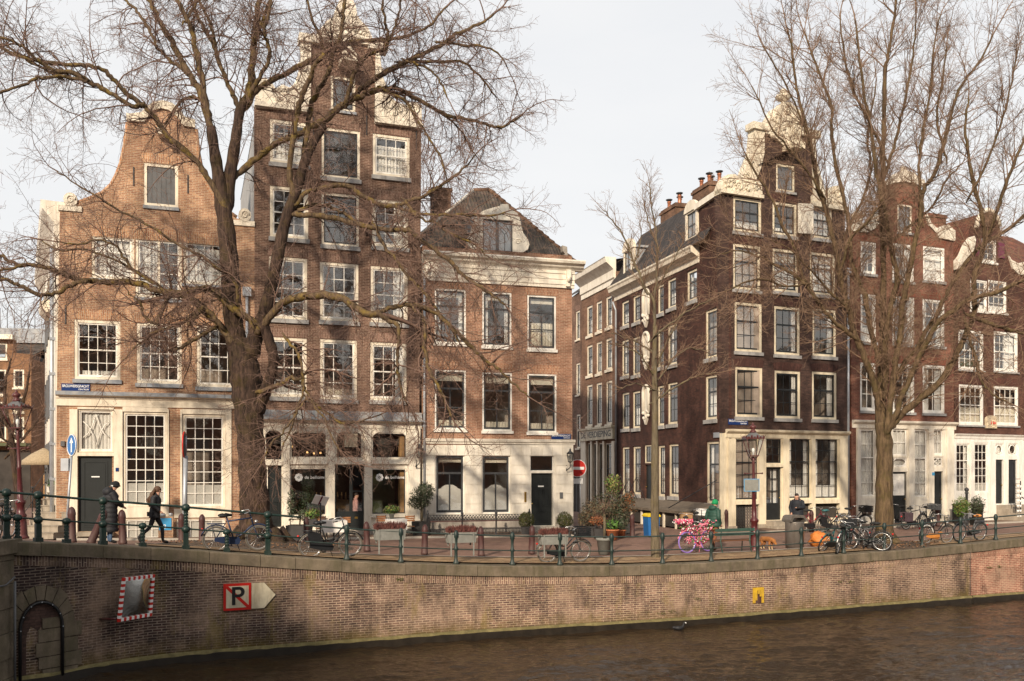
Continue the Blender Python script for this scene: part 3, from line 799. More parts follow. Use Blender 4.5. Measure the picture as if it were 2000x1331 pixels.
oc = [(109, 1075), (111, 780), (117, 408), (150, 399), (175, 390), (200, 379), (217, 363), (227, 345), (234, 326), (240, 300), (246, 270), (250, 238), (280, 236), (288, 220), (303, 208), (318, 206),
      (335, 211), (348, 222), (360, 240), (381, 250), (384, 285), (389, 322), (396, 350), (406, 371), (420, 390), (440, 410), (460, 426), (497, 438), (497, 787), (497, 1080)]
for x, y in ((261, 345), (367, 360), (128, 615)): f.anchor(x, y)
f.wall([(109, 1075), (111, 772)] + oc[2:-1] + [(497, 1080)], ['brick_ochre', 'brick_ochre_up', 'iron'])
f.moulding(f.P(110, 770)[0], f.P(497, 780)[0], f.P(300, 796)[1], [(.05, 0), (.05, .26), (.09, .28), (.09, .34), (.20, .40), (.22, .47)], 'cream', 'shop_cornice')
mb = MB(); u0, u1 = f.P(110, 770)[0], f.P(497, 780)[0]; z = f.P(300, 776)[1]; mb.box(u0, u1, -.26, 0, z, z + .14); f.build(mb, 'lead_ledge', 'lead')
f.boxes([((136, 151.5, 800, 1050), .05, .1), ((222.5, 239.5, 800, 1012), .05, .1), ((151.5, 222.5, 884.5, 891), .05, .1), ((151.5, 222.5, 796, 800), .05, .1), ((239.5, 327.5, 796, 805), .04, .1),
         ((240, 327.5, 990.5, 1011), .04, .1), ((340, 452, 993.5, 1011), .04, .1), ((327.5, 330, 800, 1011), .05, .1), ((352, 355.7, 800, 1011), .05, .1), ((440.3, 452, 800, 1011), .05, .1), ((355.7, 440.3, 800, 809.5), .04, .1)], 'cream', 'pilaster')
f.boxes([((151, 222, 1039, 1047), .25, .1)], 'step_stone', 'doorstep')
# white crowning and shoulder stones
mb = MB(); top = f.poly([(247, 237), (247, 222), (252, 224), (276, 221), (284, 212), (300, 201), (318, 198), (336, 203), (350, 213), (361, 230), (381, 236), (381, 251), (357, 247), (345, 228), (330, 217), (315, 213), (300, 217), (288, 230), (282, 240)])
mb.prism(top, -.1, .38); f.build(mb, 'gable_crown', 'cream')
mb = MB()
for x, y in ((138, 391), (478, 421)):
    u, z = f.P(x, y); mb.box(u - .42, u + .38, -.06, .36, z - .42, z - .22); mb.prism([(u + .24 * math.cos(t * .524), z + .26 * math.sin(t * .524)) for t in range(12)], -.08, .3); scroll(mb, (u, z), .17, -.09, 1.4, .035)
    mb.box(u - .18, u + .18, -.05, .33, z - .22, z - .12)
f.build(mb, 'shoulder_stone', 'carved_stone')
for pts in ([(150, 396), (175, 387), (200, 376), (217, 360), (227, 342), (236, 318), (243, 285), (249, 240)], [(383, 252), (388, 300), (398, 350), (420, 388), (445, 412), (462, 424)]):
    mb = MB(); roll(mb, f, pts, .075, .05); f.build(mb, 'gable_edge', 'brick_ochre_up')
u, z = f.P(316, 270); mb = MB(); mb.box(u - .09, u + .09, -.75, .1, z - .02, z + .16); mb.box(u - .11, u + .11, -.78, -.7, z - .1, z + .18); f.build(mb, 'hoist_beam', 'cream')
L = f.L; zs = f.P(300, 415)[1]
h.body(.02, L - .02, .3, 9, -.2, zs - .6, 'brick_ochre'); gable_roof(h, f.poly(oc[2:-2]), zs - .6, 'tiles_dark')
f.interior([f.P(300, 770)[1], f.P(300, 598)[1], f.P(300, 430)[1]], .1, L - .1, 0, f.P(300, 425)[1])
mb = MB(); u = f.P(482, 600)[0]; zt = f.P(482, 580)[1]; mb.tube([(u, -.1, zt), (u, -.1, .1)], .055, 8); mb.box(u - .16, u + .16, -.2, 0, zt, zt + .35); f.build(mb, 'drainpipe', 'zinc')
mb = MB(); u = f.P(473, 1000)[0]; mb.tube([(u, -.09, .05), (u, -.09, f.P(473, 960)[1])], .05, 8); f.build(mb, 'red_pipe', 'red_pipe')
mb = MB(); a, c, z0, z1 = f.rect((119, 127, 862, 872)); mb.box(a, c, -.1, 0, z0, z1); f.build(mb, 'letter_lamp', 'hatch_grey')
mb = MB(); a, c, z0, z1 = f.rect((226, 232, 914, 921)); mb.box(a, c, -.075, -.05, z0, z1); f.build(mb, 'house_number', 'blue_enamel')
M = Matrix.Translation((f.P(186, 932)[0], .085, f.P(186, 932)[1])) @ UPRIGHT
mb = MB(); a, c, z0, z1 = f.rect((178, 194, 930.5, 932.8)); mb.box(a, c, .075, .082, z0, z1); f.build(mb, 'door_lettering', 'sign_white')

# ---- 2. tall brown house with neck gable and restaurant
h = House('gable_house', 'tallest brown brick house with white scrolled neck gable above a restaurant', A1, A2); f = h.f
WIN = dict(frame='cream', sash='white_paint', cols=3, rt=2, rb=2, split=.5, sill='grey_stone', fw=.115, sillh=.16)
for b, cu in (((728, 800, 265, 346), [('low', 'curtain', .8)]), ((727, 797, 392, 484), [('right', 'blind', .35)]), ((724, 796, 522, 632), [('right', 'curtain', .33)]), ((723, 794, 670, 783), [('right', 'curtain', .25)]),
              ((527, 603, 237, 321), [('low', 'curtain', .6)]), ((527, 602, 366, 466), None), ((525, 600, 503, 624), None), ((529, 599, 660, 776), [('low', 'curtain', .2)]),
              ((625, 700, 514, 628), None), ((625, 697, 664, 781), [('low', 'blind', .15)])):
    f.window(b, curtain=cu, **WIN)
for b in ((628, 703, 253, 349), (628, 701, 379, 481)):
    f.window(b, 'cream', 'dark_sash', 2, 1, 2, .35, 'grey_stone', .1, curtain=[('low', 'interior_dark', .9)], sillh=.16)
f.window((646, 694, 151, 218), 'cream', 'dark_sash', 2, 1, 1, None, 'lead', .1, curtain=[('full', 'interior_dark')])
for x, y in ((716, 245), (813, 275), (612, 250)): f.anchor(x, y, .8)
f.lintel(f.rect((730, 800, 238, 262)), .02)
f.wall([(497, 812), (497, 205), (606, 216), (607, 80), (640, 84), (733, 92), (731, 238), (823, 250), (819, 822)], ['brick_brown', 'brick_brown_up', 'iron'])
# white neck-gable carving: claws, shoulders and crest, each a thick slab with rolled edges and scrolls
mb = MB()
mb.prism(f.poly([(499, 212), (499, 186), (506, 166), (516, 156), (528, 163), (537, 178), (552, 170), (566, 176), (577, 168), (584, 150), (588, 128), (590, 104), (586, 84), (607, 86), (606, 220)]), -.12, .34)
mb.prism(f.poly([(732, 244), (733, 92), (740, 96), (739, 120), (743, 150), (752, 172), (763, 196), (776, 206), (789, 208), (797, 212), (808, 203), (822, 208), (823, 252)]), -.12, .34)
mb.box(*[f.P(497, 210)[0], f.P(606, 210)[0]], -.22, .3, f.P(550, 216)[1], f.P(550, 207)[1]); mb.box(f.P(731, 245)[0], f.P(824, 245)[0], -.22, .3, f.P(778, 248)[1], f.P(778, 239)[1])
u0, u1 = f.P(583, 80)[0], f.P(622, 80)[0]; mb.box(u0, u1, -.25, .34, f.P(600, 86)[1], f.P(600, 71)[1]); mb.box(f.P(718, 90)[0], f.P(756, 90)[0], -.25, .34, f.P(737, 101)[1], f.P(737, 86)[1])
for (x, y), r, fl in (((515, 168), .22, 1), ((556, 182), .16, -1), ((580, 172), .15, 1), ((590, 135), .2, -1), ((591, 100), .12, 1), ((752, 185), .2, 1), ((778, 216), .16, -1), ((808, 215), .26, -1), ((740, 140), .14, 1), ((770, 225), .1, 1), ((545, 196), .12, 1)):
    scroll(mb, f.P(x, y), r, -.13, 1.6, .055, fl)
roll(mb, f, [(500, 186), (506, 166), (516, 157), (528, 164), (537, 179), (552, 171), (566, 177), (577, 169), (584, 150), (588, 128), (590, 104)], .07, -.1)
roll(mb, f, [(739, 110), (743, 150), (752, 172), (763, 196), (776, 206), (797, 211), (808, 204), (822, 210)], .07, -.1)
f.build(mb, 'gable_claw', 'carved_stone')
mb = MB()
mb.prism(f.poly([(610, 86), (616, 70), (628, 56), (638, 44), (650, 36), (655, 18), (662, 4), (675, -4), (688, 2), (694, 16), (697, 34), (706, 46), (718, 58), (724, 72), (732, 92), (690, 86), (650, 84)]), -.14, .34)
for (x, y), r, fl in (((634, 66), .2, 1), ((712, 72), .2, -1), ((660, 30), .14, 1), ((688, 32), .14, -1), ((674, 12), .16, 1), ((655, 58), .14, -1), ((694, 60), .14, 1)): scroll(mb, f.P(x, y), r, -.15, 1.6, .06, fl)
u, z = f.P(674, 48); mb.ball((u, -.14, z), .2, 10, sc=(1, .6, 1.3)); roll(mb, f, [(612, 84), (628, 76), (650, 74), (674, 70), (700, 76), (718, 80), (731, 90)], .08, -.14)
f.build(mb, 'gable_crest', 'carved_stone')
mb = MB(); u0, u1 = f.P(661, 120)[0], f.P(690, 120)[0]; zt, zb = f.P(675, 108)[1], f.P(675, 137)[1]; um = (u0 + u1) / 2
for s_ in (0,): mb.add([(u0, -.95, zb), (u1, -.95, zb), (u1, -.95, zb + .28), (um, -.95, zt), (u0, -.95, zb + .28), (u0, 0, zb), (u1, 0, zb), (u1, 0, zb + .28), (um, 0, zt), (u0, 0, zb + .28)],
                 [(0, 1, 2, 3, 4), (0, 4, 9, 5), (1, 6, 7, 2), (4, 3, 8, 9), (3, 2, 7, 8), (0, 5, 6, 1)])
f.build(mb, 'hoist_housing', 'cream')
# restaurant front
zt = f.P(660, 840)[1]
f.moulding(f.P(499, 815)[0], f.P(823, 825)[0], f.P(660, 836)[1], [(.03, 0), (.03, .22), (.10, .26), (.20, .30), (.22, .36)], 'cream_pale', 'shop_cornice')
mb = MB(); z = f.P(660, 822)[1]; mb.box(f.P(499, 815)[0], f.P(823, 825)[0], -.30, 0, z, z + .06); mb.box(f.P(499, 815)[0], f.P(823, 825)[0], -.12, 0, z + .06, z + .38); f.build(mb, 'lead_ledge', 'lead')
for b in ((517, 552, 840, 900), (567, 639, 843, 895), (656, 708, 843, 896), (726, 795, 845, 896)):
    f.window(b, 'cream_pale', 'dark_sash', 1, 1, 1, None, None, .05, lint=False, bars=False, sw=.02, name='transom_window', glass='glass_clear')
    a, c, z0, z1 = f.rect(b); mb = MB()
    for sx, u in ((1, a), (-1, c)):
        q = .34; pts = [(u, z1), (u + sx * q, z1)] + [(u + sx * (q - q * math.sin(t)), z1 - q + q * math.cos(t)) for t in (.2, .5, .8, 1.1, 1.4)] + [(u, z1 - q)]
        mb.prism(pts if sx < 0 else pts[::-1], -.03, .05)
    f.build(mb, 'corner_bracket', 'cream_pale')
for b in ((566, 638, 914, 1008), (725, 794, 915, 1006)):
    f.window(b, 'cream_pale', 'dark_sash', 1, 1, 1, None, 'cream_pale', .05, lint=False, bars=False, sw=.03, name='shop_window', glass='glass_clear')
f.door((523, 550, 910, 1030), 'door_grey', ((.15, .85, .5, .93), (.15, .85, .08, .42)), handle=None)
a, c, z0, z1 = f.rect((654, 711, 909, 1034)); f.hole((a, c, z0, z1)); mb = MB(); um = lerp(a, c, .60)
for q in ((a, a + .07, z0, z1), (c - .07, c, z0, z1), (um - .11, um + .02, z0 + .72, z1 - .07), (a + .07, c - .07, z1 - .07, z1), (um + .02, c - .07, lerp(z0, z1, .58), lerp(z0, z1, .58) + .06)): mb.box(q[0], q[1], .05, .11, q[2], q[3])
mb.box(a + .07, c - .07, .05, .11, z0, z0 + .72); mb.box(a + .2, c - .2, .035, .05, z0 + .15, z0 + .58)
d = f.build(mb, 'door', 'door_grey'); mb = MB(); mb.quad((a + .07, .08, z0 + .72), (c - .07, .08, z0 + .72), (c - .07, .08, z1 - .07), (a + .07, .08, z1 - .07)); f.build(mb, 'pane', 'glass_clear', d)
mb = MB(); mb.box(um + .1, c - .25, .03, .036, z0 + .42, z0 + .5); f.build(mb, 'letter_slot', 'brass', d)
f.wall([(499, 1080), (499, 822), (822, 828), (819, 1080)], ['cream_pale', 'cream_pale', 'iron'], 'shopfront', extra=False)
f.boxes([((552.5, 565.5, 840, 1032), .07, .05), ((640, 653.5, 840, 1032), .07, .05), ((711.5, 724.5, 840, 1032), .07, .05), ((797, 820, 840, 1035), .07, .05)], 'cream_pale', 'pilaster')
f.boxes([((517, 552, 901, 909), .1, .05), ((566, 639.5, 898, 907), .1, .05), ((654, 711, 898, 907), .1, .05), ((725, 796, 898, 907), .1, .05)], 'cream_pale', 'transom_rail')
f.boxes([((499, 822, 1036, 1060), .12, .1)], 'plinth_stone', 'plinth')
f.interior([f.P(660, 830)[1], f.P(660, 648)[1], f.P(660, 500)[1], f.P(660, 368)[1], f.P(660, 240)[1]], .1, f.L - .1, f.P(660, 830)[1], f.P(660, 240)[1], dep=2.6)
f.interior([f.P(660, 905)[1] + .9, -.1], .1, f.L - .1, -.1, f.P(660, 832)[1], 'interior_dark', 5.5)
# restaurant inside: green wall, timber jamb, bar counter, bottles, bulbs
mb = MB(); a, c, z0, z1 = f.rect((735, 792, 916, 1004)); mb.box(a, c + .1, 2.6, 2.7, z0 - .3, z1 + .3); f.build(mb, 'green_wall', 'interior_green')
mb = MB(); a, c, z0, z1 = f.rect((783, 792, 850, 1006)); mb.box(a, c, .2, .5, z0 + .02, z1 - .05); f.build(mb, 'timber_jamb', 'wood_warm')
mb = MB(); a, c, z0, z1 = f.rect((570, 712, 950, 1004)); mb.box(a, c, 2.8, 3.3, .2, 1.3); mb.box(a, c, 2.75, 3.35, 1.3, 1.36)
for i in range(16): u = lerp(a + .1, c - .1, i / 15); mb.lathe([(.04, 0), (.04, .2), (.015, .26), (.015, .34)], (u, 3.0, 1.36), 6)
f.build(mb, 'bar_counter', 'wood_warm')
m, nt, out = nodes_of('warm_bulb'); e = N(nt, 'ShaderNodeEmission'); e.inputs[0].default_value = (1, .55, .2, 1); e.inputs[1].default_value = 2; nt.links.new(e.outputs[0], out.inputs[0])
for x, y, dp in ((570, 873, .6), (613, 886, 1.6), (626, 885, 1.6), (600, 884, 1.9)):
    mb = MB(); u, z = f.P(x, y, -dp); mb.ball((u, dp, z), .045, 8); f.build(mb, 'lamp_bulb', 'warm_bulb')
for x, y in ((584, 933), (742, 933)):
    u, z = f.P(x, y); mb = MB(); q = .17
    for k in range(8):
        t = k * math.pi / 4; mb.ball((u + q * .62 * math.cos(t), .068, z + q * .62 * math.sin(t)), q * .36, 8, sc=(1, .05, 1))
    for k in range(4):
        t = k * math.pi / 2 + math.pi / 4; mb.box(-.012, .012, .062, .066, -.09, .09, 0, Matrix.Translation((u, 0, z)) @ Matrix.Rotation(t, 4, 'Y'))
    f.build(mb, 'window_emblem', 'sign_white')
    text_mesh('window_lettering', 'de belhamel', .18, 'sign_white', h.root, f.M @ Matrix.Translation((u + .66, .066, z)) @ UPRIGHT, .002)
L = f.L; zs = f.P(560, 220)[1]; h.body(.02, L - .02, .3, 11, -.2, zs - .5, 'grey_stone'); gable_roof(h, f.poly([(499, 205), (583, 200), (592, 110), (674, 20), (735, 110), (738, 200), (823, 250)]), zs - .5, 'tiles_dark', 11)
# hanging lantern sign in the middle transom
u, z = f.P(682, 861); mb = MB(); mb.box(u - .25, u + .25, -.5, -.35, z - .27, z + .27); mb.tube([(u, -.42, z + .27), (u, -.42, z + .62), (u, 0, z + .62)], .02, 6); f.build(mb, 'hanging_sign', 'sign_cream')
mb = MB(); mb.box(u - .2, u + .2, -.51, -.501, z - .22, z + .22); f.build(mb, 'sign_face', 'sandstone')

# ---- 3. rose brick house with white stone base and dormer
B0, B1 = (-3.74, 37.55), (2.65, 39.36)
h = House('corner_house', 'rose brick corner house with white stone ground floor and a bell dormer in its roof', B0, B1); f = h.f
for b, t in (((849, 910, 565, 671), 0), ((942, 999, 571, 677), 0), ((1030, 1086, 578, 683), 0), ((849, 910, 723, 839), 1), ((942, 1000, 728, 842), 1), ((1030, 1087, 731, 845), 1)):
    f.window(b, 'white_paint', 'dark_sash', (1, 2), 1, 2, .30, 'white_paint', .07, curtain=[('blind', 'blind', .16 if t else .12)] + ([('low', 'blind', .5)] if b[0] == 1030 and not t else [('side', 'curtain', .18)] if t == 0 else [('low', 'blind', .14)]), sw=.07, rail=.08, mw=.045, sillh=.12)
for b in ((850, 907, 889, 1004), (941, 996, 890, 1003)):
    w = f.window(b, 'white_paint', 'dark_sash', (1, 2), 1, 1, .30, None, .05, curtain=[('blind', 'blind', .11)], sw=.08, rail=.09, mw=.05, lint=False)
    a, c, z0, z1 = f.rect(b); n = 14; pts = [(a + .1, z0 + .1), (c - .1, z0 + .1)]
    zf = lerp(z0, z1, .395)
    prof = [(1, 0), (.93, .03), (.88, .12), (.7, .16), (.62, .26), (.35, .42), (0, .47)]
    for t, k in prof: pts.append(((a + c) / 2 + t * (c - a - .2) / 2, zf - .0 + k * .55 - .0))
    for t, k in prof[-2::-1]: pts.append(((a + c) / 2 - t * (c - a - .2) / 2, zf + k * .55))
    mb = MB(); mb.prism(pts, .105, .112); f.build(mb, 'frosted_film', 'frosted', w)
a, c, z0, z1 = f.rect((1034, 1083, 888, 1030))
f.window((1035, 1081, 890, 921), 'white_paint', 'dark_sash', 1, 1, 1, None, None, .04, lint=False, bars=False, sw=.03, name='transom_window')
f.door((1037, 1079, 924.5, 1027), 'door_grey', ((.12, .42, .76, .92), (.58, .88, .76, .92), (.12, .42, .36, .71), (.58, .88, .36, .71), (.12, .88, .06, .28)), side=.06)
mb = MB(); a_, c_, z0_, z1_ = f.rect((1052, 1063, 949, 951.5)); mb.box(a_, c_, .075, .082, z0_, z1_); f.build(mb, 'door_lettering', 'sign_white')
f.wall([(825, 870), (824, 480), (1117, 500), (1118, 870)], ['brick_rose', 'brick_rose_up', 'iron'])
u0, u1 = f.P(826, 860)[0], f.P(1118, 860)[0]
f.wall([(825, 1080), (825, 869.5), (1119, 869.5), (1119, 1080)], ['white_stone'] * 3, 'stone_base', extra=False, y0=-.05)
f.moulding(u0, u1 + .1, f.P(970, 868)[1], [(.06, 0), (.06, .06), (.12, .1), (.14, .2), (.1, .22)], 'white_stone', 'string_course')
mb = MB()                                        # raised blocks of the rusticated stone, with open joints
xs = [(u0 + .03, f.rect((850, 907, 889, 1004))[0] - .03), (f.rect((850, 907, 889, 1004))[1] + .03, f.rect((941, 996, 890, 1003))[0] - .03), (f.rect((941, 996, 890, 1003))[1] + .03, a - .04), (c + .04, u1 - .02)]
zb, zt = f.P(970, 1003)[1], f.P(970, 872)[1]; rows_ = 6; bands = [lerp(zb, zt, i / 7) for i in range(8)]
for lo, hi in zip(bands[:6], bands[1:7]):
    for p, q in xs:
        mb.box(p, q, -.075, -.05, lo + .012, hi - .012)
for k in range(14): mb.box(lerp(u0, u1, k / 14) + .012, lerp(u0, u1, (k + 1) / 14) - .012, -.075, -.05, bands[6] + .012, bands[7] - .012)
f.build(mb, 'rustic_block', 'white_stone')
f.boxes([((826, 1033, 1009, 1014), .16, .0), ((826, 1033, 1014, 1042), .12, .0), ((1084, 1118, 1009, 1014), .16, 0), ((1084, 1118, 1014, 1042), .12, 0)], 'plinth_stone', 'plinth')
f.boxes([((1034, 1082, 1028, 1035), .5, .1), ((1032, 1084, 1035, 1042), .85, .1), ((1030, 1086, 1041, 1048), 1.15, .1)], 'plinth_stone', 'doorstep')
f.boxes([((1023, 1027, 961, 981), .1, 0)], 'brass', 'name_plate'); f.boxes([((1092, 1098, 962, 974), .11, 0)], 'hatch_grey', 'door_bell')
# classical cornice
zc = f.P(970, 556)[1]
f.moulding(u0 - .05, u1 + .06, zc, [(.08, 0), (.08, .12), (.12, .14), (.12, .34), (.15, .36), (.15, .58), (.19, .60), (.19, .74)], 'cream_pale', 'frieze')
f.moulding(u0 - .05, u1 + .42, zc + .74, [(.20, 0), (.24, .05), (.34, .12), (.38, .2), (.52, .26), (.55, .36), (.5, .42)], 'cream_pale', 'cornice')
mb = MB()
for x in (1107, 832):
    uu = f.P(x, 540)[0]; mb.box(uu - .1, uu + .1, -.32, -.1, zc + .42, zc + .76); mb.ball((uu, -.26, zc + .40), .13, 8, sc=(.8, .8, 1.3)); mb.box(uu - .09, uu + .09, -.2, -.1, zc + .06, zc + .44)
f.build(mb, 'cornice_bracket', 'cream_pale')
ze = zc + 1.12; L = f.L; ua = f.P(942, 371)[0]
def roofpt(x, y, k=1.05):              # point on the front roof slope (rise k per metre of depth)
    dep = 0.0
    for _ in range(40):
        u, z = f.P(x, y, -dep); dep = max(0, (z - ze) / k)
    return (u, dep, z)
pA, pB = roofpt(925, 372), roofpt(955, 371); pR = roofpt(1113, 503); pL0 = roofpt(824, 500); pL1 = roofpt(824, 455)
h.slab([(pL0[0], -.1, ze), (u1 + .25, -.1, ze), (pR[0], pR[1], pR[2]), pB, pA, pL1], 'roof', 'tiles_grey')
h.slab([(u1 + .25, -.1, ze), (u1 + .25, 9, ze), (pB[0], 9, pB[2]), pB, pR], 'roof', 'tiles_grey')
h.slab([pL1, pA, (pA[0], 9, pA[2]), (0, 9, pL1[2])], 'roof', 'tiles_grey')
mb = MB(); mb.tube([pL1, pA], .07, 6); f.build(mb, 'verge', 'white_stone'); mb = MB(); mb.tube([pA, pB], .1, 6)
for i in range(16): q = Vector(pB).lerp(Vector((u1 + .2, 0, ze)), i / 16); q2 = Vector(pB).lerp(Vector((u1 + .2, 0, ze)), (i + .9) / 16); mb.tube([q, q2], [.09, .13], 7)
f.build(mb, 'ridge_tile', 'brick_chimney')
u, z = f.P(1110, 490); mb = MB(); mb.box(u - .2, u + .18, .1, .5, ze, ze + .12); mb.prism([(u - .1, ze + .1), (u + .14, ze + .1), (u + .02, ze + .45), (u + .0, ze + .75), (u - .22, ze + .8), (u - .2, ze + .55), (u - .1, ze + .45)], .15, .45); f.build(mb, 'roof_finial', 'plinth_stone')
# dormer, standing at the cornice line
mb = MB(); o = .05
f2 = f.poly([(930, 492), (917, 482), (912, 474), (914, 465), (920, 452), (925, 435), (928, 423), (944, 412), (962, 406), (977, 402), (979, 399), (993, 399), (995, 408), (1010, 416), (1015, 424), (1017, 436), (1022, 455), (1031, 468), (1034, 478), (1031, 488), (1022, 493)], -.1)
bb = f.rect((943, 1001, 430, 492), -.1)
loops = [[Vector((u, z, 0)) for u, z in f2], [Vector(v) for v in ((bb[0], bb[2], 0), (bb[0], bb[3], 0), (bb[1], bb[3], 0), (bb[1], bb[2], 0))]]
n2 = len(f2); fl = [v for l in loops for v in l]; tri = tessellate_polygon(loops); mb.add([(v.x, .1, v.y) for v in fl], [tuple(t) for t in tri])
mb.add([(u, .1, z) for u, z in f2] + [(u, .28, z) for u, z in f2], [(i, (i + 1) % n2, (i + 1) % n2 + n2, i + n2) for i in range(n2)])
mb.box(bb[0], bb[1], .04, .1, bb[3], bb[3] + .12); mb.box(bb[0] - .1, bb[1] + .1, 0, .12, bb[2] - .1, bb[2])
for x, y in ((985, 420), (1012, 472), (934, 470)): scroll(mb, f.P(x, y, -.1), .14, .09, 1.4, .03)
dm = f.build(mb, 'dormer', 'cream_pale')
mb = MB()
for q in ((bb[0], bb[0] + .06, bb[2], bb[3]), (bb[1] - .06, bb[1], bb[2], bb[3]), ((bb[0] + bb[1]) / 2 - .06, (bb[0] + bb[1]) / 2 + .06, bb[2], bb[3]), (bb[0], bb[1], bb[3] - .06, bb[3]), (bb[0], bb[1], bb[2], bb[2] + .07)): mb.box(q[0], q[1], .14, .2, q[2], q[3])
for k in (.25, .75):
    uu = lerp(bb[0], bb[1], k); zz = lerp(bb[2], bb[3], .72); mb.box(uu - .012, uu + .012, .15, .18, bb[2], zz - .2); mb.box(uu - .012, uu + .012, .15, .18, zz + .2, bb[3])
    for p, q in (((-.2, 0), (0, .2)), ((0, .2), (.2, 0)), ((.2, 0), (0, -.2)), ((0, -.2), (-.2, 0))): mb.tube([(uu + p[0], .165, zz + p[1]), (uu + q[0], .165, zz + q[1])], .013, 4)
w = f.build(mb, 'window', 'hatch_grey', dm); mb = MB(); mb.quad((bb[0], .17, bb[2]), (bb[1], .17, bb[2]), (bb[1], .17, bb[3]), (bb[0], .17, bb[3])); f.build(mb, 'pane', 'glass', dm)
mb = MB(); mb.box(bb[0] - .45, bb[1] + .45, .26, 2.6, bb[2] - .1, bb[3] + .1); f.build(mb, 'dormer_cheek', 'lead', dm)
q0, q1, q2, q3 = f.rect((848, 881, 373, 420), -2.6); mb = MB(); mb.box(q0, q1, 2.6, 3.6, q2 - .6, q3); mb.box(q0 - .06, q1 + .06, 2.54, 3.66, q3, q3 + .14); f.build(mb, 'chimney', 'brick_chimney')
h.body(.02, L - .02, .3, 9, -.2, ze - .1, 'brick_rose')
f.interior([f.P(970, 855)[1], f.P(970, 700)[1], f.P(970, 560)[1]], .1, L - .1, 0, f.P(970, 540)[1])
mb = MB(); u = f.P(828, 700)[0]; mb.tube([(u, -.1, f.P(828, 500)[1]), (u, -.1, .1)], .05, 8)
for zz in (2, 4.5, 7, 9): mb.box(u - .07, u + .07, -.12, 0, zz, zz + .05)
f.build(mb, 'drainpipe', 'zinc')
# ---- 4. dark corner house, front and long side
C0, C1 = (9.5, 40.0), (16.04, 42.86)
SD = Vector((-.2857, 1.0)); S0 = (C0[0] + SD.x * 12.15, C0[1] + 12.15)
h = House('corner_house', 'dark brown corner house with ornate cream neck gable and a long side wall', C0, C1); f = h.f
DW = dict(frame='cream_warm', sash='black_paint', cols=3, sill='grey_stone', fw=.12, rail=.07, mw=.03, sillh=.15, sw=.06)
for b, cu, rt, rb, sp in (((1432, 1487, 388, 455), [('low', 'curtain', .3)], 1, 2, .4), ((1509, 1556, 397, 461), [('low', 'curtain', .2)], 1, 2, .4), ((1583.5, 1625, 405, 467), [('low', 'curtain', .92)], 1, 2, .4),
              ((1432, 1485, 479, 567), [('blind', 'blind', .3)], 1, 2, .36), ((1509, 1559, 488, 571), [('blind', 'blind', .25), ('low', 'curtain', .6)], 1, 2, .36), ((1582, 1631, 495, 577), [('blind', 'blind', .2), ('low', 'curtain', .75)], 1, 2, .36),
              ((1435, 1488, 592, 688), [('right', 'curtain', .14)], 1, 2, .36), ((1512, 1562, 600, 694), [('right', 'curtain', .16)], 1, 2, .36), ((1587, 1633, 605, 697), [('right', 'curtain', .3)], 1, 2, .36),
              ((1436, 1489, 718, 815), [('right', 'curtain', .06)], 1, 2, .38), ((1513, 1563, 725, 818), [('right', 'curtain', .2)], 1, 2, .38), ((1586, 1634, 727, 820), [('right', 'curtain', .25)], 1, 2, .38)):
    f.window(b, rt=rt, rb=rb, split=sp, curtain=cu, **DW)
f.window((1516, 1552, 322, 375), 'cream_warm', 'hatch_grey', 2, 1, 1, None, 'grey_stone', .1, curtain=[('full', 'interior_dark')], lint=False)
for b, kind in (((1436, 1480.5, 857, 977), 'w'), ((1541, 1583, 857, 974), 'w'), ((1592, 1637, 857, 974), 'w')):
    f.window(b, 'cream_warm', 'black_paint', 3, 2, 3, .385, None, .03, curtain=[('low', 'curtain', .22)] + ([('side', 'curtain', .2)] if b[0] > 1500 else []), lint=False, sw=.045, name='shop_window')
f.window((1495, 1527, 857, 906), 'cream_warm', 'black_paint', 2, 2, 1, None, None, .03, curtain=None, lint=False, sw=.045, name='transom_window')
a, c, z0, z1 = f.rect((1496, 1526, 913, 1016)); f.hole((a, c, z0, z1)); mb = MB(); zm = lerp(z0, z1, .32)
for q in ((a, a + .1, z0, z1), (c - .1, c, z0, z1), (a + .1, c - .1, z1 - .1, z1), (a + .1, c - .1, z0, zm), ((a + c) / 2 - .02, (a + c) / 2 + .02, zm, z1 - .1), (a + .1, c - .1, lerp(zm, z1, .33), lerp(zm, z1, .33) + .03), (a + .1, c - .1, lerp(zm, z1, .67), lerp(zm, z1, .67) + .03)): mb.box(q[0], q[1], .08, .14, q[2], q[3])
d = f.build(mb, 'door', 'black_paint'); mb = MB(); mb.quad((a + .1, .11, zm), (c - .1, .11, zm), (c - .1, .11, z1 - .1), (a + .1, .11, z1 - .1)); f.build(mb, 'pane', 'glass', d)
mb = MB(); mb.box(lerp(a, c, .5), lerp(a, c, .85), .2, .22, zm, z1 - .1); f.build(mb, 'curtain', 'curtain', d)
mb = MB(); mb.ball((c - .06, .05, lerp(z0, z1, .42)), .03, 8); f.build(mb, 'handle', 'brass', d)
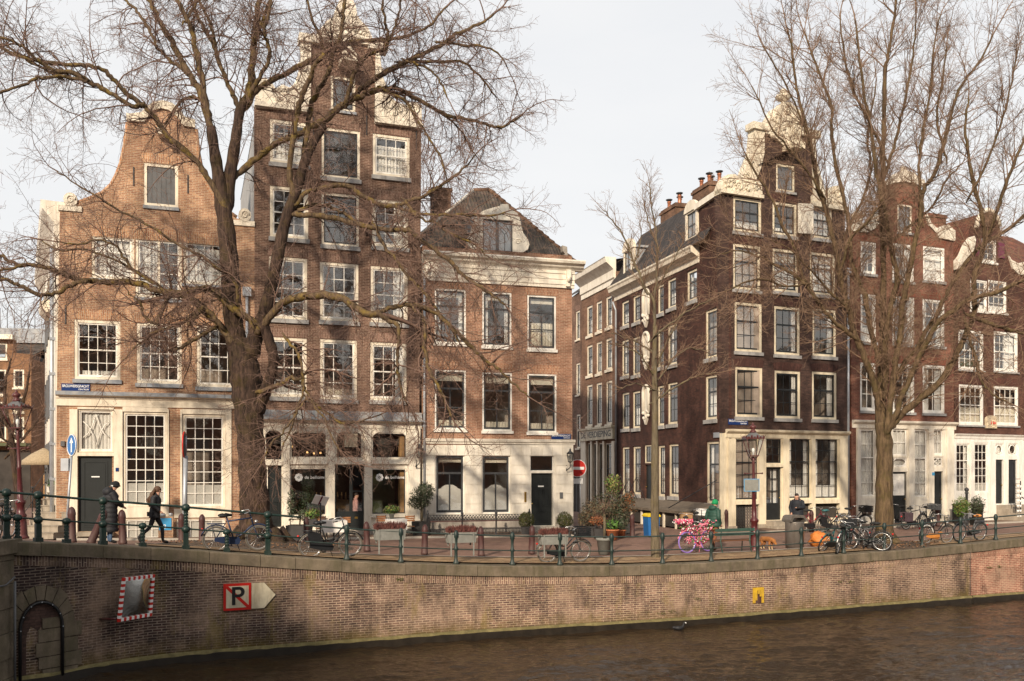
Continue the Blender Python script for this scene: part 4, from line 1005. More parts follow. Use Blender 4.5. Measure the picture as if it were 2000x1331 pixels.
for b in ((1436.5, 1481, 986, 1033), (1541, 1583, 984, 1012), (1592, 1638, 984, 1012)):
    a, c, z0, z1 = f.rect(b); f.hole((a, c, z0, z1)); mb = MB(); mb.box(a, c, .14, .17, z0, z1)
    g = f.build(mb, 'basement_window', 'interior_dark'); mb = MB()
    if b[0] < 1500:
        n = 9
        for i in range(n + 1): mb.tube([(lerp(a, c, i / n), .05, z0), (lerp(a, c, i / n), .05, z1)], .012, 4)
        for i in range(-8, n):
            p, q = i / n, (i + 8) / n
            for s_ in (1, -1):
                t0, t1 = max(0, -p * n / 8), min(1, (1 - p) * n / 8)
                if t1 > t0: mb.tube([(lerp(a, c, p + (q - p) * t0), .055, lerp(z0, z1, t0 if s_ > 0 else 1 - t0)), (lerp(a, c, p + (q - p) * t1), .055, lerp(z0, z1, t1 if s_ > 0 else 1 - t1))], .008, 4)
        f.build(mb, 'iron_grille', 'iron', g)
f.wall([(1414, 845), (1412, 600), (1408, 480), (1404, 378), (1472, 352), (1487, 300), (1489, 256), (1500, 240), (1570, 250), (1584, 262), (1588, 330), (1597, 402), (1650, 406), (1655, 845)], ['brick_front', 'brick_dark_up', 'iron'])
f.wall([(1414, 1080), (1415, 846), (1655, 846), (1656, 1080)], ['cream_warm', 'cream_warm', 'iron'], 'shopfront', extra=False)
f.boxes([((1421, 1435.5, 857, 1030), .07, .03), ((1481, 1494.5, 857, 1024), .07, .03), ((1528, 1540, 857, 1024), .07, .03), ((1583.7, 1591.3, 857, 1024), .06, .03), ((1638, 1654, 857, 1035), .07, .03)], 'cream_warm', 'pilaster')
f.boxes([((1436, 1480.7, 978, 985.5), .1, .03), ((1541, 1583.4, 976, 983.5), .1, .03), ((1592, 1637.6, 976, 983.5), .1, .03), ((1495, 1527.5, 906.5, 912.5), .09, .03)], 'cream_warm', 'window_rail')
f.boxes([((1419, 1437, 1028, 1042), .11, .0), ((1480, 1496, 1024, 1042), .11, 0), ((1527, 1656, 1024, 1042), .09, 0)], 'step_stone', 'plinth')
f.boxes([((1494, 1528, 1017, 1026), .6, .1), ((1490, 1531, 1026, 1036), .95, .1)], 'step_stone', 'doorstep')
f.moulding(f.P(1417, 845)[0], f.P(1656, 850)[0], f.P(1535, 857)[1], SHOPC, 'cream_warm', 'shop_cornice')
# carved cream gable pieces
mb = MB()
mb.prism(f.poly([(1404, 380), (1404, 368), (1410, 352), (1418, 343), (1432, 342), (1443, 350), (1450, 338), (1455, 325), (1460, 313), (1466, 300), (1468, 280), (1470, 258), (1467, 244), (1490, 247), (1490, 300), (1483, 330), (1474, 352), (1484, 362), (1486, 381)]), -.13, .34)
mb.prism(f.poly([(1583, 402), (1583, 384), (1592, 376), (1597, 366), (1604, 372), (1613, 380), (1622, 366), (1634, 364), (1644, 374), (1646, 388), (1650, 408)]), -.13, .34)
mb.prism(f.poly([(1570, 262), (1592, 266), (1590, 282), (1593, 320), (1600, 345), (1608, 372), (1597, 402), (1588, 395), (1586, 330), (1583, 285)]), -.12, .34)
u0, u1 = f.P(1465, 250)[0], f.P(1494, 250)[0]; mb.box(u0, u1, -.24, .34, f.P(1480, 256)[1], f.P(1480, 243)[1]); mb.box(f.P(1569, 265)[0], f.P(1597, 265)[0], -.24, .34, f.P(1583, 270)[1], f.P(1583, 257)[1])
mb.box(f.P(1404, 380)[0], f.P(1487, 380)[0], -.2, .3, f.P(1445, 384)[1], f.P(1445, 377)[1]); mb.box(f.P(1582, 404)[0], f.P(1651, 404)[0], -.2, .3, f.P(1616, 409)[1], f.P(1616, 401)[1])
rnd = random.Random(4)
for (x, y), r, fl in (((1422, 358), .26, 1), ((1440, 366), .2, -1), ((1474, 366), .2, 1), ((1462, 318), .14, 1), ((1458, 345), .16, -1), ((1600, 384), .18, 1), ((1632, 380), .24, -1), ((1614, 394), .14, 1), ((1592, 340), .12, 1)): scroll(mb, f.P(x, y), r, -.14, 1.6, .06, fl)
for k in range(46):
    x, y = rnd.uniform(1410, 1478), rnd.uniform(352, 375); u, z = f.P(x, y); mb.ball((u, -.13, z), rnd.uniform(.05, .1), 6)
for k in range(26):
    x, y = rnd.uniform(1590, 1642), rnd.uniform(380, 398); u, z = f.P(x, y); mb.ball((u, -.13, z), rnd.uniform(.05, .1), 6)
f.build(mb, 'gable_claw', 'carved_cream')
mb = MB()
mb.prism(f.poly([(1490, 262), (1490, 246), (1502, 228), (1510, 213), (1522, 208), (1526, 202), (1540, 202), (1545, 208), (1558, 218), (1570, 236), (1574, 250), (1590, 262), (1570, 266), (1558, 268), (1548, 286), (1526, 286), (1512, 272), (1498, 264)]), -.15, .34)
u, z = f.P(1533, 203); mb.lathe([(.2, 0), (.12, .08), (.1, .14), (.26, .2), (.38, .32), (.36, .4), (.16, .44), (.14, .5), (.2, .56), (.12, .7), (.02, .74)], (u, .1, z), 10)
for (x, y), r, fl in (((1512, 232), .22, 1), ((1556, 236), .22, -1), ((1533, 222), .16, 1), ((1520, 262), .16, -1), ((1550, 264), .16, 1)): scroll(mb, f.P(x, y), r, -.16, 1.6, .06, fl)
for k in range(50):
    x = rnd.uniform(1502, 1566); y = rnd.uniform(228, 270); u, z = f.P(x, y); mb.ball((u, -.15, z), rnd.uniform(.05, .1), 6)
f.build(mb, 'gable_crest', 'carved_cream')
u0, u1 = f.P(1528, 290)[0], f.P(1550, 290)[0]; zt, zb = f.P(1540, 278)[1], f.P(1540, 300)[1]; um = (u0 + u1) / 2; mb = MB()
mb.add([(u0, -.8, zb), (u1, -.8, zb), (u1, -.8, zb + .25), (um, -.8, zt), (u0, -.8, zb + .25), (u0, 0, zb), (u1, 0, zb), (u1, 0, zb + .25), (um, 0, zt), (u0, 0, zb + .25)], [(0, 1, 2, 3, 4), (0, 4, 9, 5), (1, 6, 7, 2), (4, 3, 8, 9), (3, 2, 7, 8), (0, 5, 6, 1)])
f.build(mb, 'hoist_housing', 'cream_warm')
a, c, z0, z1 = f.rect((1557, 1582, 400, 458)); mb = MB(); mb.box(0, c - a, -.03, .02, z0, z1); mb2 = MB()
mb.v = [tuple(Matrix.Translation((a, -.05, 0)) @ Matrix.Rotation(R(-14), 4, 'Z') @ Vector(p)) for p in mb.v]; f.build(mb, 'shutter', 'cream_pale')
f.interior([f.P(1530, 845)[1], f.P(1530, 705)[1], f.P(1530, 580)[1], f.P(1530, 470)[1], f.P(1530, 390)[1]], .75, f.L - .1, 0, f.P(1530, 388)[1], dep=3)
for x, y, mt in ((1477, 755, 'wood_warm'), (1605, 780, 'interior_dark')):
    u, z = f.P(x, y, -2.8); mb = MB(); mb.box(u - .25, u + .25, 2.7, 2.78, z - .45, z + .45); f.build(mb, 'picture', mt)
# long side wall
g = Fac(S0, C0, h.root); SW = dict(frame='cream_warm', sash='dark_sash', cols=2, sill='grey_stone', fw=.12, rail=.08, mw=.03, sillh=.18, sw=.06, lint=False, y=.04)
ROWS = [[(1214, 1228, 588, 637), (1236, 1250, 577, 630), (1284, 1296, 556, 613), (1303.5, 1320, 544, 602), (1341, 1361, 527, 588)],
        [(1214, 1228, 664, 735), (1235, 1250, 658, 733), (1284, 1296, 642, 718), (1303.5, 1322, 634, 713), (1377, 1400, 604, 700)],
        [(1214.5, 1229, 767, 838), (1235, 1250, 764, 837), (1283.5, 1297, 753, 832), (1303.5, 1323, 747, 829), (1377, 1400, 733, 820)],
        [(1215, 1229, 873, 967), (1236, 1251, 872, 966), (1285, 1298.5, 870, 970), (1306, 1325, 867, 970), (1379.5, 1404, 862, 984)]]
for i, row in enumerate(ROWS):
    for j, b in enumerate(row):
        g.window(b, rt=1, rb=2, split=.36, curtain=[('low', 'curtain', .55)] if (i + j) % 3 == 0 else [('side', 'curtain', .2)] if (i + j) % 3 == 1 else [('full', 'curtain')] if i == 3 else None, **SW)
g.window((1259.5, 1272, 870, 905), 'cream_warm', 'dark_sash', 2, 1, 1, None, None, .06, lint=False, name='transom_window')
g.door((1259.5, 1272, 908, 983), 'door_grey', handle='brass')
ytop = 575
g.wall([(1203, 1060), (1203, 585), (1366, 492), (1364.5, 404), (1404, 377), (1415, 470), (1415, 1060)], ['brick_dark', 'brick_dark_up', 'iron'], 'side_wall')
for yy in ((566, 640), (650, 722), (754, 830)):
    a, c, z0, z1 = g.rect((1256, 1271, yy[0], yy[1])); mb = MB(); um = (a + c) / 2; hw = (c - a) / 2 * .72; hh = z1 - z0
    arch = [(um + hw * math.cos(t), z1 - hw + hw * math.sin(t)) for t in [math.pi * i / 8 for i in range(9)]]
    mb.tube([(um + hw, -.06, z0 + hh * .32)] + [(u, -.06, z) for u, z in arch] + [(um - hw, -.06, z0 + hh * .32)], .09, 7)
    mb.box(um - hw, um + hw, -.03, 0, z0 + hh * .32, z1 - hw); mb.prism(arch, -.03, 0)
    for k in range(14): mb.ball((um + rnd.uniform(-hw, hw), -.08, z0 + hh * rnd.uniform(.16, .36)), .1, 6)
    mb.prism([(um - hw * .8, z0 + hh * .2), (um, z0), (um + hw * .8, z0 + hh * .2)], -.12, 0)
    g.build(mb, 'carved_niche', 'white_stone')
ua, za = g.P(1203, 583); ub, zb_ = g.P(1366, 497); zc = g.P(1300, 538)[1]
za = g.P(1367, 512)[1]
g.moulding(-.1, g.P(1366, 500)[0], za, [(.04, 0), (.06, .22), (.12, .26), (.2, .34), (.4, .46), (.44, .62), (.5, .7), (.5, .78)], 'cream', 'cornice')
uC = g.P(1366, 500)[0]; uT, zT = g.P(1347, 405, -1.4); zr0 = za + .78; zr1 = zT
def gslab(cs, name, mat):
    mb = MB(); c = [Vector(p) for p in cs]; e = (c[1] - c[0]).normalized(); nr_ = (c[1] - c[0]).cross(c[-1] - c[0]).normalized(); q = nr_.cross(e); mb.add(c, [tuple(range(len(c)))])
    return g.build(mb, name, mat, None, lambda p: ((p - c[0]).dot(e), (p - c[0]).dot(q)))
gslab([(-.1, -.4, zr0), (uC + 1.2, -.4, zr0), (uC + 1.2, 1.7, zr1 + .25), (-.1, 1.7, zr1 + .25)], 'roof', 'tiles_dark')
gslab([(-.1, 1.7, zr1 + .25), (g.L, 1.7, zr1 + .25), (g.L, 3.6, zr1 + 1.2), (-.1, 3.6, zr1 + 1.2)], 'roof', 'tiles_dark')
mb = MB(); p0, p1 = g.P(1362, 405), g.P(1405, 376); mb.box(0, 1, -.14, .3, 0, 1)
mb.v = []; mb.f = []; mb.m = []; mb.prism([(p0[0] - .05, p0[1] - .15), (p1[0] + .1, p1[1] - .15), (p1[0] + .1, p1[1] + .12), (p0[0] - .05, p0[1] + .12)], -.16, .35); g.build(mb, 'verge_board', 'cream_pale')
# narrow dormer beside the gable and broad dormer farther along
def side_dormer(bx, win, name='dormer', dep=1.6):
    a, c, z0, z1 = g.rect(bx); mb = MB(); y0 = -.05
    mb.box(a, c, y0, y0 + .08, z0, win_z(win)[0]); A, C, B, T = g.rect(win)
    mb.box(a, A, y0, y0 + .1, B, z1); mb.box(C, c, y0, y0 + .1, B, z1); mb.box(A, C, y0, y0 + .1, T, z1)
    um = (a + c) / 2; hw = (c - a) / 2; mb.prism([(um + hw * 1.08 * math.cos(t), z1 + hw * .85 * math.sin(t)) for t in [math.pi * i / 8 for i in range(9)]], y0 - .06, y0 + .1)
    d = g.build(mb, name, 'cream'); mb = MB()
    for q in ((A, A + .05, B, T), (C - .05, C, B, T), (A, C, T - .05, T), (A, C, B, B + .06), ((A + C) / 2 - .02, (A + C) / 2 + .02, B, T), (A, C, (B + T) / 2 - .03, (B + T) / 2 + .03)): mb.box(q[0], q[1], y0 + .05, y0 + .09, q[2], q[3])
    w = g.build(mb, 'window', 'dark_sash', d); mb = MB(); mb.quad((A, y0 + .07, B), (C, y0 + .07, B), (C, y0 + .07, T), (A, y0 + .07, T)); g.build(mb, 'pane', 'glass', d)
    mb = MB(); mb.box(a + .03, c - .03, y0 + .1, dep, z0, z1); mb.box(a - .1, c + .1, y0 + .1, dep, z1, z1 + .12); g.build(mb, 'dormer_cheek', 'lead', d)
def win_z(b): r = g.rect(b); return r[2], r[3]
side_dormer((1340, 1363.5, 413, 489), (1343, 1360, 416, 464)); side_dormer((1219, 1240, 489, 566), (1221, 1233, 492, 545), dep=2.6)
for (x0, x1, yt, yb), dep, n in (((1290, 1327, 402, 450), 2.2, 3), ((1352, 1388, 362, 395), 2.6, 4)):
    a, c, z0, z1 = g.rect((x0, x1, yt, yb), -dep); c = min(c, a + 1.9); mb = MB(); mb.box(a, c, dep, dep + 1.1, z0 - 2, z1); mb.box(a - .06, c + .06, dep - .06, dep + 1.16, z1 - .25, z1 - .1)
    ch = g.build(mb, 'chimney', 'brick_chimney')
    for i in range(n):
        mb = MB(); u = lerp(a + .3, c - .3, i / (n - 1)); mb.lathe([(.13, 0), (.11, .06), (.10, .42), (.13, .46), (.13, .5), (.1, .5)], (u, dep + .55 + (.2 if i % 2 else -.15), z1), 8); mb.lathe([(.03, .5), (.2, .6), (.2, .63), (.02, .68)], (u, dep + .55 + (.2 if i % 2 else -.15), z1), 8, 1); g.build(mb, 'chimney_pot', ['copper', 'iron'], ch)
mb = MB(); u, _ = g.P(1206, 700); mb.tube([(u, -.3, za - .1), (u, -.1, za - .6), (u, -.1, .1)], .06, 8); g.build(mb, 'drainpipe', 'zinc')
g.interior([g.P(1310, 850)[1], g.P(1310, 725)[1], g.P(1310, 620)[1]], .1, g.L - .3, 0, za, dep=2)
# cellar entrance built against the side wall
ua, uz = g.P(1236, 990)[0] - .6, g.P(1405, 990)[0]; zr = g.P(1300, 985)[1]; mb = MB()
mb.prism([(0, 0), (1, 0), (1, 1), (0, 1)], 0, 1); mb.v = []; mb.f = []; mb.m = []
OUT = 1.5
mb.add([(ua, 0, zr + .22), (uz, 0, zr + .22), (uz, -OUT - .15, zr - .12), (ua, -OUT - .15, zr - .12), (ua, 0, zr + .14), (uz, 0, zr + .14), (uz, -OUT - .15, zr - .24), (ua, -OUT - .15, zr - .24)], [(0, 3, 2, 1), (4, 5, 6, 7), (3, 7, 6, 2), (1, 2, 6, 5), (0, 4, 7, 3)])
lt = g.build(mb, 'cellar_lean_to', 'bark_slab'); mb = MB()
n = 8
for i in range(n + 1): u = lerp(ua + .05, uz - .05, i / n); mb.box(u - (.06 if i % 2 == 0 else .035), u + (.06 if i % 2 == 0 else .035), -OUT - .04, -OUT + .04, -.05, zr - .2)
g.build(mb, 'glazing_post', 'cream', lt); mb = MB(); mb.box(ua, uz, -OUT + .045, -OUT + .06, .02, zr - .2); mb.box(ua, ua + .05, -OUT + .06, 0, .02, zr - .1); mb.box(uz - .05, uz, -OUT + .06, 0, .02, zr - .1); g.build(mb, 'glazing', 'interior_dark', lt)
mb = MB(); u0 = g.P(1345, 960)[0]
for q in ((1262, 935), (1247, 940), (1230, 930)):
    uu, zz = g.P(*q); mb.tube([(uu + .9, -.5, zr + .2), (uu + .3, -.7, zz + .1), (uu - .3, -.9, zr + .4), (uu - .6, -.9, .4)], .02, 5)
mb.tube([(g.P(1412, 940)[0], -.3, g.P(1412, 938)[1]), (g.P(1370, 1000)[0], -1.7, .9)], .022, 5)
g.build(mb, 'handrail', 'iron')
u, z = g.P(1404, 848); mb = MB(); a, c, z0, z1 = g.rect((1395, 1411, 845, 855)); mb.box(a, c, -.05, 0, z0, z1); g.build(mb, 'blank_sign', 'zinc')

# ---- 5. shop house in the side street, and the narrow one behind it
V1 = S0; V0 = (C0[0] + SD.x * 17.45, C0[1] + 17.45)
h = House('side_street_house', 'brown brick side street house with three window columns and white cornice over a shopfront', V0, (V1[0] - .0, V1[1] - .02)); f = h.f
for xs, rows in (((1146, 1157), ((598, 656), (675, 734), (752, 833))), ((1164.5, 1175.5), ((589, 648), (668, 730), (748, 831))), ((1183.5, 1195.5), ((579, 640), (661, 722), (744, 829)))):
    for i, (a, b) in enumerate(rows): f.window((xs[0], xs[1], a, b), 'cream', 'dark_sash', 2, 1, 2, .36, 'cream', .13, curtain=[('low', 'curtain', .55)] if i < 2 else [('blind', 'blind', .4)], sw=.05, lint=True, sillh=.16, y=.02)
for x0, x1 in ((1148, 1155), (1159, 1166.5), (1170, 1179), (1183, 1197)): f.window((x0, x1, 866, 990), 'cream', 'dark_sash', 2, 2, 3, .4, None, .05, lint=False, name='shop_window')
f.wall([(1138, 1060), (1136, 572), (1204, 530), (1203, 1060)], ['brick_verd', 'brick_verd', 'iron'])
for x, ys in ((1140, (607, 682, 757)), (1161, (600, 676, 750)), (1179.5, (592, 668, 744))):
    for y in ys: f.anchor(x, y - 20, .45)
zc = f.P(1170, 570)[1]
f.moulding(-.1, f.L + .02, zc, [(.06, 0), (.06, .3), (.14, .34), (.14, .8), (.2, .86), (.34, 1.0), (.6, 1.2), (.66, 1.45), (.7, 1.5)], 'cream_pale', 'cornice')
f.boxes([((1137.5, 1147, 862, 1030), .12, 0), ((1155.5, 1158.5, 862, 1030), .1, 0), ((1167, 1169.5, 862, 1030), .1, 0), ((1179.5, 1182.5, 862, 1030), .1, 0), ((1197.5, 1203, 862, 1030), .12, 0)], 'cream', 'pilaster')
a, c, z0, z1 = f.rect((1138, 1203, 839, 860)); mb = MB(); mb.box(a, c, -.22, 0, z0, z1); mb.box(a - .05, c + .05, -.32, 0, z1, z1 + .12); s_ = f.build(mb, 'shop_fascia', 'sign_cream')
tx_ = text_mesh('fascia_lettering', 'DE VERDIEPING', (z1 - z0) * .78, 'sign_black', h.root, f.M @ Matrix.Translation(((a + c) / 2, -.222, (z0 + z1) / 2)) @ UPRIGHT, .008); tx_.data.transform(f.M @ Matrix.Translation(((a + c) / 2, 0, 0)) @ Matrix.Diagonal(((c - a) * .9 / max(.1, tx_.dimensions.x), 1, 1, 1)) @ Matrix.Translation((-(a + c) / 2, 0, 0)) @ f.M.inverted())
h.body(.02, f.L - .02, .3, 9, -.2, zc + .6, 'brick_verd'); h.slab([(0, .0, zc + 1.4), (f.L, .0, zc + 1.4), (f.L, 4, zc + 2.2), (0, 4, zc + 2.2)], 'roof', 'tiles_dark')
f.interior([f.P(1170, 840)[1], f.P(1170, 740)[1], f.P(1170, 660)[1]], .1, f.L - .1, 0, zc, dep=2)
N0 = (C0[0] + SD.x * 21.5, C0[1] + 21.5)
h = House('side_street_house', 'narrow strip of brown brick house glimpsed between the rose corner house and the shop house', N0, (V0[0], V0[1] - .02)); f = h.f
for b in ((1125, 1132.5, 608, 664), (1125.5, 1133, 710, 772), (1126, 1133.5, 810, 876)): f.window(b, 'cream', 'dark_sash', 1, 1, 1, .5, 'cream', .1, curtain=[('low', 'curtain', .7)], lint=True, sw=.05)
f.wall([(1112, 1060), (1112, 585), (1136, 566), (1137.5, 1060)], ['brick_brown', 'brick_brown_up', 'iron'])
f.boxes([((1117, 1136.5, 898, 1040), .08, 0)], 'hatch_grey', 'shopfront'); f.boxes([((1120, 1127, 905, 1030), .1, 0), ((1129, 1135, 905, 1030), .1, 0)], 'interior_dark', 'shop_window')
zc = f.P(1125, 575)[1]; h.body(.02, f.L - .02, .3, 6, -.2, zc, 'brick_brown'); h.slab([(0, -.1, zc), (f.L, -.1, zc), (f.L, 3, zc + 2.2), (0, 3, zc + 2.2)], 'roof', 'tiles_dark')

# ---- 6. red house with neck gable
D0, D1 = (16.25, 42.95), (22.40, 45.38)
h = House('gable_house', 'red brick house with small white neck gable behind the right hand tree', D0, D1); f = h.f
RW = dict(frame='white_paint', sash='white_paint', cols=2, sill='grey_stone', fw=.1, sillh=.12, rail=.05, mw=.03)
for b, cu in (((1681, 1711, 473, 536), None), ((1743, 1785, 477, 550), [('right', 'curtain', .45)]), ((1803, 1845, 483, 550), [('full', 'curtain')]), ((1681, 1711, 575, 669), [('low', 'curtain', .3)]), ((1743, 1786, 580, 673), [('side', 'curtain', .15)]),
              ((1802, 1845, 586, 677), [('side', 'curtain', .25)]), ((1680, 1710, 709, 803), None), ((1743, 1786, 712, 806), [('side', 'curtain', .2)]), ((1802, 1845, 714, 808), [('side', 'curtain', .35)])):
    f.window(b, rt=1, rb=2, split=.34, curtain=cu, **RW)
f.window((1753, 1781, 400, 455), 'cream', 'hatch_grey', 1, 1, 1, None, 'grey_stone', .08, curtain=[('full', 'hatch_grey')], bars=False)
for b in ((1680, 1711, 837, 972), (1785, 1812.5, 838, 973)): f.window(b, 'cream_pale', 'white_paint', 2, 2, 3, .42, None, .06, curtain=[('full', 'curtain')], lint=False, name='shop_window')
f.window((1743, 1773, 837, 892), 'cream_pale', 'white_paint', 3, 1, 1, None, None, .05, curtain=[('full', 'curtain')], lint=False, name='transom_window')
f.window((1823, 1843, 838, 890), 'cream_pale', 'white_paint', 2, 1, 1, None, None, .05, curtain=[('full', 'curtain')], lint=False, name='transom_window')
for b, kind in (((1743, 1773, 893, 914), 'oval'), ((1823, 1843, 892, 913), 'diamond')):
    w = f.window(b, 'cream_pale', 'white_paint', 1, 1, 1, None, None, .05, curtain=[('full', 'curtain')], lint=False, bars=False, name='fan_window'); a, c, z0, z1 = f.rect(b); um, zm = (a + c) / 2, (z0 + z1) / 2; mb = MB()
    rx, rz = (c - a) / 2 - .1, (z1 - z0) / 2 - .06
    if kind == 'oval': mb.tube([(um + rx * math.cos(t), .06, zm + rz * math.sin(t)) for t in [i * .3927 for i in range(16)]], .025, 6, closed=True)
    else:
        for sx in (1, -1):
            for sz in (1, -1): mb.tube([(um + sx * rx, .06, zm), (um + sx * rx * .3, .06, zm + sz * rz * .3), (um, .06, zm + sz * rz)], .02, 5)
    f.build(mb, 'tracery', 'white_paint', w)
f.door((1744, 1772, 922, 1014), 'black_paint', ((.12, .88, .05, .42),), side=.9); a, c, z0, z1 = f.rect((1747, 1769, 926, 968)); mb = MB(); mb.box(a, c, .085, .1, z0, z1); mb.box((a + c) / 2 - .02, (a + c) / 2 + .02, .07, .085, z0, z1); f.build(mb, 'door_light', 'curtain')
f.door((1825, 1842, 921, 1014), 'black_paint', side=.9)
for b in ((1683, 1708, 988, 1012),): f.window(b, 'cream_pale', 'white_paint', 2, 1, 1, None, None, .04, lint=False, name='basement_window')
f.wall([(1663, 836), (1662, 452), (1690, 455), (1715, 440), (1728, 420), (1735, 400), (1736, 352), (1799, 358), (1801, 400), (1808, 425), (1822, 448), (1862, 470), (1863, 836)], ['brick_red', 'brick_red_up', 'iron'])
f.wall([(1663, 1080), (1663, 837), (1672, 837), (1672, 1080)], ['brick_red', 'brick_red', 'iron'], 'wall_strip', extra=False)
f.wall([(1672.3, 1080), (1672.3, 835), (1863, 835), (1863, 1080)], ['cream_pale'] * 3, 'shopfront', extra=False)
f.moulding(f.P(1664, 830)[0], f.P(1866, 840)[0], f.P(1765, 838)[1], SHOPC, 'cream_pale', 'shop_cornice')
f.boxes([((1673, 1679.5, 838, 1020), .06, 0), ((1711.5, 1720, 838, 1020), .06, 0), ((1774, 1784.5, 838, 1020), .07, 0), ((1813, 1822.5, 838, 1020), .06, 0), ((1848, 1861, 838, 1020), .08, 0)], 'cream_pale', 'pilaster')
f.boxes([((1720.5, 1742.5, 838, 972), .02, 0)], 'cream_pale', 'panel')
mb = MB()
mb.prism(f.poly([(1663, 452), (1663, 438), (1670, 436), (1692, 436), (1704, 428), (1714, 415), (1722, 418), (1716, 436), (1705, 448), (1692, 455)]), -.1, .32); u, z = f.P(1677, 425); mb.ball((u, .1, z), .36, 10, sc=(1, .5, 1)); scroll(mb, (u, z), .24, -.1, 1.5, .05)
mb.prism(f.poly([(1863, 472), (1863, 452), (1850, 440), (1843, 441), (1838, 448), (1826, 446), (1816, 436), (1809, 420), (1806, 424), (1813, 442), (1828, 458), (1832, 466)]), -.1, .32)
f.build(mb, 'gable_claw', 'carved_stone')
mb = MB(); mb.prism(f.poly([(1731, 362), (1731, 352), (1742, 348), (1752, 338), (1766, 333), (1780, 338), (1792, 348), (1803, 354), (1803, 364), (1790, 362), (1766, 356), (1745, 358)]), -.12, .32)
u, z = f.P(1767, 334); mb.ball((u, .1, z + .1), .16, 8)
f.build(mb, 'gable_crest', 'carved_stone')
f.interior([f.P(1765, 820)[1], f.P(1765, 690)[1], f.P(1765, 565)[1], f.P(1765, 465)[1]], .1, f.L - .1, 0, f.P(1765, 466)[1])
L = f.L; zs = f.P(1690, 450)[1]; zr = f.P(1766, 372)[1]; h.body(.02, L - .02, .3, 9, -.2, zs - .1, 'brick_red')
gable_roof(h, f.poly([(1662, 440), (1704, 448), (1722, 430), (1736, 352), (1766, 340), (1799, 358), (1806, 430), (1830, 460), (1863, 470)]), zs - .1, 'tiles_red', 10, .25)
a, c, z0, z1 = f.rect((1815, 1848, 418, 460), -1.6); mb = MB(); mb.box(a, c, 1.6, 2.6, z0 - 1, z1); mb.box(a - .05, c + .05, 1.55, 2.65, z1 - .2, z1 - .08); f.build(mb, 'chimney', 'brick_red')
mb = MB(); u = f.P(1660, 700)[0]; mb.tube([(u - .12, -.02, f.P(1660, 535)[1]), (u - .12, -.02, .1)], .06, 8); mb.box(u - .25, u + .02, -.12, .1, f.P(1660, 535)[1], f.P(1660, 525)[1]); f.build(mb, 'drainpipe', 'zinc')
mb = MB(); mb.box(u - .3, u + .1, .15, .4, 0, f.P(1660, 600)[1]); f.build(mb, 'wall_infill', 'brick_dark')
mb = MB(); a, c, z0, z1 = f.rect((1818.5, 1823, 923, 929)); mb.box(a, c, -.08, 0, z0, z1); f.build(mb, 'house_number', 'sky_blue')

# ---- 7. maroon house at the right, 8. the next one cut by the frame
E1 = (26.95, 47.55)
h = House('gable_house', 'maroon brown house with arched gable, twin black front doors and carved plaque', (22.44, 45.39), E1); f = h.f
EW = dict(frame='white_paint', sash='white_paint', cols=4, rt=2, rb=2, split=.5, sill='grey_stone', fw=.11, sillh=.08, mw=.028)
for b, cu in (((1872, 1921, 646, 724), [('low', 'interior_green', .3)]), ((1941, 1988, 649, 727), [('right', 'curtain', .5)]), ((1873, 1921, 752, 831), [('low', 'blind', .45)]), ((1941, 1989, 755, 832), [('low', 'blind', .45)])): f.window(b, curtain=cu, **EW)
for b in ((1895, 1928, 547, 608), (1930, 1966, 549, 611)): f.window(b, 'white_paint', 'white_paint', 3, 2, 2, .5, 'white_paint', .08, curtain=[('low', 'curtain', .2)], lint=False)
f.window((1917, 1946, 468, 513), 'white_paint', 'white_paint', 2, 1, 2, None, 'white_paint', .1, lint=False)
for b in ((1867, 1894.5, 866, 964), (1903, 1931, 865, 964)): f.window(b, 'white_paint', 'white_paint', 3, 2, 4, .34, None, .06, curtain=[('film', 'frosted', .19)] + ([('side', 'curtain', .2)] if b[0] < 1900 else []), lint=False, name='shop_window')
for x0, x1 in ((1944, 1961), (1969, 1988)):
    w = f.window((x0, x1, 866, 891), 'white_paint', 'white_paint', 1, 1, 1, None, None, .05, curtain=[('full', 'curtain')] if x0 < 1950 else None, lint=False, bars=False, name='fan_window'); a, c, z0, z1 = f.rect((x0, x1, 866, 891)); mb = MB()
    q = min(c - a, z1 - z0) / 2 - .1; mb.tube([((a + c) / 2 + q * math.cos(t), .06, (z0 + z1) / 2 + q * math.sin(t)) for t in [i * .3927 for i in range(16)]], .03, 6, closed=True); f.build(mb, 'tracery', 'white_paint', w)
    f.door((x0 + 1, x1 - 1, 898, 984), 'black_paint', side=.9)
f.wall([(1864, 850), (1864, 540), (1880, 528), (1893, 505), (1901, 470), (1907, 440), (1912, 424), (1925, 414), (1940, 420), (1950, 436), (1957, 465), (1968, 500), (1985, 530), (1999, 545), (2000, 850)], ['brick_maroon', 'brick_maroon_up', 'iron'])
f.wall([(1864, 1080), (1864, 851), (2000, 851), (2000, 1080)], ['white_paint'] * 3, 'shopfront', extra=False)
f.moulding(f.P(1864, 850)[0], f.P(2000, 855)[0], f.P(1930, 858)[1], [(.03, 0), (.05, .12), (.1, .16), (.14, .22), (.1, .24)], 'white_paint', 'shop_cornice')
f.boxes([((1895.5, 1902, 862, 1000), .04, 0), ((1932, 1943, 862, 1020), .05, 0), ((1962, 1968, 862, 988), .05, 0), ((1989.5, 1999, 862, 1030), .05, 0), ((1870, 1893, 975, 1000), .03, 0), ((1905, 1930, 975, 1000), .03, 0)], 'white_paint', 'pilaster')
mb = MB(); pts = [(1866, 527), (1866, 515), (1880, 498), (1890, 475), (1900, 462), (1904, 470), (1896, 500), (1884, 520)]; mb.prism(f.poly(pts), -.1, .3)
mb.prism(f.poly([(1968, 500), (1972, 508), (1986, 516), (2000, 512), (2000, 536), (1988, 538), (1976, 526)]), -.1, .3); f.build(mb, 'gable_claw', 'carved_stone')
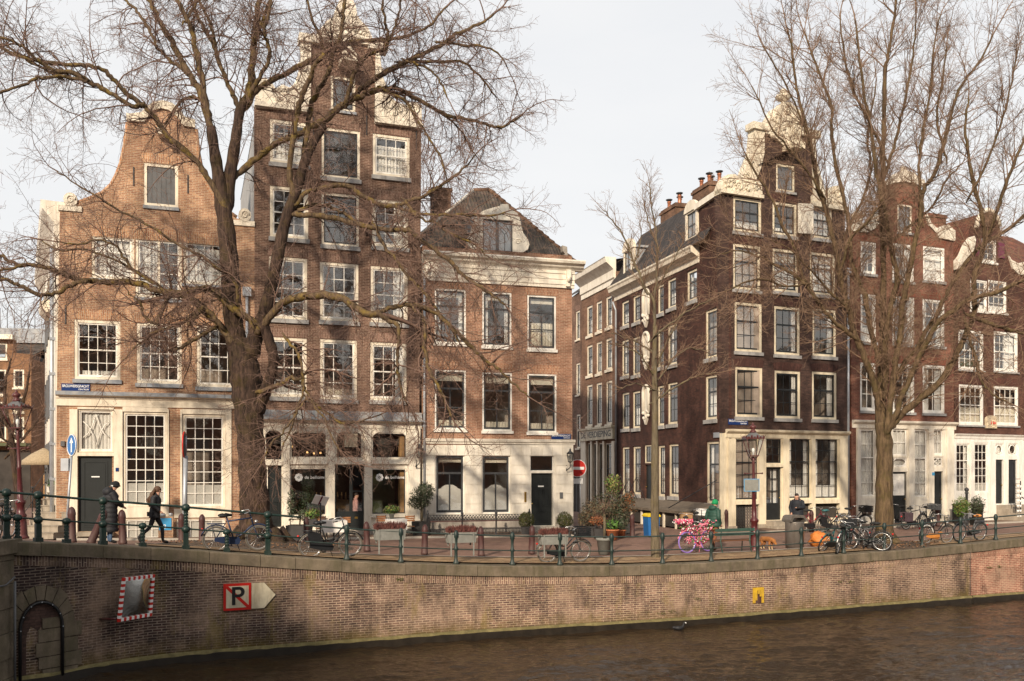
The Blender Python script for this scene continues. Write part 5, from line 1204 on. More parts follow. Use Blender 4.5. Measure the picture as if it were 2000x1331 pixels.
mb = MB(); roll(mb, f, [(1905, 446), (1909, 428), (1916, 416), (1926, 411), (1938, 415), (1947, 428), (1951, 444)], .12, -.05); f.build(mb, 'gable_crown', 'cream')
mb = MB(); mb.prism(f.poly([(1915, 442), (1916, 428), (1921, 420), (1928, 418), (1936, 422), (1941, 432), (1941, 445)]), -.06, 0); f.build(mb, 'arched_panel', 'brick_chimney')
for b in ((1906.5, 1915.5, 468, 502), (1948, 1960, 472, 505)):
    a, c, z0, z1 = f.rect(b); mb = MB(); mb.box(a, c, -.06, -.0, z0, z1); mb.box(a + .04, c - .04, -.075, -.06, (z0 + z1) / 2 - .03, (z0 + z1) / 2 + .03); f.build(mb, 'shutter', 'purple_paint')
a, c, z0, z1 = f.rect((1923, 1944, 815, 837)); mb = MB(); mb.box(a, c, -.1, 0, z0, z1 - .12); mb.prism([((a + c) / 2 + (c - a) / 2 * math.cos(t), z1 - .12 + .2 * math.sin(t)) for t in [i * math.pi / 8 for i in range(9)]], -.1, 0)
for k in range(20): mb.ball((rnd.uniform(a + .08, c - .08), -.1, rnd.uniform(z0 + .06, z1 - .15)), .05, 6)
pq = f.build(mb, 'carved_plaque', 'sandstone'); mb = MB()
for du in (-.08, .12, .22): mb.ball(((a + c) / 2 + du, -.13, (z0 + z1) / 2 - .02), .045, 6, sc=(.7, .7, 2))
f.build(mb, 'painted_figure', 'sign_red', pq)
f.interior([f.P(1930, 850)[1], f.P(1930, 740)[1], f.P(1930, 625)[1]], .1, f.L - .1, 0, f.P(1930, 530)[1])
L = f.L; zs = f.P(1870, 540)[1]; zr = f.P(1928, 445)[1]; h.body(.02, L - .02, .3, 9, -.2, zs, 'brick_maroon')
gable_roof(h, f.poly([(1864, 540), (1880, 500), (1901, 455), (1925, 414), (1957, 455), (1968, 490), (1985, 520), (2000, 540)]), zs, 'tiles_orange', 10)
gzz = 0
mb = MB()
for i in range(5): mb.box(f.P(1946, 980)[0], f.P(2010, 980)[0], -.45 - .3 * i, (-.15 - .3 * i) if i else .0, -.6, f.P(1975, 986)[1] - .19 * i)
f.build(mb, 'front_steps', 'step_stone')
h = House('gable_house', 'tile roofed brown house cut off by the right edge', (26.98, 47.56), (33, 50.6)); f = h.f
f.wall([(2001, 1080), (2001, 520), (2170, 540), (2170, 1080)], ['brick_maroon'] * 3); zs = f.P(2001, 520)[1]; L = f.L
h.body(.02, L, .3, 9, -.2, zs, 'brick_maroon'); h.slab([(0, .2, zs), (L, .2, zs), (L, 5, zs + 3.4), (0, 5, zs + 3.4)], 'roof', 'tiles_orange')

# ---- 9. side street at the left: flank house, two distant houses
h = House('flank_house', 'pale house flank with heavy white cornices seen edge on along the left side street', (-24.6, 47.2), (A0[0] - .03, A0[1] + .02)); f = h.f
L = f.L; zt = 12.6; mb = MB(); mb.box(0, L, 0, .4, -.2, zt); f.build(mb, 'wall', 'cream_pale')
f.moulding(0, L, zt - 1.6, [(.06, 0), (.06, .8), (.2, 1.0), (.45, 1.3), (.5, 1.6)], 'cream_pale'); f.moulding(L - 7, L - 4.5, 9.2, [(.2, 0), (.4, .2), (.45, .4), (.2, .5)], 'cream', 'balcony')
mb = MB()
for u in (2, 4.6, 7.2, 9.8, 12.4):
    for z in (2, 5, 8.6): mb.box(u, u + 1.1, -.06, .02, z, z + 1.9)
f.build(mb, 'window', 'hatch_grey')
mb = MB(); mb.tube([(L - .25, -.12, .1), (L - .25, -.12, zt - 1.6)], .07, 8)
for k in range(8): mb.box(L - .34, L - .16, -.2, 0, 1 + k * 1.3, 1.1 + k * 1.3)
f.build(mb, 'drainpipe', 'zinc'); h.body(.02, L - .02, .4, .9, -.2, zt - 1.5, 'brick_orange')
def distant(name, label, pts, x0, x1, Y, ytop, ybase, wins, wall, roof=None, fr='cream'):
    P0 = at(x0, 900, Y); P1 = at(x1, 900, Y + .5); h = House(name, label, (P0.x, P0.y), (P1.x, P1.y)); f = h.f
    for b in wins: f.window(b, fr, 'dark_sash' if fr != 'white_paint' else 'white_paint', 2, 1, 2, .4, 'cream', .1, lint=False, curtain=[('low', 'curtain', .4)] if fr == 'white_paint' else None)
    f.wall(pts, [wall] * 3); f.interior([], .1, f.L - .1, 0, f.P(x0, ytop)[1], 'interior_dark'); h.body(.02, f.L - .02, .3, 8, -.5, f.P(x0, ytop)[1] - .3, wall)
    return h, f
h, f = distant('distant_house', 'orange brick house with arched windows far down the left street', [(-60, 1010), (-60, 662), (28, 662), (28, 690), (61, 692), (61, 1010)], -60, 61, 58, 690, 1010, [(-20, 14, 670, 702), (26, 47, 722, 758), (-20, 12, 722, 772), (26, 47, 775, 806), (-20, 12, 785, 860), (26, 47, 815, 862)], 'brick_orange')
mb = MB(); a, c, z0, z1 = f.rect((-60, 30, 655, 664)); mb.box(a, c, -.5, .3, z0, z1); f.build(mb, 'cornice', 'cream')
u0, u1 = f.P(28, 690)[0], f.L; z0 = f.P(40, 692)[1]; z1 = f.P(40, 648)[1]; h.slab([(f.P(-60, 660)[0], .3, z0), (u1, .3, z0), (u1, 5, z1), (f.P(-60, 660)[0], 5, z1)], 'roof', 'tiles_grey')
mb = MB(); mb.box(u1 - 4, u1, 4, 5.2, z1 - .2, z1 + .8); 
for k in range(9): mb.tube([(u1 - 4 + .45 * k, 4.1, z1 + .8), (u1 - 4 + .45 * k, 4.1, z1 + 2.2)], .03, 4)
f.build(mb, 'roof_terrace', 'lead')
f.boxes([((-60, 60, 866, 872), .8, 0)], 'interior_green', 'awning'); f.boxes([((-60, 60, 880, 1000), .05, 0)], 'interior_dark', 'shopfront')
h, f = distant('distant_house', 'pinkish brick house with white casement windows far down the left street', [(61.5, 1010), (61.5, 726), (110, 726), (110, 1010)], 61.5, 110, 62, 726, 1010, [(73, 95, 740, 764), (73, 95, 778, 810), (73, 95, 823, 860)], 'brick_pink', fr='white_paint')
f.boxes([((61.5, 110, 720, 728), .4, 0)], 'white_paint', 'cornice'); mb = MB(); a, c, z0, z1 = f.rect((70, 93, 652, 718)); mb.box(a, c, .5, .6, z0, z1); f.build(mb, 'dark_banner', 'banner_black'); f.boxes([((61.5, 100, 650, 720), -.6, 4)], 'lead', 'roof')
f.boxes([((64, 100, 866, 876), .7, 0)], 'dark_sash', 'awning'); f.boxes([((64, 110, 880, 1000), .03, 0)], 'interior_dark', 'shopfront')
# ================================================================ bare trees
def barkmat(name, c1, c2, lichen, amt, green=None):
    m, nt, out = nodes_of(name); b = bsdf(nt, out, .9, 0, .2); v = coords(nt)
    mp = N(nt, 'ShaderNodeMapping'); mp.inputs['Scale'].default_value = (1, 1, .16); nt.links.new(v, mp.inputs[0])
    n1 = noise_tex(nt, mp.outputs[0], 13, 8, .7)
    col = ramp(nt, n1, [(.35, c4(c1)), (.65, c4(c2))])
    col = mixc(nt, col, c4(lichen), ramp(nt, noise_tex(nt, v, 2.6, 9, .75), [(.5, (0, 0, 0)), (.66, (amt,) * 3)]))
    if green: col = mixc(nt, col, c4(green), ramp(nt, noise_tex(nt, v, 1.3, 7, .7), [(.52, (0, 0, 0)), (.7, (.6,) * 3)]))
    nt.links.new(col, b.inputs['Base Color']); bump(nt, b, n1, .05, 1.0)
barkmat('bark_elm', '#1d1613', '#54433a', '#69552b', .28, '#302e1b')
barkmat('bark_limb', '#3c3027', '#705e48', '#85702c', .75)
barkmat('bark_right', '#3d3025', '#705d46', '#665a30', .45, '#3b381f')
barkmat('bark_young', '#4f463a', '#776c58', '#75683a', .4, '#423c2a')
simple('twig', (.155, .094, .070), .85, .3, 2)
simple('twig_right', (.20, .125, .08), .85, .3, 2)

class Tree:
    def __init__(s, name, label, x, Y, seed, bark, limb, twig):
        p = on_street(x, Y); s.root = thing(name, p, 0, label, 'tree'); s.o = p; s.Y = Y; s.rnd = random.Random(seed)
        s.trunk, s.limbs, s.tw = MB(), MB(), MB(); s.bark, s.limb, s.twig = bark, limb, twig; s.paths = []; s.k = .64 if Y < 29 else .63
    def path(s, pts, d0=0, d1=0, trunk=False, sides=9, spawn=True, wob=1):
        """limb given in photo columns: (x, y, radius in photo pixels); d0..d1 metres nearer or farther than the stem"""
        a_, b_ = pts[0], pts[1]; pts = [(a_[0] - (b_[0] - a_[0]) * .5, a_[1] - (b_[1] - a_[1]) * .5, a_[2] * .45)] + list(pts) if not (trunk and a_[1] > 1000) else pts
        n = len(pts); r = pts[0][2]; P = []; RR = []
        fill = []
        for i, q in enumerate(pts):
            fill.append(q[2] if len(q) > 2 else None)
        for i in range(n):
            if fill[i] is None:
                a = max(k for k in range(i) if len(pts[k]) > 2); b = [k for k in range(i, n) if len(pts[k]) > 2]
                fill[i] = lerp(pts[a][2], pts[b[0]][2], (i - a) / (b[0] - a)) if b else pts[a][2]
        for i, q in enumerate(pts):
            Y = s.Y + lerp(d0, d1, i / max(1, n - 1)) + (s.rnd.uniform(-.06, .06) if i and not trunk else 0)
            P.append(at(q[0], q[1], Y)); RR.append(fill[i] * Y / FPX * (lerp(.84, .84 if trunk and a_[1] > 1000 else .68, i / (n - 1)) if trunk else s.k))
        # smooth
        Q, RQ = [], []
        for i in range(n - 1):
            p0, p1, p2, p3 = P[max(i - 1, 0)], P[i], P[i + 1], P[min(i + 2, n - 1)]; k = 4
            for j in range(k):
                t = j / k
                Q.append(.5 * ((2 * p1) + (p2 - p0) * t + (2 * p0 - 5 * p1 + 4 * p2 - p3) * t * t + (3 * p1 - p0 - 3 * p2 + p3) * t ** 3)); RQ.append(lerp(RR[i], RR[i + 1], t))
        Q.append(P[-1]); RQ.append(RR[-1])
        if not trunk: RQ = [r * (1 + s.rnd.uniform(-.13, .15)) for r in RQ]; Q = [Q[0]] + [q + Vector((s.rnd.gauss(0, 1), s.rnd.gauss(0, 1), s.rnd.gauss(0, 1))) * .018 for q in Q[1:]]
        if trunk:
            RQ = [r * (1 + .06 * math.sin(i * 1.7) + s.rnd.uniform(-.02, .02)) for i, r in enumerate(RQ)]
        (s.trunk if trunk else s.limbs).tube(Q, RQ, 14 if trunk else sides, 0)
        if spawn: s.paths.append((Q, RQ))
        return Q
    def grow(s, start, d, length, r, lvl, prm):
        """one shoot with its side shoots"""
        rnd = s.rnd; seg = max(3, int(length / prm['seg'][lvl])); p = start.copy(); pts = [p.copy()]; d = d.normalized()
        curl = Vector((rnd.gauss(0, 1), rnd.gauss(0, 1), rnd.gauss(0, 1))) * prm['curl'][lvl]
        for i in range(seg):
            d = (d + curl / seg + Vector((rnd.gauss(0, 1), rnd.gauss(0, 1), rnd.gauss(0, 1))) * prm['wig'][lvl] + Vector((0, 0, prm['lift'][lvl] / seg))).normalized()
            p = p + d * (length / seg); pts.append(p.copy())
        rr = [max(r * (1 - .75 * i / seg), prm['rmin']) for i in range(seg + 1)]
        s.tw.tube(pts, rr, 4 if lvl == 0 else 3, 0, cap=False, smooth=lvl == 0)
        if lvl + 1 < len(prm['n']):
            n = max(1, int(prm['n'][lvl + 1] * length * rnd.uniform(.75, 1.25)))
            for k in range(n):
                t = rnd.uniform(.15, 1.0); i = min(int(t * seg), seg - 1); q = pts[i].lerp(pts[i + 1], t * seg - i); dd = (pts[i + 1] - pts[i]).normalized()
                s.grow(q, s.side(dd, prm['ang']), prm['len'][lvl + 1] * rnd.uniform(.5, 1.35) * (1.15 - .5 * t), rr[i] * .62, lvl + 1, prm)
    def side(s, d, ang):
        rnd = s.rnd; a = Vector((rnd.gauss(0, 1), rnd.gauss(0, 1), rnd.gauss(0, 1))); a -= d * a.dot(d)
        if a.length < 1e-4: a = Vector((0, 0, 1))
        t = R(rnd.uniform(*ang)); return d * math.cos(t) + a.normalized() * math.sin(t)
    def finish(s, prm, dens, t0=.25):
        for Q, RQ in s.paths:
            L = sum((b - a).length for a, b in zip(Q, Q[1:])); n = int(L * dens + .5)
            tip = (Q[-1] - Q[-3]).normalized(); s.grow(Q[-1], tip, prm['len'][0] * s.rnd.uniform(.8, 1.2), RQ[-1] * .9, 0, prm)
            for k in range(n):
                t = s.rnd.uniform(t0, 1) * (len(Q) - 1); i = min(int(t), len(Q) - 2); r = lerp(RQ[i], RQ[i + 1], t - i)
                if r > .12 and s.rnd.random() < .6: continue
                q = Q[i].lerp(Q[i + 1], t - i); d = (Q[i + 1] - Q[i]).normalized()
                s.grow(q, s.side(d, prm['ang']), prm['len'][0] * s.rnd.uniform(.45, 1.25), min(r * .55, prm['r0'] * s.rnd.uniform(.7, 1.3)), 0, prm)
        inv = Matrix.Translation(-s.o)
        s.trunk.build('trunk', s.bark, s.root, inv); s.limbs.build('limb', s.limb, s.root, inv); s.tw.build('twigs', s.twig, s.root, inv)

# ---- the big elm on the left
T = Tree('elm_tree', 'huge bare elm with thick mossy trunk and wide drooping crown at the left', 506, 28.5, 11, 'bark_elm', 'bark_limb', 'twig')
tk = dict(trunk=True, spawn=False)
T.path([(508, 1078, 50), (504, 1058, 44), (500, 1030, 38), (497, 980, 34), (493, 920, 31), (490, 860, 31), (486, 810, 33), (483, 765, 36), (480, 730, 36), (474, 700, 30), (465, 665, 25)], **tk)
for a in range(7):
    t = a * .9 + .3; q = T.o + Vector((math.cos(t) * .55, math.sin(t) * .5, .45)); e = T.o + Vector((math.cos(t) * 1.45, math.sin(t) * 1.25, 0)); e.z = gz(e.x, e.y) - .12
    T.trunk.tube([q, q.lerp(e, .45) + Vector((0, 0, -.12)), e], [.28, .2, .08], 7)
T.path([(472, 720, 29), (460, 660, 24), (455, 610, 23.5), (451, 555, 23), (447, 500, 23), (441, 440, 22), (433, 390, 20), (426, 340, 17), (418, 290, 15), (412, 250, 14)], 0, .3, True, spawn=False)
P = T.path
P([(412, 252, 12), (400, 210, 10), (388, 175, 9.5), (372, 148), (350, 110, 9), (332, 75), (312, 42), (298, 15, 7), (285, -20, 6)], .3, .8)
P([(413, 252, 11), (405, 215), (398, 170, 9), (390, 130), (380, 88), (373, 55), (364, 35, 7), (352, 12), (338, -15, 6)], .3, -.2)
P([(364, 38, 5), (378, 15), (388, -10, 4)], .1, .8)
P([(372, 150, 6), (345, 126), (325, 112, 5), (305, 85), (290, 55), (275, 32), (258, 12, 4), (238, -6, 3.5)], .4, 1.2)
P([(443, 400, 17), (449, 345, 15), (457, 295, 14), (463, 255, 13), (469, 215, 12.5), (480, 195, 12)], .3, .7, True, spawn=False)
P([(468, 222, 8), (462, 200), (448, 173, 7), (437, 146), (426, 116, 6.5), (415, 85), (398, 55), (384, 25, 5), (370, -8, 4.5)], .6, 1.4)
P([(424, 105, 5), (416, 65), (408, 40), (392, 8, 4), (380, -20, 3)], 1, .4)
P([(480, 196, 11.5), (489, 170, 11), (492, 130, 10.5), (495, 95, 10), (499, 60, 9), (502, 30), (508, -10, 7)], .7, 1.6)
P([(497, 80, 7), (506, 58), (517, 30, 6), (530, -5, 5)], 1.2, .5)
P([(486, 192, 8), (500, 165, 7), (514, 140), (527, 108, 6), (520, 78), (516, 60), (525, 30, 5), (530, -12, 4)], .7, 0)
P([(484, 205, 9), (500, 178, 9), (531, 158, 8.5), (556, 146), (583, 130, 8), (610, 116), (637, 100, 7), (655, 91), (682, 83, 6), (719, 80), (754, 79, 5), (786, 74), (823, 60, 4), (848, 42), (872, 12, 3)], .7, 3.5)
P([(637, 101, 5), (628, 85), (625, 68, 4.5), (612, 42), (598, -5, 3.5)], 2, 1.2)
P([(434, 385, 10), (450, 355), (469, 335, 9.5), (502, 308), (531, 287, 9.5), (556, 273), (586, 260, 9.5), (613, 246), (634, 236, 10), (650, 221), (669, 206, 9.5), (699, 191), (724, 181, 8.5), (740, 175)], .2, 2.2)
P([(736, 177, 7), (759, 171), (783, 176, 6.5), (811, 193), (836, 206, 6), (873, 226), (910, 233, 5), (947, 242), (972, 249, 4), (997, 240), (1020, 224, 2.5)], 2.2, 4)
P([(812, 195, 4), (850, 214), (880, 235, 3), (905, 262), (925, 300, 2)], 2.8, 4)
P([(700, 180, 8), (729, 156), (759, 139, 8), (788, 124), (823, 107, 6.5), (868, 84), (898, 64, 5), (935, 48), (965, 28, 3)], 2, 3.2)
P([(796, 121, 5), (848, 121), (898, 121, 4), (922, 136), (950, 165, 3), (968, 190, 2)], 2.4, 4.2)
P([(868, 84, 4.5), (905, 88), (940, 90, 3.5), (972, 105), (990, 130, 2)], 2.8, 3.6)
P([(800, 122, 4), (835, 135), (860, 160, 3), (872, 190, 2)], 2.6, 1.5)
P([(678, 198, 7), (684, 169), (694, 139, 6.5), (707, 119), (724, 104, 6), (754, 93), (759, 74, 5), (754, 50), (748, 20, 3.5), (752, -12, 3)], 1.8, .8)
P([(757, 80, 4), (772, 50), (780, 20, 3), (785, -10)], 1, .2)
P([(749, 175, 5), (774, 188), (796, 201, 4.5), (811, 231), (828, 253, 4), (846, 283), (863, 312, 3), (872, 350, 2)], 2.2, 1.6)
# right main stem springs low, loops out and climbs
P([(500, 800, 22), (512, 775, 17), (524, 750, 14), (532, 722, 13), (534, 700, 13), (529, 676, 14), (521, 652, 14), (514, 632, 14), (513, 615, 11)], 0, -.5, True, spawn=False)
P([(490, 690, 22), (500, 655, 18), (512, 625, 16), (522, 590, 15.5), (534, 540, 15), (544, 495, 15), (554, 445, 14.5), (569, 397, 14), (580, 370, 13.5), (591, 330, 13), (604, 295, 12), (620, 266, 11), (634, 246, 10)], -.1, .4, True, spawn=False)
P([(572, 375, 9), (566, 330, 8.5), (573, 275, 8), (579, 230), (586, 203, 8), (597, 170), (610, 146, 7), (617, 128), (632, 105, 6)], .2, -.6)
P([(592, 322, 8.5), (600, 260), (606, 212, 8), (616, 189), (631, 162, 7.5), (645, 130), (650, 105, 7), (662, 80), (668, 45, 6), (673, 10), (676, -15, 5)], .4, -.3)
P([(510, 640, 13), (530, 615, 12), (552, 593, 12), (575, 583, 12), (613, 577, 12.5), (650, 579, 12), (675, 587, 12), (690, 600, 12), (720, 612, 11), (742, 614, 10)], -.3, -1.6)
P([(740, 613, 8), (768, 600), (795, 596, 7), (822, 599), (849, 612, 7), (876, 633), (900, 657, 6.5), (930, 688), (950, 706, 5), (976, 724), (1000, 746, 3.5), (1030, 774, 2.5)], -1.6, -1)
P([(742, 615, 7), (758, 627), (777, 637, 6), (777, 675), (776, 705, 5), (778, 735), (785, 765, 4), (796, 790, 3)], -1.6, -2)
P([(808, 600, 6), (820, 615), (831, 634, 6), (829, 670), (834, 705, 5.5), (844, 735), (858, 760, 5), (870, 785), (882, 815, 3)], -1.5, -2.2)
P([(580, 420, 9), (600, 420, 8.5), (630, 423), (669, 431, 8), (699, 438), (735, 447, 7), (768, 449), (798, 450, 7), (819, 467), (849, 488, 6.5), (879, 510), (897, 531, 6), (924, 552), (957, 574, 4), (985, 596, 2.5)], 0, -.8)
P([(585, 412, 7), (612, 399, 6), (645, 405), (669, 416), (700, 436, 5)], 0, .2)
P([(735, 448, 5), (750, 480), (774, 507, 5), (795, 537), (819, 561, 4.5), (849, 600), (880, 640, 3), (895, 668, 2)], -.3, -1.3)
P([(578, 398, 8), (600, 374, 7.5), (645, 365, 7), (684, 365), (702, 380, 7), (732, 396), (768, 402, 6.5), (795, 393), (828, 384, 5), (855, 366), (876, 354, 4), (905, 330, 3), (930, 300, 2)], .2, .9)
P([(768, 402, 5), (795, 411), (828, 419, 4.5), (870, 420), (915, 420, 4), (957, 422), (985, 415, 2.5)], .6, 0)
P([(795, 398, 4.5), (816, 423), (852, 436, 4), (885, 459), (927, 477, 3), (950, 500, 2)], .6, -.4)
# low left limbs
P([(492, 628, 11), (469, 613, 11), (450, 600, 11), (434, 583, 11), (415, 567, 10), (400, 563, 10), (374, 570, 10), (343, 573, 10.5), (308, 566, 10), (264, 552, 10), (220, 551, 9), (187, 550), (158, 548, 8), (132, 539), (106, 528, 7.5), (73, 519), (40, 519, 6), (18, 510), (-10, 492, 5), (-60, 470, 4)], -.2, -1.2)
P([(165, 549, 6), (141, 556), (121, 567, 6), (95, 576), (70, 574, 6), (44, 561), (22, 550, 5.5), (-20, 538, 4)], -.9, -2)
P([(42, 519, 5), (22, 525), (-15, 530, 4)], -1.1, -1.6)
P([(460, 680, 14), (436, 646, 11), (407, 614, 10), (374, 587, 9.5), (350, 576, 9)], -.1, -.5)
P([(425, 630, 8), (400, 600), (385, 614, 7), (374, 630, 6), (368, 634, 5)], -.4, -1)
P([(490, 630, 6), (467, 598, 5.5), (462, 560), (450, 540, 5), (425, 523), (395, 500, 4.5), (380, 494), (332, 468, 4), (295, 443), (250, 420, 3.5), (200, 393), (150, 360, 2.5), (110, 335, 1.6)], -.3, -1.8)
P([(300, 552, 4.5), (262, 528), (240, 500, 4), (225, 480), (190, 470, 3), (150, 478), (110, 470, 2)], -.6, -1.8)
P([(300, 553, 4), (250, 523), (212, 503, 3.5), (162, 487), (120, 490, 2.5), (80, 470, 1.6)], -.6, -.4)
P([(335, 575, 6), (322, 590, 6), (310, 620, 5.5), (303, 633, 5), (280, 615, 4), (272, 590, 3.5), (250, 570, 2)], -.5, -1.5)
P([(380, 610, 5), (362, 628), (332, 640, 4.5), (300, 650, 4), (268, 676, 3), (240, 705, 2)], -.5, -1.5)
P([(418, 640, 6), (395, 655), (370, 668, 5.5), (350, 682, 5), (318, 682, 4)], -.3, -1.1)
# upper left limbs across the ochre gable
P([(436, 400, 9), (405, 345, 9), (385, 318), (362, 295, 9), (340, 278), (325, 262, 8.5), (295, 222), (272, 200, 8), (250, 185), (225, 160, 7), (207, 140), (175, 129, 6.5), (140, 127), (87, 122, 6), (37, 110), (0, 92, 5), (-40, 75, 4)], .2, -2)
P([(275, 205, 7), (262, 209), (240, 197, 7), (205, 177), (175, 160, 7), (137, 142), (100, 135, 6), (70, 117), (50, 95, 5), (20, 80), (-20, 62, 4)], -1, -2.6)
P([(165, 157, 5), (135, 152), (107, 150, 5), (75, 152), (45, 167, 4.5), (5, 179, 4), (-20, 186, 3)], -1.6, -3)
P([(112, 150, 4.5), (90, 138), (60, 122, 4), (30, 100), (0, 85, 3)], -1.8, -1)
P([(395, 195, 5), (370, 190), (348, 205, 4), (322, 245, 3)], .3, 1.2)
# whips hanging in front of the restaurant
P([(558, 660, 5), (572, 678, 4.5), (586, 700), (592, 740, 4), (590, 774), (580, 800, 3.5), (568, 840), (552, 872, 2)], -.6, -1.6)
P([(592, 750, 4), (604, 775), (620, 792, 4), (645, 812), (670, 828, 3.5), (700, 824), (750, 808, 2)], -.9, -1.8)
P([(600, 780, 3.5), (620, 800), (634, 820, 3), (646, 850), (662, 880, 2)], -1, -2.2)
P([(590, 790, 3.5), (575, 815), (556, 840, 3), (530, 870), (508, 905, 2)], -1.1, -2.4)
P([(510, 764, 8), (545, 752, 7.5), (569, 738, 7), (582, 741, 6), (600, 725, 4)], -.2, -1)
PRM = dict(n=[0, 5.0, 7.5], len=[2.1, .85, .36], seg=[.22, .17, .12], wig=[.10, .12, .16], curl=[.9, .8, .7], lift=[-.25, -.35, -.1], ang=(28, 75), r0=.021, rmin=.0034)
T.finish(PRM, 3.9, .15)
# ---- the right tree
T = Tree('elm_tree', 'tall bare tree with several stems fanning upward before the red house', 1727, 32.6, 5, 'bark_right', 'bark_right', 'twig_right'); P = T.path
T.path([(1729, 1075, 27), (1728, 1055, 22), (1727, 1010, 20), (1727, 950, 19), (1728, 900, 18.5), (1727, 860, 18), (1722, 825, 15)], **tk)
for a in range(6):
    t = a * 1.05; q = T.o + Vector((math.cos(t) * .3, math.sin(t) * .3, .35)); e = T.o + Vector((math.cos(t) * .85, math.sin(t) * .8, 0)); e.z = gz(e.x, e.y) - .08; T.trunk.tube([q, q.lerp(e, .5) + Vector((0, 0, -.08)), e], [.16, .12, .05], 6)
T.path([(1722, 835, 14), (1719, 785, 13), (1722, 740, 12), (1725, 688, 11), (1725, 624, 10.5)], 0, .2, True, spawn=False)
P([(1725, 626, 10), (1725, 556, 9.5), (1725, 476, 9), (1723, 400), (1724, 363, 8), (1725, 288), (1727, 213, 6.5), (1730, 138), (1736, 100, 5), (1744, 50), (1752, -10, 3.5)], .2, .6)
P([(1716, 790, 10), (1708, 755, 9.5), (1699, 725), (1684, 688, 9), (1669, 650), (1658, 609, 8.5), (1646, 568), (1635, 505, 7.5), (1614, 412), (1599, 370, 6.5), (1584, 288), (1573, 243, 5), (1558, 186), (1550, 122, 3.5), (1540, 60, 2.5)], 0, -1.2)
P([(1672, 662, 7), (1643, 639, 6.5), (1612, 609), (1590, 579, 6), (1565, 540), (1555, 490, 5), (1531, 449), (1509, 393, 4), (1480, 345), (1455, 300, 2.5)], -.3, -2)
P([(1590, 579, 4.5), (1560, 545), (1520, 520, 4), (1480, 500), (1440, 490, 2.5), (1400, 500, 1.6)], -1, -2.2)
P([(1567, 555, 4), (1530, 560), (1490, 545, 3), (1450, 555), (1415, 570, 2)], -1.2, -2.8)
P([(1712, 690, 8), (1699, 631, 7.5), (1690, 586), (1680, 552, 7), (1663, 513), (1657, 438, 6.5), (1644, 370), (1633, 325, 5.5), (1625, 269), (1624, 213, 4.5), (1610, 168), (1588, 110, 3), (1570, 60, 2)], .1, .6)
P([(1728, 760, 9), (1731, 720, 9), (1729, 669), (1740, 598, 8.5), (1752, 553), (1748, 522, 7.5), (1738, 470), (1728, 410, 6), (1712, 340), (1703, 270, 5), (1690, 200), (1680, 120, 3.5), (1672, 40, 2.5)], -.2, -.9)
P([(1733, 850, 11), (1737, 800, 10), (1744, 744, 9.5), (1752, 695), (1759, 647, 9), (1766, 580), (1776, 534, 8), (1788, 470), (1798, 423, 7.5), (1804, 370), (1824, 344, 6.5), (1843, 288), (1853, 243, 5), (1873, 175), (1907, 130, 3.5), (1940, 70, 2.5)], -.2, -1.5)
P([(1738, 834, 9), (1752, 801, 8.5), (1770, 756), (1793, 703, 8.5), (1819, 650), (1838, 624, 8), (1872, 601), (1898, 583, 7), (1936, 575), (1973, 560, 6), (2005, 543, 5), (2050, 520, 4)], -.3, -2)
P([(1748, 740, 7), (1770, 706, 7), (1790, 680), (1808, 650, 7), (1830, 613, 6.5), (1851, 569), (1888, 513, 6), (1926, 472, 6), (1956, 458), (2000, 423, 4.5), (2040, 395, 3)], -.3, .4)
P([(1742, 832, 11), (1758, 812, 10.5), (1770, 801), (1804, 774, 10), (1842, 740), (1868, 688, 9.5), (1891, 643), (1904, 605, 8), (1902, 550), (1924, 470, 7), (1918, 427), (1903, 363, 5.5), (1892, 306), (1885, 250, 4), (1893, 190, 2.5)], -.3, -1.4)
P([(1900, 618, 6.5), (1932, 631, 6), (1966, 643), (2000, 650, 5), (2040, 668, 3.5)], -1.2, -2.4)
P([(1926, 470, 6), (1948, 412, 5.5), (1963, 363), (1986, 310, 4.5), (2010, 250, 3)], -1, -2)
P([(1890, 645, 5), (1905, 700, 4.5), (1915, 740, 4), (1940, 770, 3), (1975, 790, 2)], -1.3, -2.4)
P([(1725, 350, 5), (1745, 290, 4.5), (1760, 230), (1775, 160, 3.5), (1785, 90), (1790, 20, 2)], .5, 1)
P([(1725, 300, 4.5), (1700, 240, 4), (1668, 180), (1650, 110, 3), (1640, 30, 2)], .5, 1.4)
P([(1800, 410, 5), (1795, 340, 4.5), (1800, 270), (1815, 190, 3.5), (1822, 110), (1835, 30, 2)], -.9, -.3)
P([(1843, 290, 4), (1830, 230), (1838, 170, 3), (1850, 90, 2)], -1.2, -.4)
P([(1600, 370, 4), (1575, 330, 3.5), (1540, 290), (1500, 240, 2.5), (1470, 170, 1.8)], -.8, -2)
P([(1585, 290, 3.5), (1560, 220), (1525, 150, 2.5), (1490, 90, 1.8)], -1, -1.8)
P([(1660, 440, 4.5), (1690, 380, 4), (1700, 320), (1695, 250, 3), (1710, 170, 2)], .5, 1.4)
P([(1903, 365, 4), (1935, 300, 3.5), (1960, 230), (1975, 160, 2.5), (1990, 90, 1.8)], -1, -2.2)
P([(1745, 470, 4.5), (1780, 440, 4), (1822, 400), (1850, 350, 3), (1880, 320, 2)], -.3, .6)
P([(1640, 540, 4.5), (1660, 470, 4), (1690, 440, 3.5), (1720, 400, 2.5)], -.4, -1.8)
P([(1655, 600, 4), (1620, 570, 3.5), (1585, 530), (1545, 490, 2.5), (1510, 470, 1.8)], -.2, -1.6)
PR2 = dict(n=[0, 5.0, 7.0], len=[2.0, .85, .36], seg=[.24, .18, .13], wig=[.07, .09, .13], curl=[.45, .5, .6], lift=[.35, .25, .1], ang=(22, 58), r0=.019, rmin=.0036)
T.finish(PR2, 4.5, .1)
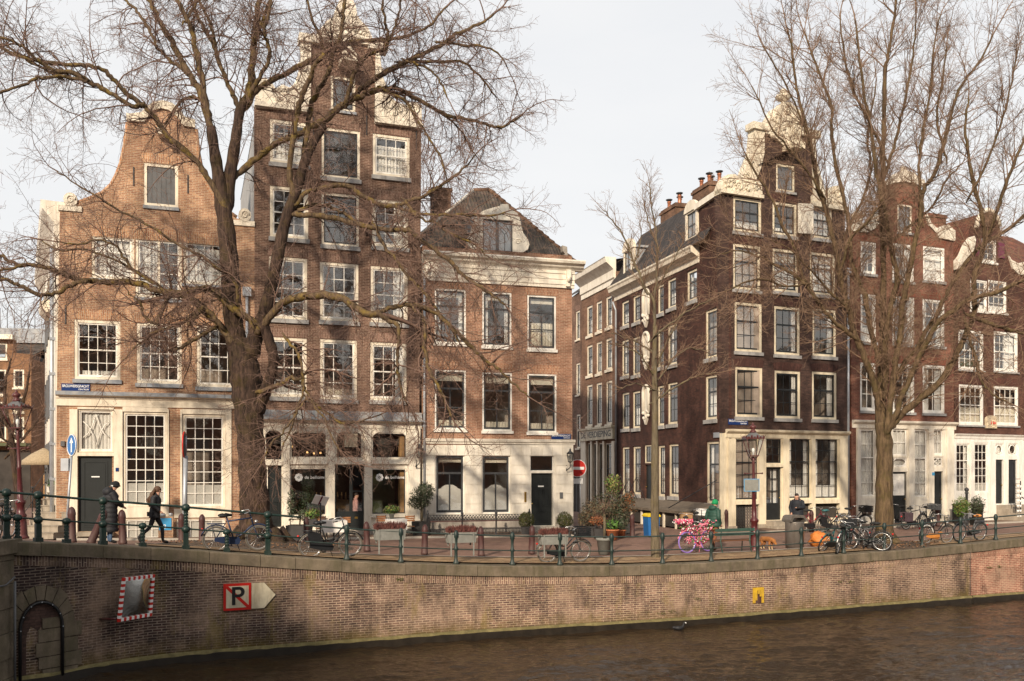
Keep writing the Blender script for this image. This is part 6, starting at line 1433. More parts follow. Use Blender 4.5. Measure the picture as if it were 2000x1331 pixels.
# ---- the young tree in the middle
T = Tree('young_tree', 'slender young bare tree with lichen covered trunk at the side street corner', 1279, 29.2, 8, 'bark_young', 'bark_young', 'twig_right'); P = T.path
T.path([(1280, 1092, 11.5), (1280, 1075, 10.5), (1279, 1000, 9.5), (1279, 900, 8.5), (1279, 780, 7), (1278, 704, 6), (1280, 637, 5)], **tk)
P([(1280, 640, 4.8), (1277, 591, 4.3), (1262, 568, 4), (1252, 545), (1239, 515, 3.2), (1226, 479), (1203, 439, 2.2), (1180, 413, 1.4)], 0, -.4)
P([(1278, 600, 3.8), (1282, 551, 3.2), (1284, 489), (1279, 439, 2.4), (1272, 400), (1269, 356, 1.4)], 0, .3)
for p, d in (([(1283, 655, 3), (1319, 624), (1358, 601, 2), (1390, 585, 1.2)], -.6), ([(1285, 710, 3), (1302, 670), (1315, 644, 2), (1335, 610, 1.2)], .6), ([(1287, 778, 3), (1325, 753), (1365, 733, 2), (1400, 728, 1.2)], -.4),
             ([(1273, 687, 2.6), (1250, 672), (1226, 661, 2), (1195, 650, 1.2)], .5), ([(1274, 728, 2.6), (1252, 697), (1225, 678, 1.8), (1200, 672, 1.2)], -.6), ([(1283, 560, 2.4), (1310, 520), (1330, 480, 1.4)], .4), ([(1240, 515, 2), (1252, 470), (1250, 430, 1.2)], .3),
             ([(1284, 745, 2.4), (1315, 700), (1350, 680, 1.6), (1385, 690, 1)], .8), ([(1274, 760, 2.2), (1240, 750), (1210, 762, 1.2)], -.4), ([(1284, 480, 2), (1268, 440), (1258, 400, 1.2)], .4)): P(p, 0, d)
PR3 = dict(n=[0, 6, 7], len=[.7, .4, .22], seg=[.16, .13, .1], wig=[.05, .07, .1], curl=[.35, .4, .5], lift=[.35, .3, .15], ang=(20, 50), r0=.011, rmin=.0032)
T.finish(PR3, 9, .15)
# ---- small street tree down the left side street
T = Tree('street_tree', 'small dark bare tree in the left side street before the orange brick house', 14, 44, 3, 'bark_elm', 'bark_elm', 'twig'); P = T.path
T.path([(38, 1040, 9), (34, 960, 8), (26, 890, 7), (20, 830, 6)], **tk)
for p, d in (([(20, 835, 6), (10, 790, 5), (12, 740, 4), (22, 700, 2)], .5), ([(22, 850, 6), (40, 800, 5), (52, 760, 4), (58, 715, 2)], -.5), ([(20, 840, 5), (-5, 800, 4), (-20, 750, 2)], 0), ([(24, 880, 5), (55, 845, 4), (75, 820, 2)], .4), ([(22, 870, 4), (-4, 850, 3), (-25, 840, 2)], -.6)): P(p, 0, d)
T.finish(dict(PR2, len=[1.4, .8, .4]), 4, .2)
# ================================================================ along the quay
def local(P, rz): return Matrix.Translation(P) @ Matrix.Rotation(rz, 4, 'Z')
def share(o, parent, M):
    c = o.copy(); COL.objects.link(c); c.parent = parent; c.matrix_local = M; return c
# ---- railings
def railing(name, label, posts, rails, mat, p0, p1):
    t = thing(name, quay(p0, .2), 0, label, 'railing'); inv = Matrix.Translation(-t.location); protos = {}
    for x, kind in posts:
        M = inv @ local(quay(x, .2), qdir(x))
        if kind in protos: share(protos[kind], t, M); continue
        mb = MB()
        if kind == 'twist':
            mb.box(-.085, .085, -.085, .085, 0, .1); mb.box(-.06, .06, -.06, .06, .1, .42)
            mb.lathe([(.06, .42), (.095, .46), (.105, .5), (.095, .55), (.05, .59)], seg=10)
            n = 26; vs = []
            for i in range(n + 1):
                a = i * .33; z = .57 + .42 * i / n
                for k in range(8): r = .048 if k % 2 else .06; vs.append((r * math.cos(a + k * .785), r * math.sin(a + k * .785), z))
            mb.add(vs, [(i * 8 + k, i * 8 + (k + 1) % 8, (i + 1) * 8 + (k + 1) % 8, (i + 1) * 8 + k) for i in range(n) for k in range(8)])
            mb.lathe([(.05, .97), (.095, 1.0), (.105, 1.06), (.085, 1.13), (.02, 1.16)], seg=10)
        elif kind == 'twist_low':
            mb.box(-.075, .075, -.075, .075, 0, .1); n = 20; vs = []
            for i in range(n + 1):
                a = i * .36; z = .1 + .36 * i / n
                for k in range(8): r = .048 if k % 2 else .06; vs.append((r * math.cos(a + k * .785), r * math.sin(a + k * .785), z))
            mb.add(vs, [(i * 8 + k, i * 8 + (k + 1) % 8, (i + 1) * 8 + (k + 1) % 8, (i + 1) * 8 + k) for i in range(n) for k in range(8)])
            mb.lathe([(.05, .45), (.09, .47), (.1, .52), (.085, .57), (.02, .6)], seg=10)
        else:
            mb.lathe([(.09, 0), (.09, .05), (.065, .1), (.05, .16), (.046, .38), (.064, .42), (.068, .46), (.046, .5), (.042, .62), (.05, .74), (.072, .78), (.072, .9), (.05, .94), (.04, .97)], seg=10)
        o = mb.build('post', mat, t); o.matrix_local = M; protos[kind] = o
    for h, r in rails:
        mb = MB(); path = [quay(p, .2, h) for p in range(p0, p1 + 1, 15)]; mb.tube(path, r, 7); mb.build('rail', mat, t, inv)
railing('railing', 'dark green iron railing with spiral twisted posts on the rising left quay', [(x, 'twist') for x in (16, 81, 208, 365, 525)] + [(x, 'twist_low') for x in (-6, 38, 139, 283, 445)], ((1.07, .03), (.52, .022)), 'rail_green', -40, 598)
railing('railing', 'long weathered teal iron railing with slim baluster posts along the quay', [(x, 'plain') for x in (600, 680, 787, 895, 1005, 1098, 1200, 1300, 1396, 1487, 1573, 1656, 1736, 1810, 1885, 1954, 2020)][1:], ((.86, .024), (.43, .019)), 'rail_teal', 598, 2090)

# ---- bollards
def lathe_thing(name, prof, mat, P, label, cat, group=None, seg=12, tilt=None):
    mb = MB(); mb.lathe(prof, seg=seg); o = mb.build(name, mat); o.location = P; tag(o, label, cat, group)
    if tilt: o.rotation_euler = tilt
    return o
BP = [(.115, 0), (.11, .06), (.1, .12), (.095, .7), (.105, .73), (.1, .78), (.085, .86), (.045, .92), (.01, .94)]
SPOT = [(141, 1060, 'maroon bollard behind the blue arrow sign pole'), (240, 1063, 'maroon bollard to the right of the woman in the long coat'), (355, 1062, 'maroon bollard left of the back view road sign pole'), (394, 1060, 'maroon bollard partly behind the rear wheel of the leftmost blue bicycle'),
        (598, 1063, 'maroon bollard behind the black bicycle before the restaurant'), (717, 1077, 'brown bollard beside the restaurant door, left of the first heather planter'), (829, 1083, 'greyish worn bollard before the olive tree pot'), (940, 1086, 'brown bollard under the middle heather planter'),
        (1038, 1082, 'reddish bollard between the iron fence and the white house door'), (1235, 1049, 'pinkish bollard next to the blue recycling bin'), (1419, 1036, 'grey brown bollard behind the bench at the dark house corner'), (1585, 1038, 'maroon bollard among the bicycles before the dark house'), (1832, 1028, 'red bollard before the narrow black door of the red house')]
first = None
for x, y, lb in SPOT:
    P = ground_at(x, y)
    if first is None: first = lathe_thing('bollard', BP, 'bollard_brown', P, lb, 'bollard', 'maroon street bollards'); o = first
    else: o = first.copy(); COL.objects.link(o); o.location = P; o['label'] = lb
    o.rotation_euler = (R(random.uniform(-2, 2)), R(random.uniform(-2, 2)), 0)
o = first.copy(); COL.objects.link(o); o.location = ground_at(177, 1062); o.rotation_euler = (0, R(24), 0); o['label'] = 'maroon bollard knocked aslant beside the black door'

# ---- street lamps
def street_lamp(x, y, lean, label, sc=1.0):
    t = thing('street_lamp', ground_at(x, y) if y > 100 else on_street(x, y), R(20), label, 'street lamp', 'old maroon street lamps'); t.rotation_euler = (0, R(lean), R(0)); t.scale = (sc,) * 3
    mb = MB(); mb.lathe([(.2, 0), (.2, .05), (.17, .08), (.16, .14), (.15, .5), (.13, .62), (.15, .66), (.16, .72), (.12, .76), (.11, 1.02), (.15, 1.08), (.15, 1.14), (.09, 1.2), (.08, 1.5), (.06, 2.1), (.075, 2.14), (.055, 2.2), (.045, 3.05), (.06, 3.1), (.04, 3.2), (.05, 3.34)], seg=14)
    mb.build('post', 'lamp_red', t)
    mb = MB(); mb.tube([(-.28, 0, 2.75), (.28, 0, 2.75)], .018, 6); mb.ball((-.3, 0, 2.75), .035, 8); mb.ball((.3, 0, 2.75), .035, 8); mb.build('ladder_bar', 'lamp_red', t)
    mb = MB(); z0, z1, a, b = 3.38, 3.95, .14, .29
    for sx, sy in ((1, 1), (1, -1), (-1, -1), (-1, 1)):
        mb.tube([(sx * a, sy * a, z0), (sx * b, sy * b, z1)], .016, 5)
        mb.tube([(sx * .04, sy * .04, 3.2), (sx * a, sy * a, z0)], .014, 5)
    mb.box(-a - .02, a + .02, -a - .02, a + .02, z0 - .03, z0); mb.box(-b - .03, b + .03, -b - .03, b + .03, z1, z1 + .04)
    for k in range(4):
        M = Matrix.Rotation(k * math.pi / 2, 4, 'Z')
        for i in range(5): mb.box(-b + .1 * i + .03, -b + .1 * i + .09, -b - .04, -b - .01, z1 + .04, z1 + (.12 if i % 2 else .08), 0, M)
        mb.add([M @ Vector(v) for v in ((-b - .07, -b - .07, z1 + .16), (-b, -b, z1), (-b + .06, -b, z1), (-b, -b + .06, z1))], [(0, 1, 2), (0, 2, 3), (0, 3, 1)])
    mb.lathe([(.08, z1 + .2), (.12, z1 + .24), (.1, z1 + .29), (.06, z1 + .32), (.1, z1 + .37), (.13, z1 + .42), (.09, z1 + .47), (.03, z1 + .5), (.04, z1 + .54), (.005, z1 + .58)], seg=10)
    ln = mb.build('lantern_frame', 'lamp_red', t); mb = MB()
    c0 = [(-a, -a, z0), (a, -a, z0), (a, a, z0), (-a, a, z0)]; c1 = [(-b, -b, z1), (b, -b, z1), (b, b, z1), (-b, b, z1)]
    for i in range(4): mb.quad(c0[i], c0[(i + 1) % 4], c1[(i + 1) % 4], c1[i])
    mb.build('lantern_glass', 'glass_clear', ln); mb = MB()
    for i in range(4):
        p, q = c1[i], c1[(i + 1) % 4]; mb.quad((p[0], p[1], z1 + .041), (q[0], q[1], z1 + .041), (q[0] * .3, q[1] * .3, z1 + .22), (p[0] * .3, p[1] * .3, z1 + .22))
    mb.build('lantern_hood', 'hatch_grey', ln); mb = MB(); mb.lathe([(.03, z0), (.03, z0 + .1), (.05, z0 + .12), (.045, z0 + .24), (.01, z0 + .26)], seg=8); mb.build('lamp_bulb', 'sign_white', ln)
    return t
street_lamp(43, 27.2, -2.2, 'maroon cast iron street lamp with crowned lantern at the left stoop')
lp = street_lamp(1474, 1079, -.8, 'maroon cast iron street lamp carrying a blue edged panel before the dark corner house')
Y = lp.location.y - .12; mb = MB(); c = at(1468, 948, Y); mb.box(-.27, .27, -.012, .012, -.22, .22); mb.box(-.25, .25, -.014, -.012, -.2, .2, 1); o = mb.build('notice_panel', ['sky_blue', 'planter_grey']); o.location = c
mb2 = MB(); mb2.tube([(0, .02, .2), (.1, .1, .2)], .02, 5); mb2.tube([(0, .02, -.2), (.1, .1, -.2)], .02, 5); mb2.build('strap', 'zinc', o); tag(o, 'grey panel with sky blue edge strapped to the right hand street lamp', 'sign')

# ---- signs
def disc(mb, M, r, th, mi, n=24): mb.prism([(r * math.cos(2 * math.pi * i / n), r * math.sin(2 * math.pi * i / n)) for i in range(n)], -th, th, mi, M)
P = ground_at(128, 1058); t = thing('road_sign', P, 0, 'round blue sign with white arrow on a leaning grey pole by the black door', 'road sign'); h_ = (1058 - 870) / FPX * P.y
topx = (142 - 128) / FPX * P.y
mb = MB(); mb.tube([(0, 0, 0), (topx * .9, 0, h_ - .1)], .035, 8); mb.tube([(topx * .9, 0, h_ - .15), (topx, 0, h_ + .3)], .03, 8); mb.build('pole', 'zinc', t)
M = Matrix.Translation((topx, -.05, h_)) @ Matrix.Rotation(R(-42), 4, 'Z'); mb = MB(); disc(mb, M, .31, .012, 0); d = mb.build('sign_disc', 'sign_blue', t)
mb = MB(); mb.box(-.035, .035, -.016, -.0125, -.2, .1, 0, M); mb.prism([(-.12, .06), (.12, .06), (0, .22)], -.016, -.0125, 0, M); mb.build('arrow', 'sign_white', d)
mb = MB(); mb.tube([M @ Vector((.3 * math.cos(a * .2618), -.012, .3 * math.sin(a * .2618))) for a in range(24)], .012, 5, closed=True); mb.build('rim', 'sign_white', d)
mb = MB(); z = (1058 - 908) / FPX * P.y; mb.box(-.1, .12, -.08, .06, z - .18, z + .18); mb.build('control_box', 'zinc', t)
P = ground_at(359, 1062); t = thing('road_sign', P, 0, 'road sign seen edge on, red rimmed, on a thick grey pole by the ochre house', 'road sign'); h_ = (1062 - 869) / FPX * P.y
mb = MB(); mb.tube([(0, 0, 0), (.06, 0, h_ - .35)], .07, 10); mb.tube([(.06, 0, h_ - .35), (.07, 0, h_ + .28)], .03, 8); mb.build('pole', 'zinc', t)
M = Matrix.Translation((.03, -.02, h_)) @ Matrix.Rotation(R(-78), 4, 'Z'); mb = MB(); disc(mb, M, .4, .012, 0); mb.tube([M @ Vector((.4 * math.cos(a * .2618), 0, .4 * math.sin(a * .2618))) for a in range(24)], .022, 5, 1, closed=True); mb.build('sign_disc', ['hatch_grey', 'sign_red'], t)
c = at(1128, 915, 40.6); P = Vector((c.x, c.y, -.04)); t = thing('road_sign', P, 0, 'red round no entry sign with white bar at the side street corner', 'road sign'); z = c.z - P.z
mb = MB(); mb.tube([(.12, .04, 0), (.12, .04, z + .4)], .035, 8); mb.build('pole', 'zinc', t); mb = MB(); disc(mb, Matrix.Translation((0, 0, z)), .40, .01, 1); disc(mb, Matrix.Translation((0, -.012, z)), .375, .006, 0); d = mb.build('sign_disc', ['sign_red', 'sign_white'], t)
mb = MB(); mb.box(-.3, .3, -.026, -.0185, z - .065, z + .065); mb.build('white_bar', 'sign_white', d); mb = MB(); mb.box(-.27, .24, -.02, 0, z - .7, z - .46); mb.build('supplementary_plate', 'sign_white', t)
def street_name(f_, x0, x1, y0, y1, label, out=.02):
    a, c, z0, z1 = f_.rect((x0, x1, y0, y1)); Mw = f_.W @ Matrix.Translation(((a + c) / 2, -out, (z0 + z1) / 2)); t = thing('street_name_sign', Mw.translation, math.atan2(f_.d.y, f_.d.x), label, 'sign')
    w_, h_ = (c - a) / 2, (z1 - z0) / 2; mb = MB(); mb.box(-w_, w_, -.012, .012, -h_, h_); p = mb.build('plate', 'blue_enamel', t)
    tx = text_mesh('street_name', 'BROUWERSGRACHT', h_ * 1.02, 'sign_white', t, Matrix.Translation((0, -.013, h_ * .30)) @ UPRIGHT, .002)
    wd = tx.dimensions.x; 
    if wd > 0: tx.data.transform(Matrix.Diagonal((w_ * 1.86 / wd, 1, 1, 1)))
    text_mesh('district_name', 'CENTRUM', h_ * .58, 'sign_white', t, Matrix.Translation((w_ * .55, -.013, -h_ * .58)) @ UPRIGHT, .002)
street_name(Fac(A0, A1), 120, 176, 750, 764, 'blue enamel street name sign on the ochre gable house')
street_name(Fac(B0, B1), 1076, 1114, 848, 858, 'blue enamel street name sign on the rose brick corner house', .06)
street_name(Fac(C0, C1), 1422, 1460, 819, 830, 'blue enamel street name sign on the dark corner house')
# mirror for boats
t = thing('traffic_mirror', at(262, 1168, 21.35), 0, 'rectangular convex mirror with red and white striped frame on the dark quay wall', 'mirror')
TL, TR, BR, BL = at(238, 1129, 20.9), at(300, 1122, 21.8), at(294, 1203, 21.8), at(228, 1215, 20.9); o = t.location
ex, ez = ((TR - TL) + (BR - BL)) / 2, ((TL - BL) + (TR - BR)) / 2; ey = ex.cross(ez).normalized() * -1
def mp_(u, v, d=0): return (TL * (1 - u) * v + TR * u * v + BR * u * (1 - v) + BL * (1 - u) * (1 - v)) - o - ey * d
if ey.y < 0: ey = -ey
mb = MB(); fwd = 1
def bar(u0, u1, v0, v1, mi, d0=.0, d1=.05): mb.add([mp_(u0, v0, d1), mp_(u1, v0, d1), mp_(u1, v1, d1), mp_(u0, v1, d1), mp_(u0, v0, d0), mp_(u1, v0, d0), mp_(u1, v1, d0), mp_(u0, v1, d0)], [(0, 1, 2, 3), (7, 6, 5, 4), (0, 4, 5, 1), (1, 5, 6, 2), (2, 6, 7, 3), (3, 7, 4, 0)], mi)
n = 13
for i in range(n):
    bar(i / n, (i + 1) / n, 0, .075, i % 2); bar(i / n, (i + 1) / n, .925, 1, i % 2)
    a, b = .075 + .85 * i / n, .075 + .85 * (i + 1) / n; bar(0, .085, a, b, (i + 1) % 2); bar(.915, 1, a, b, (i + 1) % 2)
mb.build('striped_frame', ['sign_red', 'sign_white'], t); mb = MB(); g = 10; vs = []
for j in range(g + 1):
    for i in range(g + 1):
        u, v = lerp(.085, .915, i / g), lerp(.075, .925, j / g); vs.append(mp_(u, v, .02 + .04 * (1 - (2 * i / g - 1) ** 2) * (1 - (2 * j / g - 1) ** 2)))
mb.add(vs, [(j * (g + 1) + i, j * (g + 1) + i + 1, (j + 1) * (g + 1) + i + 1, (j + 1) * (g + 1) + i) for j in range(g) for i in range(g)], 0, True); mb.build('mirror_face', 'mirror_glass', t)
mb = MB(); q = quay(196, .0); q.z = at(196, 1210, q.y).z; mb.tube([q - o, mp_(.0, .06, -.03)], .03, 6); q = quay(292, 0); q.z = (at(280, 1165, q.y)).z; mb.tube([q - o, mp_(.7, .5, -.03)], .03, 6); mb.build('bracket', 'lamp_red', t)
# no mooring sign
def wall_frame(p, y, out):
    q = quay(p, -out); q.z = ZC - (y - HY) * q.y / FPX; return q, qdir(p)
q, a = wall_frame(463, 1166, .05); t = thing('no_parking_sign', q, a, 'square red bordered crossed out P sign with cream arrow plate on the quay wall', 'sign')
mb = MB(); w_ = .345; mb.box(-w_, w_, -.02, .02, -w_, w_); mb.build('red_board', 'sign_red', t); mb = MB(); mb.box(-w_ + .065, w_ - .065, -.024, -.02, -w_ + .065, w_ - .065); mb.build('cream_panel', 'sign_cream', t)
mb = MB(); k = w_ - .065; e = .055; mb.prism([(-k, k - e), (-k, k), (-k + e, k), (k, -k + e), (k, -k), (k - e, -k)], -.028, -.0245); mb.build('red_slash', 'sign_red', t)
tx = text_mesh('letter', 'P', .66, 'sign_black', t, Matrix.Translation((.0, -.031, -.0)) @ UPRIGHT @ Matrix.Diagonal((1.05, 1, 1, 1)), .003)
mb = MB(); mb.prism([(w_ + .01, -.33), (w_ + .33, -.33), (w_ + .62, 0), (w_ + .33, .33), (w_ + .01, .33)], -.018, .018); mb.build('arrow_plate', 'sign_cream', t)
q, a = wall_frame(1480, 1163, .03); t = thing('mooring_plate', q, a, 'worn yellow square plate fixed low on the quay wall', 'plate'); mb = MB()
for b in ((-.21, -.12, -.25, .25), (.12, .21, -.25, .25), (-.12, .12, .16, .25), (-.12, -.05, -.16, .16), (.05, .12, -.04, .16), (-.02, .07, .04, .16)): mb.box(b[0], b[1], -.02, .02, b[2], b[3])
mb.build('yellow_frame', 'yellow_paint', t); mb = MB(); mb.box(-.12, .12, .0, .018, -.25, .16); mb.build('rusty_back', 'bollard_brown', t)

# ---- abutment of the bridge and bricked-up arch at the far left
t = thing('bridge_abutment', (-11.9, 19.4, WZ), 0, 'grey stone pier of the bridge at the left edge with a pipe down its corner', 'bridge pier'); inv = Matrix.Translation(-t.location); mb = MB(); z = WZ - .3; i = 0; rnd = random.Random(2); zt = quay(0).z
X1 = quay(20).x + .1; Y1 = quay(14).y + .25
while z < zt - .3:
    z2 = min(zt - .28, z + rnd.uniform(.42, .6)); d = .06 if i % 2 else 0; mb.box(X1 - 2.2, X1 - .02 - d * .2 + rnd.uniform(-.012, .012), Y1 - 1.9 - d, Y1, z, z2 - .012); z = z2; i += 1
mb.build('quoin_stone', 'coping', t, inv); mb = MB(); mb.box(X1 - 2.3, X1 + .05, Y1 - 2.0, Y1, zt - .28, zt + .02); mb.build('cap_stone', 'coping', t, inv)
mb = MB(); mb.tube([(X1 + .08, Y1 - .35, zt - .9), (X1 + .08, Y1 - .35, WZ)], .03, 6); mb.tube([(X1 - .3, Y1 - 1.8, zt - 1.0), (X1 + .02, Y1 - .6, zt - .95), (X1 + .08, Y1 - .35, zt - .8)], .02, 6); mb.build('pipe', 'hatch_grey', t, inv)
q0 = quay(78); t = thing('bricked_up_arch', (q0.x, q0.y, WZ), qdir(78), 'small bricked up stone arch low in the quay wall beside the bridge pier', 'arch'); Mi = mat_of(t).inverted()
def qa(u, z, out):
    """point on the wall, u metres along from the arch centre"""
    p = 78 + u * 72; q = quay(p, -out); return Mi @ Vector((q.x, q.y, z))
mb = MB(); rad = .62; zc_ = WZ + 1.28; n = 9
for i in range(n):
    a0, a1 = math.pi * i / n + .015, math.pi * (i + 1) / n - .015; ro = .93 + (.06 if i in (2, 6) else 0); pts = []
    for out in (.05, -.05):
        for a_, r_ in ((a0, rad), (a0, ro), (a1, ro), (a1, rad)): pts.append(qa(-r_ * math.cos(a_), zc_ + r_ * 1.05 * math.sin(a_), out))
    mb.add(pts, [(0, 1, 2, 3), (7, 6, 5, 4), (0, 4, 5, 1), (1, 5, 6, 2), (2, 6, 7, 3), (3, 7, 4, 0)])
for k in range(4):
    for u0, u1 in ((.62, 1.0 + .1 * (k % 2)),): mb.add([qa(u, z, o_) for o_ in (.05, -.05) for u, z in ((u0, WZ + .34 * k), (u1, WZ + .34 * k), (u1, WZ + .34 * k + .32), (u0, WZ + .34 * k + .32))], [(0, 1, 2, 3), (7, 6, 5, 4), (0, 4, 5, 1), (1, 5, 6, 2), (2, 6, 7, 3), (3, 7, 4, 0)])
mb.build('voussoir', 'coping', t)
mb = MB(); pts = [qa(-.6, WZ, .02), qa(.6, WZ, .02)] + [qa(.6 * math.cos(a * math.pi / 10), zc_ + .63 * math.sin(a * math.pi / 10), .02) for a in range(11)]; mb.add(pts, [tuple(range(len(pts)))]); mb.build('infill', 'brick_front', t)
mb = MB(); path = [qa(-.56, WZ + .1, .09)] + [qa(-.56 * math.cos(a * math.pi / 12), zc_ + .6 * math.sin(a * math.pi / 12), .09) for a in range(13)] + [qa(.56, WZ + .15, .09)]; mb.tube(path, .035, 7); cb = mb.build('black_hose', 'sign_black', t)
mb = MB()
for k in range(1, len(path) - 1, 2): mb.ball(path[k] + Vector((0, -.04, 0)), .016, 6)
mb.build('light_bulb', 'zinc', cb)
mb = MB()
for k, (z0, z1, u0) in enumerate(((.0, .34, .05), (.36, .62, -.05), (.64, .95, -.12), (.97, 1.25, -.06), (1.27, 1.5, .05))): mb.add([qa(u, WZ + z, o_) for o_ in (.05, .0) for u, z in ((u0, z0), (.52, z0), (.52, z1), (u0, z1))], [(0, 1, 2, 3), (7, 6, 5, 4), (0, 4, 5, 1), (1, 5, 6, 2), (2, 6, 7, 3), (3, 7, 4, 0)])
mb.build('infill_block', 'coping', t)

# ---- unseen far bank, left houses raised to shade the wall; mirrors in the panes
mb = MB(); rnd = random.Random(9); x = -95
FB = Matrix.Translation((0, -14, 0)) @ Matrix.Rotation(math.atan2(.4, .915), 4, 'Z')
while x < 150:
    w_ = rnd.uniform(5.5, 7.5); tall = x + w_ < -18.5; hh = rnd.uniform(22.5, 24) if tall else rnd.uniform(11, 15)
    mb.box(x, x + w_, -9, 0, -.5, hh, rnd.choice((0, 1, 2)), FB); mb.prism([(x, hh), (x + w_, hh), (x + w_ / 2, hh + (1.2 if tall else 2.5))], -9, 0, 3, FB)
    for zz in range(1, int(hh), 3):
        for k in range(3): mb.box(x + w_ * (.12 + .3 * k), x + w_ * (.3 + .3 * k), -.05, .05, zz, zz + 1.8, 4 if rnd.random() < .7 else 5, FB)
    x += w_
tag(mb.build('unseen_bank_houses', ['brick_brown', 'brick_red', 'brick_rose', 'tiles_dark', 'hatch_grey', 'cream']), 'unseen row of brick houses behind the viewer, raised at the left to shade the wall', 'houses', kind='stuff')
# ================================================================ bicycles
simple('tyre', (.02, .02, .02), .8, .2, 8); simple('tyre_pale', (.12, .105, .085), .8, .2, 8); simple('rim', (.5, .5, .5), .3, .1, 8, metal=.8)
simple('bike_black', (.015, .016, .018), .35, .2, 8); simple('bike_blue', (.018, .03, .07), .35, .2, 8); simple('bike_grey', (.11, .115, .12), .35, .2, 8, metal=.3); simple('bike_red', (.16, .02, .03), .4, .2, 8)
simple('bike_teal', (.03, .13, .14), .4, .2, 8); simple('lilac', (.26, .16, .50), .5, .2, 8); simple('pink', (.72, .22, .30), .6, .3, 14); simple('pink_deep', (.60, .07, .16), .7, .3, 14); simple('orange_case', (.55, .22, .05), .5, .2, 8)
simple('brown_leather', (.12, .05, .025), .6, .3, 8); simple('bag_plum', (.07, .045, .055), .8, .3, 8); simple('white_plastic', (.7, .7, .68), .4, .1, 6); simple('leaf_bright', (.09, .20, .03), .7, .4, 9)
def tor(mb, c, R_, r, n=26, mi=0): mb.tube([(c[0] + R_ * math.cos(2 * math.pi * i / n), c[1], c[2] + R_ * math.sin(2 * math.pi * i / n)) for i in range(n)], r, 6, mi, closed=True)
def bicycle(P, rz, label, fr='bike_black', tyre='tyre', crate=None, case='bike_black', guard=None, bag=None, lean=4, saddle='tyre', girls=True, group='parked bicycles', r=.34, steer=0, rack=True, white_end=False):
    t = thing('bicycle', P, rz, label, 'bicycle', group); t.rotation_euler = (R(lean), 0, rz)
    ax, bx, z = -.54, .54, r
    for x, k in ((ax, 0), (bx, 1)):
        M = Matrix.Translation((x, 0, 0)) @ Matrix.Rotation(R(steer) if k else 0, 4, 'Z') @ Matrix.Translation((-x, 0, 0)); mb = MB(); tor(mb, (x, 0, z), r - .02, .025); tor(mb, (x, 0, z), r - .05, .011, mi=1)
        for i in range(18): a = i * .349 + .1; s_ = .02 if i % 2 else -.02; mb.tube([(x + .02 * math.cos(a), s_, z + .02 * math.sin(a)), (x + (r - .05) * math.cos(a + .25), 0, z + (r - .05) * math.sin(a + .25))], .0022, 3, 1, cap=False)
        mb.tube([(x, -.05, z), (x, .05, z)], .022, 6, 1); w = mb.build('wheel', [tyre, 'rim'], t, M)
        mb = MB(); a0, a1 = (.2, 2.9) if k == 0 else (.35, 2.6); mb.tube([(x + (r + .03) * math.cos(a), 0, z + (r + .03) * math.sin(a)) for a in [lerp(a0, a1, i / 12) for i in range(13)]], .02, 5)
        mb.build('mudguard', 'white_plastic' if white_end and k == 0 else fr, t, M)
    hd, bb, st = Vector((bx - .2, 0, .92)), Vector((-.08, 0, .3)), Vector((-.26, 0, .82)); lo = Vector((bx - .13, 0, .68)); mb = MB(); q = .021
    mb.tube([hd, lo], .022, 7); mb.tube([st + Vector((-.02, 0, .1)), bb], q, 6); mb.tube([lo, bb], .02, 6)
    if girls: mb.tube([hd + Vector((.02, 0, -.06)), Vector((.05, 0, .5)), Vector((-.16, 0, .5))], q, 6)
    else: mb.tube([hd + Vector((.01, 0, -.04)), st + Vector((0, 0, -.02))], q, 6)
    for s_ in (-.05, .05): mb.tube([bb, (ax, s_, z)], .011, 5); mb.tube([st, (ax, s_, z)], .009, 5); mb.tube([lo + Vector((0, s_ * .8, -.02)), (bx, s_, z)], .012, 5)
    mb.tube([hd, hd + Vector((-.04, 0, .12))], .014, 6); mb.tube([bb + Vector((.06, .12, -.02)), bb + Vector((.16, .12, -.3))], .01, 4); mb.build('frame', fr, t)
    mb = MB(); h0 = hd + Vector((-.04, 0, .12)); M = Matrix.Translation((bx, 0, 0)) @ Matrix.Rotation(R(steer), 4, 'Z') @ Matrix.Translation((-bx, 0, 0))
    mb.tube([h0 + Vector((-.28, .3, -.03)), h0 + Vector((-.12, .3, 0)), h0 + Vector((0, .2, .04)), h0 + Vector((.04, 0, 0)), h0 + Vector((0, -.2, .04)), h0 + Vector((-.12, -.3, 0)), h0 + Vector((-.28, -.3, -.03))], .012, 6)
    for s_ in (.3, -.3): mb.tube([h0 + Vector((-.3, s_, -.03)), h0 + Vector((-.17, s_, -.01))], .018, 6, 1)
    mb.build('handlebar', ['rim', 'tyre'], t, M); mb = MB(); mb.ball((bx - .06, 0, .78), .05, 8, 0, (1, .9, .9)); mb.build('headlight', 'rim', t, M)
    mb = MB(); s0 = st + Vector((-.03, 0, .12)); mb.ball(s0 + Vector((-.08, 0, .02)), .13, 10, 0, (1.0, .85, .42)); mb.tube([s0 + Vector((-.02, 0, .03)), s0 + Vector((.16, 0, .02))], [.06, .025], 7); mb.build('saddle', saddle, t)
    mb = MB(); mb.prism([(bb.x - .13, .2), (bb.x + .12, .2), (bb.x + .16, .3), (bb.x + .1, .4), (ax + .1, z + .07), (ax - .04, z + .03), (ax - .04, z - .05)], -.085, -.05)
    for s_, d in ((-1, .17), (1, -.17)): mb.tube([bb + Vector((0, s_ * .06, 0)), bb + Vector((d * .4, s_ * .09, d)), bb + Vector((d * .4, s_ * .17, d))], .009, 4); mb.box(bb.x + d * .4 - .05, bb.x + d * .4 + .05, s_ * .17 - .04, s_ * .17 + .04, .3 + d - .012, .3 + d + .012)
    mb.build('chain_case', case, t)
